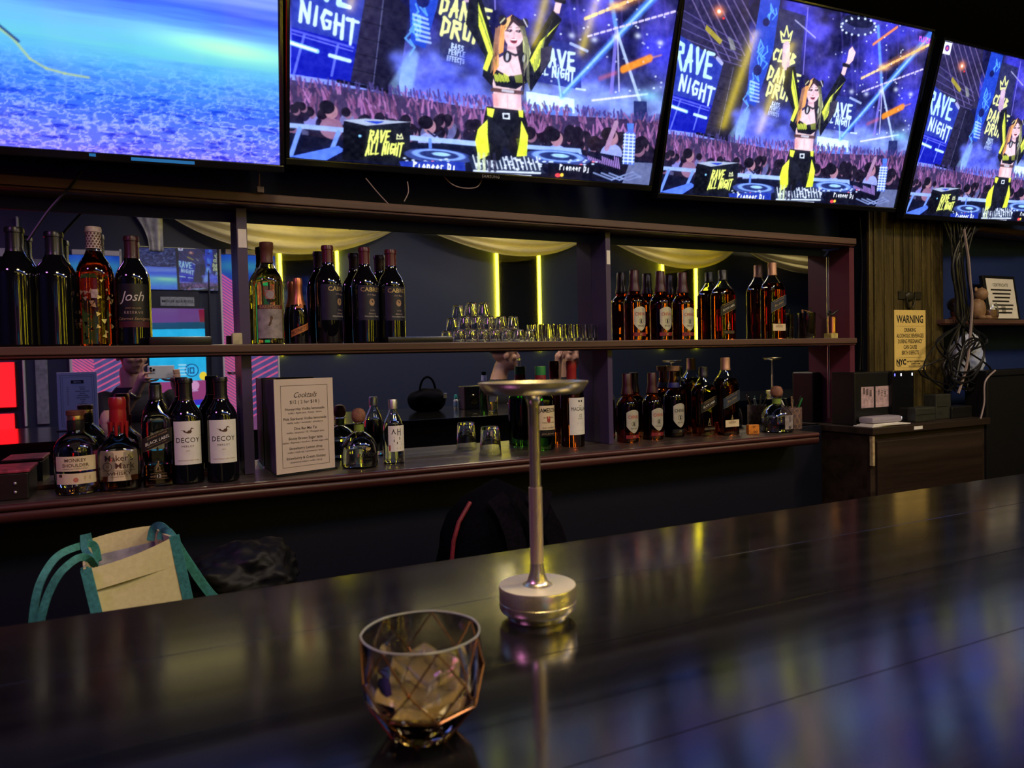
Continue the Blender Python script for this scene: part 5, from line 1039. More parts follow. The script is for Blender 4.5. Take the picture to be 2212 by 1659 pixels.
obj('case_body', G().bbox((0, 0, 0), (x1, .15, h), .004), M_dark, t); obj('case_lid', G().bbox((-.003, -.003, h), (x1 + .003, .153, h + .008), .003), mat('rose_flecks', (.42, .05, .10), .4, grain=40, gcol=(.05, .01, .015)), t)
for zz in (.02, h * .62): obj('rivet', G().ell((x1 - .028, -.002, zz), (.004, .003, .004), 10, 8), C_silver, t, smooth=True)

# warning notice on the panelling
x0, x1 = xat(1931, YP, 735), xat(1998.5, YP, 735); z1, z0 = zat(1964, 670, YP), zat(1964, 800, YP); W_, H_ = x1 - x0, z1 - z0
t = thing('warning_notice', 'yellow printed warning notice pinned to the vertical boards', 'notice', (x0, YP - .0015, z0))
obj('paper_sheet', G().box((0, -.0008, 0), (W_, .0008, H_)), mat('yellow_notice', (.80, .60, .18), .6, grain=30, gcol=(.76, .56, .16)), t); g = G(); F = flat((W_ / 2, -.0012, 0), (1, 0, 0), (0, 0, 1))
put(g, text_geo('WARNING', W_ * .225, .022, wide=.78), lambda x, y: F(x, y + H_ * .79))
for k, s in enumerate(('DRINKING', 'ALCOHOLIC BEVERAGES', 'DURING PREGNANCY', 'CAN CAUSE', 'BIRTH DEFECTS')): put(g, text_geo(s, W_ * .118, .018, wide=.66), lambda x, y: F(x, y + H_ * (.64 - .094 * k)))
put(g, text_geo('NYC', W_ * .155, .05, wide=.95), lambda x, y: F(x - W_ * .29, y + H_ * .10)); put(g, text_geo('Health', W_ * .05, .02), lambda x, y: F(x - W_ * .36, y + H_ * .07))
for k, s in enumerate(('NEW YORK CITY DEPARTMENT OF HEALTH', 'AND MENTAL HYGIENE', 'THE CITY COUNCIL LOCAL LAW 63')): put(g, text_geo(s, W_ * .045, .025, wide=.62), lambda x, y: F(x + W_ * .17, y + H_ * (.135 - .04 * k)))
for zz in (.735, .21, .045): put(g, rect(-W_ * .44, H_ * zz, W_ * .44, H_ * zz + .0008), F)
obj('lettering', g, M_ink, t)
# hardware on the boards above the notice
M_iron = mat('old_iron', (.05, .045, .03), .45, metal=.6, grain=60)
za = zat(1950, 638, YP); t = thing('latch', 'old iron latch with ring on the boards above the notice', 'latch', (xat(1964, YP, 640), YP, za))
for s in (-1, 1): obj('plate', G().bbox((s * .055 - .022, -.006, -.018), (s * .055 + .022, 0, .018), .002), M_iron, t)
obj('ring', G().tube([(-.028 * cos(a), -.008, -.012 - .045 * sin(a)) for a in np.linspace(0, pi, 12)], .004, 8), M_iron, t, smooth=True); obj('boss', G().ell((0, -.004, -.004), (.03, .008, .022), 14, 8), M_iron, t, smooth=True)

# router, modem, papers and clutter on the wooden cabinet
def cab_box(nm, lb, cat, px0, px1, top, y, d, m, c=.006):
    x0, x1 = xat(px0, y, 860), xat(px1, y, 860); t = thing(nm, lb, cat, (x0, y, ZC)); h = zat((px0 + px1) / 2, top, y) - ZC
    obj('casing', G().bbox((0, 0, 0), (x1 - x0, d, h), c), m, t); return t, x1 - x0, h
t, w_, h = cab_box('network_box', 'black network box with two pale barcode stickers on the cabinet', 'electronics', 1846, 1927, 803, 2.17, .12, M_dark)
for s, (a, b) in enumerate(((.17, .50), (.55, .90))):
    st = obj('sticker', G().box((w_ * a, -.0008, h * .32), (w_ * b, -.0001, h * .72)), mat('pink_sticker', (.62, .44, .48), .5, grain=60), t); g = G(); cxm = w_ * (a + b) / 2
    for k in range(3): put(g, BARS if s == 0 else LINES(4, .8), lambda x, y: Vector((cxm + w_ * (-.09 + .085 * k) + x * w_ * .06, -.0012, h * (.64 - .02 * k) + y * h * .12)))
    obj('barcode', g, M_ink, st)
t, w_, h = cab_box('modem', 'tall black modem with white indicator lights on the cabinet', 'electronics', 1928, 1976, 800, 2.15, .10, M_bez, .012); M_wl = emis('white_indicator', (.85, .9, 1.), 2.5); M_bl = emis('blue_indicator', (.15, .15, 1.), 2.5)
for (a, b) in ((.08, .92), (.36, .92), (.86, .92), (.10, .09), (.28, .09), (.36, .09), (.74, .10), (.86, .10)): obj('indicator_light', G().box((w_ * a, -.002, h * b - .006), (w_ * a + .005, -.0005, h * b + .006)), M_wl if b < .5 or a > .2 else M_bl, t)
p = atz(1850, 915, ZC); t = thing('paper_stack', 'stack of white papers on the cabinet corner under a clear container', 'paper', (2.68, 2.075, ZC))
for k, (a, b, c, rz) in enumerate(((.24, .16, 0, .05), (.22, .15, .004, -.06), (.16, .12, .008, .03))): o = obj('sheet_pile', G().box((0, 0, 0), (a, b * .55, .0035)), M_paper, t); o.location = (.01 * k, .004 * k, c + .0003); o.rotation_euler[2] = rz
tag(obj('clear_container', G().bbox((2.70, 2.088, ZC + .0125), (2.70 + .19, 2.16, ZC + .0125 + .028), .012), mat('cloudy_plastic', (.55, .50, .60), .35, trans=.4, spec=.5, bump=.1, bscale=30), smooth=.6), 'flat cloudy plastic container lying on the white papers', 'container')
for (a, b, tp, y, d, lb) in ((1978, 2022, 880, 2.11, .08, 'flat dark power adapter beside the modem'), (2022, 2055, 851, 2.14, .07, 'grey green box among the clutter on the cabinet'), (2056, 2100, 877, 2.13, .08, 'low dark box beside the white roll')):
    tt = cab_box('adapter_box', lb, 'electronics', a, b, tp, y, d, mat('olive_plastic', (.035, .037, .030), .45, grain=60) if a != 2056 else M_dark)
    obj('cover_seam', G().box((.004, -.0012, tt[2] * .5), (tt[1] - .004, -.0002, tt[2] * .5 + .002)), M_dark, tt[0])
y0 = 2.12; x0 = xat(2119, y0, 880); r_ = 8.5 * depth((x0, y0, ZC)) / FPX; h = zat(2117, 858, y0) - ZC
t = thing('paper_roll', 'upright white paper roll at the back corner of the cabinet', 'roll', (x0, y0 + .02, ZC)); obj('roll_body', G().lathe([(0, 0), (r_, 0), (r_ * 1.02, h * .5), (r_ * .95, h * .92), (r_ * .7, h), (0, h)], 20), M_paper, t, smooth=.6)

# recess beyond the panelling: shelf, certificate, figurine, globe, bag, cables
y0 = 2.16; zsh = zat(2120, 690, y0)
board('wall_shelf', 'short pale edged wooden shelf with the framed certificate', xat(2042, y0), 4.4, y0, zat(2120, 702, y0), zsh, .006)
zt2 = zat(2140, 490, 2.2); board('wall_shelf', 'upper wooden ledge under the last television', xat(2090, 2.2), 4.5, 2.2, zat(2140, 503, 2.2), zt2, .006)
a, b = aty(2153, 680, 2.22), aty(2206, 598, 2.22); w_ = b.x - a.x + .04; h = b.z - zsh
t = thing('framed_certificate', 'framed certificate in a black frame on the short shelf', 'frame', (a.x, 2.25, zsh)); t.rotation_euler = (-.14, 0, 0)
obj('frame', G().bbox((-.012, 0, 0), (w_ + .012, .02, h + .012), .003), M_dark, t); sh = obj('certificate_sheet', G().box((.008, -.0012, .012), (w_ - .008, -.0002, h - .004)), M_paper, t); g = G(); F = flat((w_ / 2, -.0016, 0), (1, 0, 0), (0, 0, 1))
put(g, text_geo('CERTIFICATE', w_ * .09, .01), lambda x, y: F(x, y + h * .80)); put(g, LINES(7, 1.), lambda x, y: F(x * w_ * .7, h * .70 + y * w_ * .32)); put(g, BARS, lambda x, y: F(x * w_ * .14, h * .25 + y * w_ * .16)); obj('lettering', g, I_black, sh)
y0 = 2.24; x0 = xat(2112, y0, 650)
t = thing('figurine', 'small tan animal figurine sitting on the short shelf', 'figurine', (x0, y0, zsh)); M_tan = mat('tan_ceramic', (.34, .20, .11), .5, grain=50); s = (zat(2112, 622, y0) - zsh)
obj('body', G().ell((0, 0, s * .34), (s * .24, s * .22, s * .36), 16, 12), M_tan, t, smooth=True); obj('head', G().ell((.01, -.01, s * .80), (s * .20, s * .19, s * .20), 16, 12), M_tan, t, smooth=True)
for q in (-1, 1): obj('ear', G().ell((.01 + q * s * .15, 0, s * .95), (s * .06, s * .04, s * .08), 10, 8), M_tan, t, smooth=True); obj('paw', G().ell((q * s * .14, -s * .2, s * .08), (s * .1, s * .14, s * .08), 10, 8), M_tan, t, smooth=True)
x0 = xat(2137, y0, 650); t = thing('nut_jar', 'round glass jar of brown snacks on the short shelf', 'jar', (x0, y0, zsh)); r_ = .040
obj('jar_glass', G().lathe([(0, 0), (r_ * .8, 0), (r_, .02), (r_, .055), (r_ * .75, .08), (r_ * .8, .085), (r_ * .74, .085), (r_ * .7, .08), (r_ * .94, .055), (r_ * .94, .02), (0, .004)], 28), g_clear, t, smooth=.6); obj('contents', G().lathe([(0, .005), (r_ * .75, .006), (r_ * .9, .022), (r_ * .9, .05), (0, .056)], 24), mat('brown_snacks', (.30, .14, .07), .7, grain=120, bump=1., bscale=120), t, smooth=.6)
x0 = xat(2063, y0, 660); t = thing('glass_globe', 'dark glass globe on a small stand behind the cables', 'ornament', (x0, y0, zsh)); obj('globe', G().ell((0, 0, .075), (.036, .036, .036), 24, 16), mat('dark_glass_ball', (.03, .02, .015), .05, spec=.8, coat=1., bump=.02), t, smooth=True); obj('stand', G().lathe([(0, 0), (.030, 0), (.030, .008), (.016, .018), (.022, .042), (0, .042)], 20), C_brown, t, smooth=.6)
# crumpled pale bag below the short shelf
bm = bmesh.new(); bmesh.ops.create_icosphere(bm, subdivisions=5, radius=1.)
from mathutils import noise as mn
for v in bm.verts:
    p = v.co.copy(); d = mn.noise(p * 1.7) * .22 + abs(mn.noise(p * 4.1)) * .16; v.co = p * (1 + d)
y0 = 2.24; c = aty(2088, 775, y0); a = G().add([(v.co.x * .085, v.co.y * .06, v.co.z * .13) for v in bm.verts], [[v.index for v in f.verts] for f in bm.faces])
o = obj('plastic_bag', a, mat('pale_plastic_bag', (.34, .42, .72), .35, spec=.6, grain=8, gcol=(.60, .62, .70), bump=.3, bscale=18), smooth=1.2); o.location = c; o.location.z = c.z - .005; tag(o, 'crumpled pale blue plastic bag behind the tangle of cables', 'bag')
a = G().add([(v.co.x * .12, v.co.y * .10, v.co.z * .075) for v in bm.verts], [[v.index for v in f.verts] for f in bm.faces]); bm.free()
o = obj('plastic_bag', a, mat('black_plastic_bag', (.003, .003, .005), .5, spec=.25, bump=.6, bscale=30), smooth=1.2); c = aty(530, 1240, 1.75); o.location = c; tag(o, 'crumpled black plastic bag in the dark aisle beside the tote bag', 'bag')
tag(obj('crate', G().bbox((c.x - .10, 1.62, 0), (c.x + .14, 1.90, c.z - .085), .01), M_under), 'low dark crate under the crumpled black bag', 'crate')
# cables
rg = np.random.default_rng(4); M_cab1 = mat('black_cable', (.006, .006, .008), .4, bump=.05); M_cab2 = mat('grey_cable', (.28, .22, .22), .45, bump=.05)
def cable(lb, pts, r, m, y):
    P = [aty(px, py, yy) if len(q) == 3 else None for q in pts for (px, py, yy) in [q if len(q) == 3 else (*q, y)]]
    P = [aty(q[0], q[1], q[2] if len(q) == 3 else y) for q in pts]; out = []
    for i in range(len(P) - 1):
        p0, p1, p2, p3 = P[max(i - 1, 0)], P[i], P[i + 1], P[min(i + 2, len(P) - 1)]
        for k in range(6):
            s = k / 6; out.append(.5 * ((2 * p1) + (p2 - p0) * s + (2 * p0 - 5 * p1 + 4 * p2 - p3) * s * s + (3 * p1 - p0 - 3 * p2 + p3) * s ** 3))
    out.append(P[-1]); return tag(obj('cable', G().tube(out, r, 6), m, smooth=True), lb, 'cable')
for k in range(14):
    o = rg.normal(0, 1, 6); b = 2078 + 9 * o[0]
    cable('thin black cable in the bundle hanging beside the vertical boards', [(2038 + 7 * k, 478), (b - 8, 560), (b, 640), (b + 4, 690), (b + 30 * o[1], 740), (b + 42 * o[2], 800), (b + 30 * o[3], 845)], .0045, M_cab1, 2.13 + .01 * rg.random())['group'] = 'black cables hanging from the screens'
cable('thick grey cable running down the front of the cable bundle', [(2082, 495), (2092, 560), (2096, 610), (2100, 650), (2096, 720), (2088, 790), (2070, 850)], .006, M_cab2, 2.11)
cable('grey cable looping at the side of the tall black appliance', [(2150, 800), (2128, 825), (2126, 870), (2118, 905)], .004, M_cab2, 2.062)
for k in range(3): cable('loose black cable loop below the bundle', [(2045 + 8 * k, 760 + 20 * k), (2060, 800 + 12 * k), (2100, 800 + 10 * k), (2125, 770), (2118, 735), (2085, 760 - 10 * k), (2065, 820)], .0045, M_cab1, 2.10)['group'] = 'loose cable loops'
for k, (a, b) in enumerate(((1857, 1862), (1863, 1866), (1869, 1868), (1873, 1876))): cable('thin black cable hanging between the end board and the panelling', [(a, 470), (b, 560), (a + 3, 650), (b - 2, 740), (a, 800)], .003, M_cab1, 2.24)['group'] = 'thin cables beside the end board'
tag(obj('power_strip', G().bbox((xat(1876, 2.23), 2.225, zat(1876, 690, 2.23)), (xat(1883, 2.23), 2.245, zat(1876, 615, 2.23)), .004), mat('red_plastic', (.35, .02, .03), .4, bump=.05)), 'narrow red power strip hanging at the edge of the panelling', 'power strip')
cable('thin dark cable slanting down across the wall under the frozen plain screen', [(178, 368), (150, 405), (105, 455), (60, 520)], .0035, M_cab1, 2.17)
cable('thin grey cord crossing the wall above the middle divider', [(560, 375), (560, 405)], .0025, M_cab2, 2.185)
tag(obj('plug', G().bbox((xat(555, 2.18, 410), 2.175, zat(560, 416, 2.18)), (xat(570, 2.18, 410), 2.19, zat(560, 403, 2.18)), .002), M_cab2), 'small grey plug resting on the top shelf', 'plug')
for k, pts in enumerate(([(790, 385), (815, 415), (838, 440)], [(880, 392), (882, 415), (873, 435)], [(955, 376), (975, 397), (1000, 406), (1030, 404), (1042, 385)])): cable(('thin dark wire drooping under the second television, slanted one', 'short dark wire drooping under the second television, upright one', 'thin dark wire sagging under the second television, curved one')[k], pts, .0018, M_cab2, 2.11)
# ================================================================ lamp, glass and bags in front
M_brass = mat('brushed_brass', (.86, .75, .46), .26, metal=.85, aniso=.5, bump=.05, bscale=400, stretch=(1, 1, .02)); M_knurl = mat('knurled_brass', (.84, .66, .44), .38, metal=.8, bump=.1, bscale=300); M_plate = mat('lit_plate_brass', (.80, .74, .50), .45, metal=.35, bump=.03, bscale=300)
f0 = atz(1163, 1354, ZB); dv = Vector((f0.x, f0.y, 0)).normalized(); lc = f0 + dv * .0345; LZ = depth(lc); pxm = LZ / FPX
def lamp(lb, loc):
    t = thing('table_lamp', lb, 'lamp', loc); z = lambda py: zat(1158, py, lc.y) - ZB
    Rb = 83.5 * pxm; zt = z(1263); zs, zu, zd, zr = z(1052), z(872), z(850), z(826)
    obj('foot', G().lathe([(0, 0), (Rb * .78, 0), (Rb * .80, .002), (Rb * .80, .009), (Rb * .9, .010)], 64), M_brass, t, smooth=.5)
    zm = .010 + (zt - .010) * .36
    obj('base', G().lathe([(Rb * .82, .0095), (Rb * .97, .0095), (Rb, .0125), (Rb, zm), (Rb * .992, zm + .0003), (Rb * .992, zm + .0010), (Rb, zm + .0013), (Rb, zt - .0015), (Rb * .985, zt), (0, zt)], 64), M_brass, t, smooth=.5)
    obj('top_plate', G().lathe([(Rb * .984, zt + .00005), (Rb * .982, zt + .0005), (.02, zt + .0005), (0, zt + .0005)], 64), M_plate, t, smooth=.5)  # paler, less metallic disc stands in for lamplight falling on the base top
    obj('stem_foot', G().lathe([(.0180, zt + .0004), (.0150, zt + .0016), (.0120, zt + .005), (.0098, zt + .011), (.0084, zt + .019), (.0076, zt + .027)], 40), M_brass, t, smooth=.8)
    rs, ru = 14.3 * pxm, 12 * pxm; N = 46; P = []
    for k in range(N):
        a = zt + .022 + (zs - zt - .022) * k / N; b = zt + .022 + (zs - zt - .022) * (k + 1) / N
        P += [(rs, a), (rs, a + (b - a) * .7), (rs - .0003, a + (b - a) * .8), (rs - .0003, b - .00002)]
    obj('grip_sleeve', G().lathe(P + [(rs - .0005, zs), (ru * .9, zs)], 40), M_knurl, t, smooth=.5)
    obj('upper_stem', G().lathe([(ru, zs - .002), (ru * .97, zu - .006), (ru * 1.15, zu), (ru * 1.7, zd - .003), (ru * 2.4, zd)], 40), M_brass, t, smooth=.8)
    obj('dish', G().lathe([(ru * 2, zd - .0005), (99 * pxm, zd), (104 * pxm, zd + .0015), (109 * pxm, zd + (zr - zd) * .4), (117.5 * pxm, zr - .001), (118 * pxm, zr + .0008), (116 * pxm, zr + .0010), (107 * pxm, zr - .004), (0, zr - .004)], 72), M_brass, t, smooth=.5)
    return t
L0 = lamp('brass table lamp with round base and dish top on the bar beside the whisky glass', lc)
for (px, lb, y) in ((1451, 'brass dish top lamp further along the bar, seen between stoppers in the mirror', .72), (1668, 'brass dish top lamp furthest along the bar, seen above the pen cup in the mirror', .72)):
    c = copy_tree(L0); c.location = (xat(px, 2 * MIR - y, 775), y, ZB); c['label'] = lb

# faceted glass with whisky and ice
gb = atz(916, 1612, ZB); dv = Vector((gb.x, gb.y, 0)).normalized(); R = 0.; gc = gb + dv * .022
Zg = depth(gc + Vector((0, 0, .04))); R = 138 * Zg / FPX * .97; gh = zat(902, 1366, gc.y) - ZB
t = thing('whisky_glass', 'faceted tumbler with brown lined edges, whisky and ice, standing on the bar', 'glass', gc); N = 7
va = math.atan2(-gc.y, -gc.x); ph = va + math.radians(14)
rings = [(.50, 0, .5), (.90, .33, 0), (1.0, .63, .5), (.955, 1.0, 0)]; V = []
for (r, z, o) in rings: V.append([Vector((R * r * cos(ph + 2 * pi * (k + o) / N), R * r * sin(ph + 2 * pi * (k + o) / N), gh * z)) for k in range(N)])
g = G(); vv = [p for r in V for p in r]; f = []; E_ = []
for i in range(3):
    for k in range(N):
        a0, a1 = i * N + k, i * N + (k + 1) % N; s = (1 if i in (1,) else 0)
        b0, b1 = (i + 1) * N + k, (i + 1) * N + (k + 1) % N
        if rings[i][2] > rings[i + 1][2]: f += [(a0, b1, b0), (a0, a1, b1)]; E_ += [(a0, b0), (a0, b1)]      # lower ring is half a step ahead
        else: f += [(a0, a1, b0), (a1, b1, b0)]; E_ += [(a0, b0), (a1, b0)]
for k in range(N): E_.append((N + k, N + (k + 1) % N))
# rim: a rounder top ring, then the smooth inner wall
M_ = 56; base = len(vv); th = .0022
rim = []
for k in range(M_):
    u = k / M_ * N; i = int(u) % N; fr_ = u - int(u); p = V[3][i].lerp(V[3][(i + 1) % N], fr_); d = Vector((p.x, p.y, 0)); p2 = d.normalized() * (d.length * .15 + R * .955 * .85); rim.append(Vector((p2.x, p2.y, gh)))
vv += rim
per = M_ // N
for k in range(N):
    top = [3 * N + k]; seg = [base + (k * per + j) % M_ for j in range(per + 1)]
    for j in range(per): f.append((3 * N + k, 3 * N + (k + 1) % N, seg[j + 1], seg[j])) if False else None
# replace the flat top ring by the rounded rim
vv2 = [p for r in V[:3] for p in r] + rim; f2 = [q for q in f if max(q) < 3 * N]; b3 = 3 * N
for k in range(N):
    up0 = 2 * N + k; up1 = 2 * N + (k + 1) % N          # upper ring half a step ahead of the rim nodes
    n0 = (k + 1) * per % M_
    for j in range(per // 2): f2.append((up0, b3 + (n0 - j) % M_, b3 + (n0 - j - 1) % M_)); f2.append((up0, b3 + (n0 - per + j + 1) % M_, b3 + (n0 - per + j) % M_))
    f2.append((up0, up1, b3 + n0))
inn = [(.955, 1.), (.95, .985), (.97, .7), (.93, .5), (.80, .30), (.55, .14), (.30, .10)]
c0 = len(vv2)
for (r, z) in inn:
    for k in range(M_): a = ph + 2 * pi * k / M_; vv2.append(Vector(((R * r - th) * cos(a), (R * r - th) * sin(a), gh * z)))
for k in range(M_): f2.append((b3 + k, b3 + (k + 1) % M_, c0 + (k + 1) % M_, c0 + k))
for i in range(len(inn) - 1):
    for k in range(M_): a = c0 + i * M_ + k; b = c0 + i * M_ + (k + 1) % M_; f2.append((a, b, b + M_, a + M_))
f2.append(tuple(c0 + (len(inn) - 1) * M_ + k for k in range(M_))); f2.append(tuple(range(N)))
obj('glass', G().add(vv2, f2), glass('facet_glass', (.90, .84, .80), .015), t, smooth=.25)
M_line = mat('brown_gilt', (.30, .13, .05), .25, metal=.85, bump=.03)
gl = G()
for a, b in E_:
    P0, P1 = vv[a], vv[b]
    if b >= 3 * N: P1 = Vector((P1.x, P1.y, gh - .001))
    d0 = Vector((P0.x, P0.y, 0)).normalized() * .0003; gl.tube([P0 + d0, P1 + d0], .00075, 6)
tag(obj('edge_lines', gl, M_line, t, smooth=True), kind='stuff')
obj('rim_line', G().tube([p + Vector((0, 0, .0004)) for p in rim] + [rim[0] + Vector((0, 0, .0004))], .0007, 8), mat('rim_glass', (.60, .62, .58), .12, spec=.8, trans=.5, bump=.01), t, smooth=True)
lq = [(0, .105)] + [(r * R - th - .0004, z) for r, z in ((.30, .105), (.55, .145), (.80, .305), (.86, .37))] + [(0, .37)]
obj('whisky', G().lathe([(a * 1., b * gh) for a, b in lq], 48), mat('light_whisky', (.86, .66, .28), .03, trans=.75, ior=1.36, bump=.01), t, smooth=.5)  # partly opaque pale gold stands in for light refracted in the glass bottom
bm = bmesh.new(); bmesh.ops.create_cube(bm, size=1.); bmesh.ops.bevel(bm, geom=bm.edges[:], offset=.16, segments=4, affect='EDGES', profile=.7); bmesh.ops.subdivide_edges(bm, edges=bm.edges[:], cuts=1, use_grid_fill=True)
for v in bm.verts: v.co *= 1 + mn.noise(v.co * 3) * .10
g = G().add([v.co * .042 for v in bm.verts], [[v.index for v in q.verts] for q in bm.faces]); bm.free()
g.xf(Matrix.Translation((.002, .004, gh * .46)) @ Matrix.Rotation(.5, 4, 'Z') @ Matrix.Rotation(.25, 4, 'X')); obj('ice_cube', g, glass('ice', (.93, .95, .97), .06, 1.31), t, smooth=.9)

# tote bag in the aisle
M_tote = mat('cream_canvas', (.56, .50, .27), .75, grain=120, gcol=(.50, .44, .23), bump=.25, bscale=260); M_teal = mat('teal_webbing', (.045, .26, .24), .7, grain=150, bump=.2, bscale=250); M_lin = mat('grey_lining', (.36, .34, .42), .8, grain=60)
yF, yK = 1.42, 1.64
TL, TR, BL, BR = aty(186, 1231, yF), aty(376, 1159, yF + .03), aty(213, 1336, yF - .02), aty(409, 1305, yF + .02)
BL = TL + (BL - TL) * 2.6; BR = TR + (BR - TR) * 2.4; KL, KR = aty(191, 1166, yK), aty(326, 1136, yK + .02); KBL, KBR = KL + (BL - TL), KR + (BR - TR)
t = thing('tote_bag', 'cream canvas tote bag with teal edges and handles standing behind the bar', 'bag', (TL.x, yF, 0)); O = Vector((TL.x, yF, 0))
def sheet(nm, a, b, c, d, m, th=.004, sag=0.):      # corners: a-b along the top, d-c along the bottom
    n_ = (b - a).cross(d - a).normalized() * th; v = []; f = []; K = 8
    for s in (0, 1):
        for j in range(K + 1):
            for i in range(K + 1):
                u, w2 = i / K, j / K; p = a.lerp(b, u).lerp(d.lerp(c, u), w2); p = p + Vector((0, 0, -sag * 4 * u * (1 - u) * (1 - w2))) + n_ * (s + sin(u * 5 + w2 * 3) * .6); v.append(p - O)
    q = (K + 1) ** 2
    for s in (0, 1):
        for j in range(K):
            for i in range(K): k = s * q + j * (K + 1) + i; f.append((k, k + 1, k + K + 2, k + K + 1) if s else (k, k + K + 1, k + K + 2, k + 1))
    for i in range(K): f += [(i, i + 1, q + i + 1, q + i), (K * (K + 1) + i, q + K * (K + 1) + i, q + K * (K + 1) + i + 1, K * (K + 1) + i + 1), (i * (K + 1), q + i * (K + 1), q + (i + 1) * (K + 1), (i + 1) * (K + 1)), (i * (K + 1) + K, (i + 1) * (K + 1) + K, q + (i + 1) * (K + 1) + K, q + i * (K + 1) + K)]
    return obj(nm, G().add(v, f), m, t, smooth=.9)
sheet('front_panel', TL, TR, BR, BL, M_tote, sag=.006); sheet('back_panel', KL, KR, KBR, KBL, M_tote, sag=-.004); sheet('left_gusset', TL, KL, KBL, BL, M_tote); sheet('right_gusset', TR, KR, KBR, BR, M_tote); sheet('top_hem', TL + Vector((0, -.002, .001)), TR + Vector((0, -.002, .001)), TR.lerp(BR, .17) + Vector((0, -.0025, 0)), TL.lerp(BL, .17) + Vector((0, -.0025, 0)), M_tote, .0012, .006)
sheet('lining', KL.lerp(KBL, .14) + (KR - KL) * .06 + Vector((0, -.012, 0)), KR.lerp(KBR, .10) + Vector((0, -.012, 0)), KBR + Vector((0, -.012, 0)), KBL + Vector((0, -.012, 0)), M_lin, .002)
def ribbon(nm, pts, w_, m, wdir=Vector((1, 0, 0))):
    v = []; f = []
    P = []
    for i in range(len(pts) - 1):
        p0, p1, p2, p3 = pts[max(i - 1, 0)], pts[i], pts[i + 1], pts[min(i + 2, len(pts) - 1)]
        for k in range(6): s = k / 6; P.append(.5 * ((2 * p1) + (p2 - p0) * s + (2 * p0 - 5 * p1 + 4 * p2 - p3) * s * s + (3 * p1 - p0 - 3 * p2 + p3) * s ** 3))
    P.append(pts[-1])
    for i, p in enumerate(P):
        td = (P[min(i + 1, len(P) - 1)] - P[max(i - 1, 0)]).normalized(); side = td.cross(Vector((-.25, -.95, .15))).normalized() * w_ / 2; nn = td.cross(side).normalized() * .0015
        v += [p - side - nn - O, p + side - nn - O, p + side + nn - O, p - side + nn - O]
    for i in range(len(P) - 1):
        for k in range(4): f.append((4 * i + k, 4 * i + (k + 1) % 4, 4 * i + 4 + (k + 1) % 4, 4 * i + 4 + k))
    f += [(3, 2, 1, 0), tuple(4 * (len(P) - 1) + k for k in range(4))]
    return obj(nm, G().add(v, f), m, t, smooth=1.)
for a, b in ((TL, BL), (TR, BR)): ribbon('edge_binding', [a + Vector((0, -.005, .003)), a.lerp(b, .3) + Vector((0, -.006, 0)), a.lerp(b, .7) + Vector((0, -.006, 0)), b + Vector((0, -.006, 0))], .017, M_teal)
ribbon('edge_binding', [KL + Vector((-.002, 0, .012)), KL.lerp(KBL, .3), KBL], .013, M_teal); ribbon('edge_binding', [TL + Vector((-.004, .02, 0)), TL.lerp(BL, .5) + Vector((-.01, .05, 0)), BL + Vector((-.01, .08, 0))], .012, M_teal)
hp = lambda L: [aty(x, y, yy) for x, y, yy in L]
ribbon('handle', hp([(212, 1213, 1.50), (203, 1178, 1.52), (178, 1178, 1.50), (128, 1199, 1.47), (96, 1240, 1.45), (78, 1290, 1.44), (70, 1360, 1.44), (76, 1400, 1.44)]), .0125, M_teal); ribbon('handle', hp([(205, 1222, 1.46), (192, 1207, 1.44), (168, 1206, 1.43), (130, 1238, 1.42), (104, 1285, 1.42), (88, 1340, 1.42), (80, 1400, 1.43)]), .0125, M_teal)
ribbon('handle', hp([(325, 1168, 1.58), (331, 1142, 1.58), (345, 1135, 1.56), (362, 1148, 1.52), (385, 1180, 1.49), (415, 1225, 1.47), (450, 1275, 1.46), (475, 1300, 1.46)]), .0135, M_teal); ribbon('handle', hp([(347, 1166, 1.52), (352, 1150, 1.52), (366, 1150, 1.50), (392, 1190, 1.47), (425, 1245, 1.46), (460, 1292, 1.45)]), .0135, M_teal)
ribbon('handle_tab', hp([(181, 1155, 1.5), (183, 1185, 1.49), (196, 1205, 1.47), (208, 1222, 1.46)]), .011, M_teal)
zbag = (BL.z + BR.z) / 2
tag(obj('step_stool', G().bbox((TL.x - .05, yF - .05, zbag - .085), (TR.x + .05, yK + .06, zbag - .05), .006).box((TL.x - .03, yF, 0), (TL.x + .01, yK, zbag - .08)).box((TR.x + .005, yF, 0), (TR.x + .04, yK, zbag - .08)), M_under), 'low dark stool in the aisle under the tote bag', 'stool')

# backpack in the aisle
c = aty(1110, 1200, 1.72); O = c.copy(); t = thing('backpack', 'dark backpack with red piping leaning in the aisle behind the lamp', 'bag', c); M_bp = mat('backpack_cloth', (.0018, .0018, .004), .9, spec=.05, grain=150); M_pipe = mat('red_piping', (.20, .012, .025), .55, grain=100); M_str = mat('grey_strap', (.006, .005, .009), .9, spec=.05, grain=120)
tp = aty(1110, 1046, 1.72).z - c.z; wd = (xat(1228, 1.72, 1190) - xat(992, 1.72, 1190)) / 2
prof = []
g = G(); K = 14; v = []; f = []; NB = 28
for j in range(K + 1):
    z = -.45 + (tp + .45) * j / K; q = max(0., (z - tp * .1) / (tp * .9)) if z > tp * .1 else 0.; hw_ = wd * (1.08 if z < 0 else 1.0) * (1 - q ** 2.6 * .985) ** .75 * (1 - .12 * max(0, z / tp)); dp = .11 * (1 - q ** 3 * .9)
    for k in range(NB):
        a = 2 * pi * k / NB; cc_, ss = cos(a), sin(a); qq = (abs(cc_) ** 3 + abs(ss) ** 3) ** (-1 / 3); v.append((hw_ * cc_ * qq, .10 + dp * ss * qq, z))
for j in range(K):
    for k in range(NB): f.append((j * NB + k, j * NB + (k + 1) % NB, (j + 1) * NB + (k + 1) % NB, (j + 1) * NB + k))
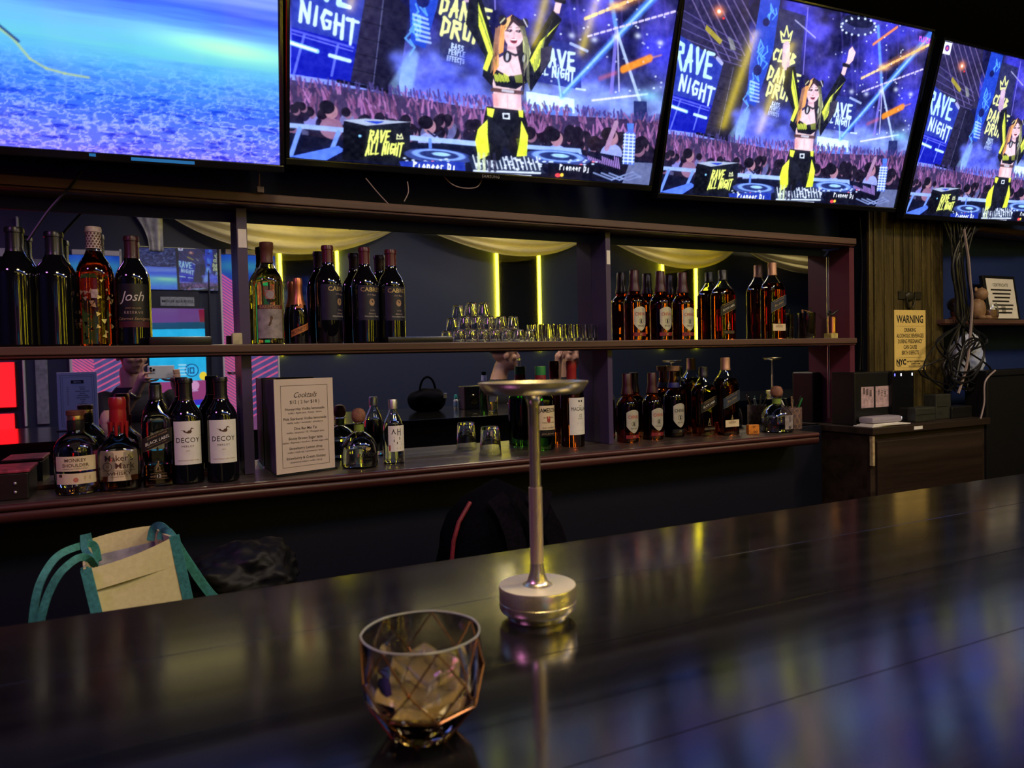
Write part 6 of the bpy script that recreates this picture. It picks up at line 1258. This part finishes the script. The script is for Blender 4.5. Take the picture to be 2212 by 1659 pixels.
f += [tuple(range(NB - 1, -1, -1)), tuple(K * NB + k for k in range(NB))]
obj('body', G().add(v, f), M_bp, t, smooth=1.)
for s in (-1, 1):
    pts = [Vector(v[j * NB + (16 if s < 0 else 26) % NB]) + Vector((s * .006, -.012, 0)) for j in range(0, K + 1)]; obj('piping', G().tube(pts[:-1], [.007] * 9 + [.006] * (len(pts) - 10), 8), M_pipe, t, smooth=True)
ribbon('shoulder_strap', [O + Vector(p) for p in ((-.05, .0, tp * .86), (-.03, -.03, tp * .6), (-.01, -.05, 0), (.0, -.05, -.3))], .05, M_str); ribbon('shoulder_strap', [O + Vector(p) for p in ((.06, .0, tp * .86), (.08, -.03, tp * .55), (.11, -.05, 0), (.12, -.05, -.3))], .05, M_str)
ribbon('haul_loop', [O + Vector(p) for p in ((-.02, -.045, tp * .92), (.01, -.055, tp * .66), (.03, -.058, tp * .52), (.06, -.055, tp * .62), (.085, -.045, tp * .9))], .02, M_str)
tag(obj('crate', G().bbox((c.x - .22, 1.62, 0), (c.x + .24, 2.0, c.z - .455), .01), M_under), 'low dark crate under the backpack', 'crate')
# ================================================================ guests on the near side of the bar (seen in the mirror)
M_skin = mat('skin', (.46, .27, .20), .5, spec=.4, grain=8, gcol=(.42, .24, .17), sss=.1); M_tee = mat('black_tee', (.010, .011, .016), .85, grain=60, bump=.2, bscale=90); M_hair = mat('black_hair', (.008, .007, .007), .45, bump=.8, bscale=120, stretch=(1, 1, .15)); M_jean = mat('dark_trousers', (.012, .014, .022), .8, grain=60)
def cap(g, p, q, r1, r2, n=14):
    p, q = Vector(p), Vector(q); d = (q - p).normalized(); P = [p - d * r1 * .9, p - d * r1 * .55, p, q, q + d * r2 * .55, q + d * r2 * .9]
    return g.tube(P, [r1 * .35, r1 * .84, r1, r2, r2 * .84, r2 * .35], n)
def body(name, parent, build, regions, voxel=.0065, smooth=4):
    g = G(); build(g); o = obj(name, g, M_skin, None)
    m = o.modifiers.new('r', 'REMESH'); m.mode = 'VOXEL'; m.voxel_size = voxel; s = o.modifiers.new('s', 'SMOOTH'); s.factor = .5; s.iterations = smooth
    bpy.context.view_layer.update(); me = bpy.data.meshes.new_from_object(o.evaluated_get(bpy.context.evaluated_depsgraph_get()))
    bpy.data.objects.remove(o); me.materials.clear()
    for q in (M_skin, M_tee, M_jean): me.materials.append(q)
    idx = [regions(p.center) for p in me.polygons]; me.polygons.foreach_set('material_index', idx); me.polygons.foreach_set('use_smooth', [True] * len(idx)); me.update()
    r = bpy.data.objects.new(name, me); COL.objects.link(r); r.parent = parent; return r
def head(g, c, yaw, pitch=0., s=1.):
    """head about 0.23 m high, facing along yaw (0 = towards the mirror)"""
    Rm = Matrix.Rotation(yaw, 3, 'Z') @ Matrix.Rotation(pitch, 3, 'X'); P = lambda x, y, z: Vector(c) + Rm @ (Vector((x, y, z)) * s)
    E = lambda x, y, z, a, b, d: g.ell(P(x, y, z), (a * s, b * s, d * s), 18, 12, rot=Rm)
    E(0, -.010, .035, .074, .092, .085); E(0, .020, -.030, .060, .068, .075); E(0, .048, -.078, .030, .030, .026); E(0, .035, -.055, .050, .045, .040)
    E(0, .078, .002, .028, .018, .030)
    for q in (-1, 1): E(q * .038, .055, -.010, .026, .026, .026); E(q * .033, .072, .032, .024, .014, .010); E(q * .078, -.005, .0, .010, .020, .032); E(q * .012, .092, -.018, .010, .010, .008); E(q * .030, .070, .018, .013, .010, .008)
    g.tube([P(0, .080, .030), P(0, .096, .004), P(0, .100, -.014)], [.008 * s, .011 * s, .012 * s], 10)
    g.tube([P(-.024, .072, -.046), P(-.008, .082, -.043), P(0, .083, -.044), P(.008, .082, -.043), P(.024, .072, -.046)], [.004 * s, .007 * s, .006 * s, .007 * s, .004 * s], 8); g.tube([P(-.020, .072, -.056), P(0, .081, -.058), P(.020, .072, -.056)], [.004 * s, .007 * s, .004 * s], 8)
    return P, Rm
def face_parts(o, P, Rm, s=1.):
    M_eye = mat('eye_white', (.70, .68, .66), .2, bump=.01); M_iris = mat('dark_iris', (.015, .010, .008), .2, bump=.01); M_lip = mat('lips', (.36, .12, .11), .45, grain=60)
    for q in (-1, 1):
        e = obj('eye', G().ell(P(q * .031, .068, .018), (.0125 * s, .012 * s, .008 * s), 14, 10, rot=Rm), M_eye, o, smooth=True); obj('iris', G().ell(P(q * .031, .0785, .017), (.0055 * s, .0025 * s, .0055 * s), 12, 8, rot=Rm), M_iris, e, smooth=True)
        obj('eyebrow', G().tube([P(q * .014, .089, .040), P(q * .032, .084, .046), P(q * .050, .070, .040)], [.0035 * s, .004 * s, .002 * s], 8), M_hair, o, smooth=True)
    obj('lips', G().tube([P(-.022, .0745, -.050), P(0, .0895, -.050), P(.022, .0745, -.050)], [.003 * s, .0045 * s, .003 * s], 8), M_lip, o, smooth=True)
def hair(o, P, Rm, s=1., c=0.):
    g = G(); v = []; f = []; n, m = 28, 14
    for i in range(m + 1):
        for k in range(n):
            a = 2 * pi * k / n; fr = max(0., sin(a)); lim = 1.05 + .62 * (1 - fr ** .7); t_ = lim * i / m; bump = 1 + .035 * mn.noise(Vector((cos(a) * 4, sin(a) * 4, t_ * 5)))
            v.append(P(.083 * sin(t_) * cos(a) * bump, -.010 + .102 * sin(t_) * sin(a) * bump, .035 + .096 * cos(t_) * bump))
    for i in range(m):
        for k in range(n): f.append((i * n + k, i * n + (k + 1) % n, (i + 1) * n + (k + 1) % n, (i + 1) * n + k))
    h = obj('hair', g.add(v, f), M_hair, o, smooth=2.); so = h.modifiers.new('t', 'SOLIDIFY'); so.thickness = .010; so.offset = -.5; return h
def finger(g, p, dirs, L, r=.0085):
    p = Vector(p); R_ = [r, r * .95, r * .85, r * .72]; Q = [p]
    for d, l in zip(dirs, L): p = p + Vector(d).normalized() * l; Q.append(p)
    g.tube(Q, R_[:len(Q)], 10); g.ell(Q[-1], (r * .72,) * 3, 10, 8)
Zc = CAMZ
# ---- the man taking the picture
W3 = lambda x, y, z: Vector((x, y, z + Zc))
rootP = thing('person', 'person in a black t-shirt holding a phone up in both hands, reflected in the mirror', 'person', (0, 0, 0))
fw = Vector((sin(math.radians(26.1)), cos(math.radians(26.1)), 0)); rt = Vector((fw.y, -fw.x, 0)); UPV = Vector((0, 0, 1))
ph_ = lambda a, b, d: Vector((0, 0, Zc)) + rt * a + UPV * b - fw * d      # phone frame: along the phone, up, away from the scene
HP = {}
def build1(g):
    HP['P'], HP['R'] = head(g, W3(-.115, -.235, .075), -.55, -.10)
    cap(g, W3(-.13, -.31, -.02), W3(-.115, -.31, -.14), .056, .062)
    g.ell(W3(-.085, -.34, -.25), (.185, .115, .14), 20, 14); g.ell(W3(-.085, -.345, -.45), (.165, .110, .20), 20, 14); g.ell(W3(-.085, -.345, -.62), (.170, .115, .13), 20, 14)
    g.ell(W3(-.10, -.335, -.15), (.13, .085, .075), 18, 12)
    sR, sL = W3(-.268, -.33, -.185), W3(.100, -.33, -.185); eR, eL = W3(-.235, -.20, -.36), W3(.235, -.23, -.37)
    wR, wL = ph_(-.055, -.115, .075), ph_(.165, -.105, .070)
    for s_, e_, w_ in ((sR, eR, wR), (sL, eL, wL)): cap(g, s_, e_, .060, .047); cap(g, e_, w_, .046, .027)
    # right hand: thumb below, index finger up along the phone's end
    pR = ph_(-.040, -.055, .045); cap(g, wR, pR, .027, .030); g.ell(ph_(-.040, -.050, .042), (.030, .022, .036), 14, 10)
    finger(g, ph_(-.042, -.030, .035), (rt * -.1 + UPV * .9, rt * .5 + UPV * .8 + fw * .2, rt * .9 + UPV * .3), (.030, .024, .018)); finger(g, ph_(-.046, -.045, .025), (fw * .7 + UPV * .5, rt * .8 + fw * .15 + UPV * .2, rt), (.030, .022, .016)); finger(g, ph_(-.046, -.058, .024), (fw * .8 + UPV * .1, rt * .8 + fw * .1, rt), (.030, .022, .014)); finger(g, ph_(-.042, -.070, .026), (fw * .8 - UPV * .2, rt * .8 + UPV * .15, rt), (.024, .018, .012), .0075)
    finger(g, ph_(-.030, -.072, .040), (rt * .8 + fw * .2, rt + UPV * .15, rt + UPV * .2), (.030, .026, .020), .010)
    # left hand closed round the other end
    pL = ph_(.150, -.052, .042); cap(g, wL, pL, .027, .030); g.ell(ph_(.150, -.046, .040), (.030, .024, .036), 14, 10)
    for k in range(4): finger(g, ph_(.156 - .001 * k, -.012 - .016 * k, .030), (fw * .8 + rt * -.1, rt * -.7 + fw * .25, rt * -1), (.030, .024, .018 - .002 * k), .0088)
    finger(g, ph_(.140, -.070, .040), (rt * -.8, rt * -1 + UPV * .1, rt * -1 + UPV * .3), (.030, .026, .018), .0098)
    for q in (-1, 1): cap(g, W3(-.085 + q * .09, -.345, -.66), W3(-.085 + q * .10, -.30, -.98), .085, .060); cap(g, W3(-.085 + q * .10, -.30, -.98), W3(-.085 + q * .11, -.34, -1.32), .058, .042); g.ell(W3(-.085 + q * .11, -.28, -1.365), (.042, .12, .035), 14, 10)
def reg1(c):
    z = c.z - Zc
    if z < -.66: return 2
    nk = math.hypot(c.x + .122, c.y + .31)
    if z > -.085 and nk < .13: return 0
    if z > -.11 and nk < .075: return 0
    s_ = W3(-.268, -.33, -.185) if c.x < -.085 else W3(.100, -.33, -.185)
    if c.y > -.20 and abs(c.x + .085) > .10: return 0
    if c.y > -.235 and z > -.05: return 0
    if z > -.30 and c.y > -.225 and abs(c.x + .085) > .12: return 0
    e_ = W3(-.235, -.20, -.36) if c.x < -.085 else W3(.235, -.23, -.37)
    if (c - e_).length < .095: return 0
    if c.y > -.17: return 0
    return 1
b1 = body('body', rootP, build1, reg1); face_parts(b1, HP['P'], HP['R']); hair(b1, HP['P'], HP['R'])
wR = ph_(-.055, -.115, .075); eR = W3(-.235, -.20, -.36); wp = wR.lerp(eR, .13); d = (eR - wR).normalized(); a_ = d.orthogonal().normalized(); b_ = d.cross(a_)
t = thing('wrist_watch', 'square wrist watch with brown strap on the raised forearm in the mirror', 'watch', wp); ring = [(a_ * cos(a) + b_ * sin(a)) * .031 for a in np.linspace(0, 2 * pi, 25)]
obj('strap', G().tube([p - d * .006 for p in ring], .0045, 8).tube([p + d * .006 for p in ring], .0045, 8).tube(ring, .0045, 8), mat('brown_strap', (.09, .055, .045), .5, grain=60), t, smooth=True)
nrm = (Vector((.1, .9, .35)) - d * Vector((.1, .9, .35)).dot(d)).normalized(); sx = d.cross(nrm); Mx = Matrix((sx, d, nrm)).transposed().to_4x4(); obj('watch_case', G().bbox((-.017, -.020, .027), (.017, .020, .038), .004).xf(Mx), mat('steel_case', (.55, .55, .57), .25, metal=1., bump=.02), t)
# phone behind the camera point
t = thing('phone', 'silver phone with three lenses held up by the reflected person', 'phone', (0, 0, Zc), -math.radians(26.1)); M_ph = mat('frosted_phone_back', (.62, .64, .70), .35, spec=.5, grain=30, gcol=(.58, .60, .66)); M_lens = mat('lens_glass', (.004, .004, .006), .05, spec=.8, coat=1., bump=.01)
obj('phone_case', G().bbox((-.024, -.022, -.060), (.132, -.013, .016), .0035), M_ph, t); isl = obj('lens_island', G().bbox((-.020, -.014, -.026), (.018, -.0112, .012), .003), M_ph, t)
for (x, z) in ((-.009, .001), (-.009, -.016), (.008, -.008)):
    g = G().lathe([(0, 0), (.0072, 0), (.0075, .002), (.0066, .003), (.0062, .0022), (0, .0022)], 24); g.xf(Matrix.Translation((x, -.0116, z)) @ Matrix.Rotation(-pi / 2, 4, 'X')); obj('lens', g, M_lens, isl, smooth=.6)
# ---- guest in profile and guest facing the mirror, further along the bar
def guest(lb, hc, yaw, pitch, tx, ty, arms, cat='person'):
    r = thing('person', lb, cat, (0, 0, 0)); H = {}; hx, hy, hz = hc
    cN = Vector((tx, ty, hz - .20 + Zc))
    def build(g):
        H['P'], H['R'] = head(g, (hx, hy, hz + Zc), yaw, pitch)
        cap(g, (hx * .7 + tx * .3, hy * .6 + ty * .4 - .02, hz - .07 + Zc), (tx, ty, hz - .20 + Zc), .055, .064)
        sh = [Vector((cos(yaw * .5), sin(yaw * .5), 0)) * q * .185 + Vector((tx, ty, hz - .26 + Zc)) for q in (-1, 1)]
        Rm = Matrix.Rotation(yaw * .5, 3, 'Z')
        g.ell((tx, ty, hz - .33 + Zc), (.19, .12, .15), 20, 14, rot=Rm); g.ell((tx, ty, hz - .52 + Zc), (.17, .115, .20), 20, 14, rot=Rm); g.ell((tx, ty, hz - .70 + Zc), (.175, .13, .12), 20, 14, rot=Rm); g.ell((tx, ty, hz - .23 + Zc), (.13, .09, .07), 18, 12, rot=Rm)
        for s_, (e_, w_, up_) in zip(sh, arms):
            e_, w_ = Vector(e_) + Vector((0, 0, Zc)), Vector(w_) + Vector((0, 0, Zc)); cap(g, s_, e_, .060, .046); cap(g, e_, w_, .045, .027); dv = (w_ - e_).normalized(); up_ = Vector(up_).normalized(); sd = dv.cross(up_).normalized(); pm = w_ + dv * .05
            cap(g, w_, pm, .027, .032); g.ell(pm, (.034, .030, .034), 14, 10)
            for k in range(4): finger(g, pm + sd * (.024 - .016 * k) + dv * .025, (dv * .9 + up_ * .2, dv * .6 + up_ * .7, up_), (.032 - .003 * abs(k - 1), .024, .017))
            finger(g, pm + sd * .026 + dv * -.005, (sd * .8 + dv * .5, dv * .9 + up_ * .3, dv * .6 + up_ * .6), (.028, .026, .018), .0098)
        for q in (-1, 1):
            kx = Matrix.Rotation(yaw * .5, 3, 'Z') @ Vector((q * .10, .40, 0)); kn = Vector((tx, ty, 0)) + Vector((kx.x, min(kx.y, .27 - ty), 0)); kn.z = hz - .74 + Zc
            cap(g, (tx + q * .08, ty, hz - .74 + Zc), kn, .085, .062); an = kn + Vector((0, -.05, -.42)); cap(g, kn, an, .058, .042); g.ell(an + Vector((0, .05, -.03)), (.042, .12, .035), 14, 10)
    def reg(c):
        z = c.z - Zc
        if z < hz - .72: return 2
        if z > hz - .165 and math.hypot(c.x - hx, c.y - hy) < .14: return 0
        for (e_, w_, u_) in arms:
            w_ = Vector(w_) + Vector((0, 0, Zc)); e_ = Vector(e_) + Vector((0, 0, Zc))
            if (c - w_).length < .16 and (c - e_).length > .10: return 0
        return 1
    b = body('body', r, build, reg, .0075); face_parts(b, H['P'], H['R']); hair(b, H['P'], H['R']); return r
x2 = xat(1092, 2 * MIR + .15, 780); guest('person in profile with short black hair and black top, reflected beyond the tumblers', (x2, -.15, .030), -1.25, 0., x2 - .06, -.17, (((x2 - .20, .02, -.42), (x2 + .02, .16, -.24), (0, 0, -1)), ((x2 + .20, -.10, -.42), (x2 + .22, .12, -.25), (0, 0, -1))))
x3 = xat(1232, 2 * MIR + .15, 780); guest('person resting cheek on hand, facing the mirror beside the purple divider', (x3, -.13, .03), .15, -.15, x3, -.22, (((x3 - .25, .02, -.32), (x3 - .22, .05, -.03), (.6, .2, .6)), ((x3 + .22, .05, -.32), (x3 + .11, .0, -.06), (-.6, -.2, .5))))
# bar stools under the seated guests
for sx_, lb in ((x2 - .06, 'round black bar stool under the guest in profile'), (x3, 'round black bar stool under the guest resting a cheek')):
    t = thing('bar_stool', lb, 'stool', (sx_, -.2, 0)); h = .55
    obj('seat', G().lathe([(0, h), (.17, h), (.18, h + .02), (.17, h + .045), (0, h + .05)], 28), M_dark, t, smooth=.6); obj('post', G().lathe([(.03, .02), (.03, h)], 16), M_dark, t, smooth=.6); obj('foot_plate', G().lathe([(0, 0), (.2, 0), (.2, .012), (.04, .025), (0, .025)], 28), M_dark, t, smooth=.6)

# things standing on the bar that only the mirror shows
p = behind_z(165, 930, ZB); W_, H_ = .21, .30
a0 = behind(122, 805, p.y); a1 = behind(209, 805, p.y); W_ = a1.x - a0.x; H_ = a0.z - ZB - .006
t = thing('menu_card', 'white drinks card with ornate border standing on the bar, seen in the mirror', 'menu', (a0.x, p.y, ZB)); M_wc = mat('white_card', (.88, .90, .94), .5, grain=20, gcol=(.85, .87, .92))
obj('card', G().bbox((0, -.002, .006), (W_, .002, H_ + .006), .0008), M_wc, t); obj('card_foot', G().bbox((-.008, -.03, 0), (W_ + .008, .03, .006), .002), M_dark, t); g = G(); F = flat((W_ / 2, .0026, .006), (-1, 0, 0), (0, 0, 1))
put(g, frame2(-W_ * .42, H_ * .06, W_ * .42, H_ * .95, .0014), F); put(g, frame2(-W_ * .37, H_ * .09, W_ * .37, H_ * .92, .0010), F); put(g, rect(-W_ * .16, H_ * .80, W_ * .16, H_ * .86), F)
for k, s in enumerate(('Fireball', 'Bailey', 'Espresso martini', 'Lychee', 'Jagermeister', 'Hennessy ginger', 'Patron', 'Soju', 'Casamigos')): put(g, text_geo(s, H_ * .032, .01), lambda x, y: F(x - W_ * .12, y + H_ * (.73 - .037 * k))); put(g, text_geo('10', H_ * .030, .01), lambda x, y: F(x + W_ * .24, y + H_ * (.73 - .037 * k)))
obj('lettering', g, M_ink, t); g = G(); put(g, text_geo('OTHER', H_ * .036, .02), lambda x, y: F(x, y + H_ * .817) + Vector((0, .0004, 0))); obj('heading', g, M_wc, t)
p = behind_z(985, 883, ZB); s = .00105 * 4.4
t = thing('dropper_bottle', 'tiny white dropper bottle with teal cap on the bar, seen in the mirror', 'bottle', p); obj('bottle_body', G().lathe([(0, 0), (.013, 0), (.014, .003), (.014, .055), (.008, .062), (0, .062)], 24), M_white, t, smooth=.6); obj('cap', G().lathe([(.010, .062), (.011, .075), (.006, .090), (0, .092)], 20), mat('teal_cap', (.05, .40, .36), .4, bump=.05), t, smooth=.6); obj('label_band', G().lathe([(.0143, .012), (.0143, .045)], 24), mat('blue_print', (.25, .40, .70), .5, grain=60), t)
p = behind_z(1018, 883, ZB)
t = thing('speaker_box', 'small black box on the bar beside the dropper bottle', 'box', (p.x, p.y, ZB)); obj('casing', G().bbox((-.065, -.05, 0), (.065, .05, .145), .006), M_dark, t); obj('cone', G().lathe([(.035, 0), (.030, -.006), (.01, -.002), (0, -.002)], 24).xf(Matrix.Translation((0, .0505, .06)) @ Matrix.Rotation(pi / 2, 4, 'X')), M_bez, t, smooth=.6)
p = behind_z(925, 888, ZB)
t = thing('handbag', 'slouched black handbag with looped handle on the bar, seen in the mirror', 'bag', (p.x, p.y, ZB)); g = G(); bm = bmesh.new(); bmesh.ops.create_icosphere(bm, subdivisions=4, radius=1.)
for v in bm.verts: v.co *= 1 + mn.noise(v.co * 1.6) * .18
obj('bag_body', G().add([(v.co.x * .125, v.co.y * .085, max(v.co.z, -.85) * .075 + .064) for v in bm.verts], [[v.index for v in f.verts] for f in bm.faces]), M_bp, t, smooth=1.); bm.free(); obj('handle', G().tube([(-.05 + .05 * (1 - cos(a)), 0, .12 + .09 * sin(a)) for a in np.linspace(0, pi, 14)], .007, 8), M_bp, t, smooth=True); obj('buckle', G().bbox((.07, .085, .08), (.09, .095, .11), .002), C_silver, t)
p = behind_z(1047, 888, ZB)
t = thing('beer_bottle', 'green beer bottle with blue neck label on the bar, seen in the mirror', 'bottle', p); obj('glass', G().lathe([(0, 0), (.029, 0), (.030, .003), (.030, .125), (.024, .155), (.015, .185), (.0135, .225), (.0145, .228), (.0145, .235), (.0115, .235), (0, .16)], 28), g_green_d, t, smooth=.6); obj('neck_label', G().lathe([(.0165, .180), (.0145, .215)], 24), mat('blue_white_label', (.25, .30, .65), .5, grain=120, gcol=(.75, .75, .78)), t)
p = behind_z(1064, 889, ZB); t = thing('beer_glass', 'beer glass half full of pale beer on the bar, seen in the mirror', 'glass', p); obj('glass', G().lathe([(0, 0), (.028, 0), (.030, .003), (.036, .14), (.034, .14), (.028, .010), (0, .009)], 28), M_gl2, t, smooth=.6); obj('beer', G().lathe([(0, .010), (.0275, .0105), (.0305, .06), (0, .06)], 28), glass('pale_beer', (.90, .72, .20), .02, 1.36), t, smooth=.6)
p = behind_z(1138, 880, ZB); t = thing('clear_bottle', 'tall clear bottle before the guests, its neck glinting yellow in the mirror', 'bottle', (p.x, p.y - .1, ZB)); obj('glass', G().lathe([(0, 0), (.034, 0), (.036, .003), (.036, .17), (.026, .20), (.015, .23), (.013, .30), (.015, .303), (.015, .312), (.011, .312), (.011, .23), (.032, .17), (.032, .006), (0, .006)], 28), g_clear, t, smooth=.6)
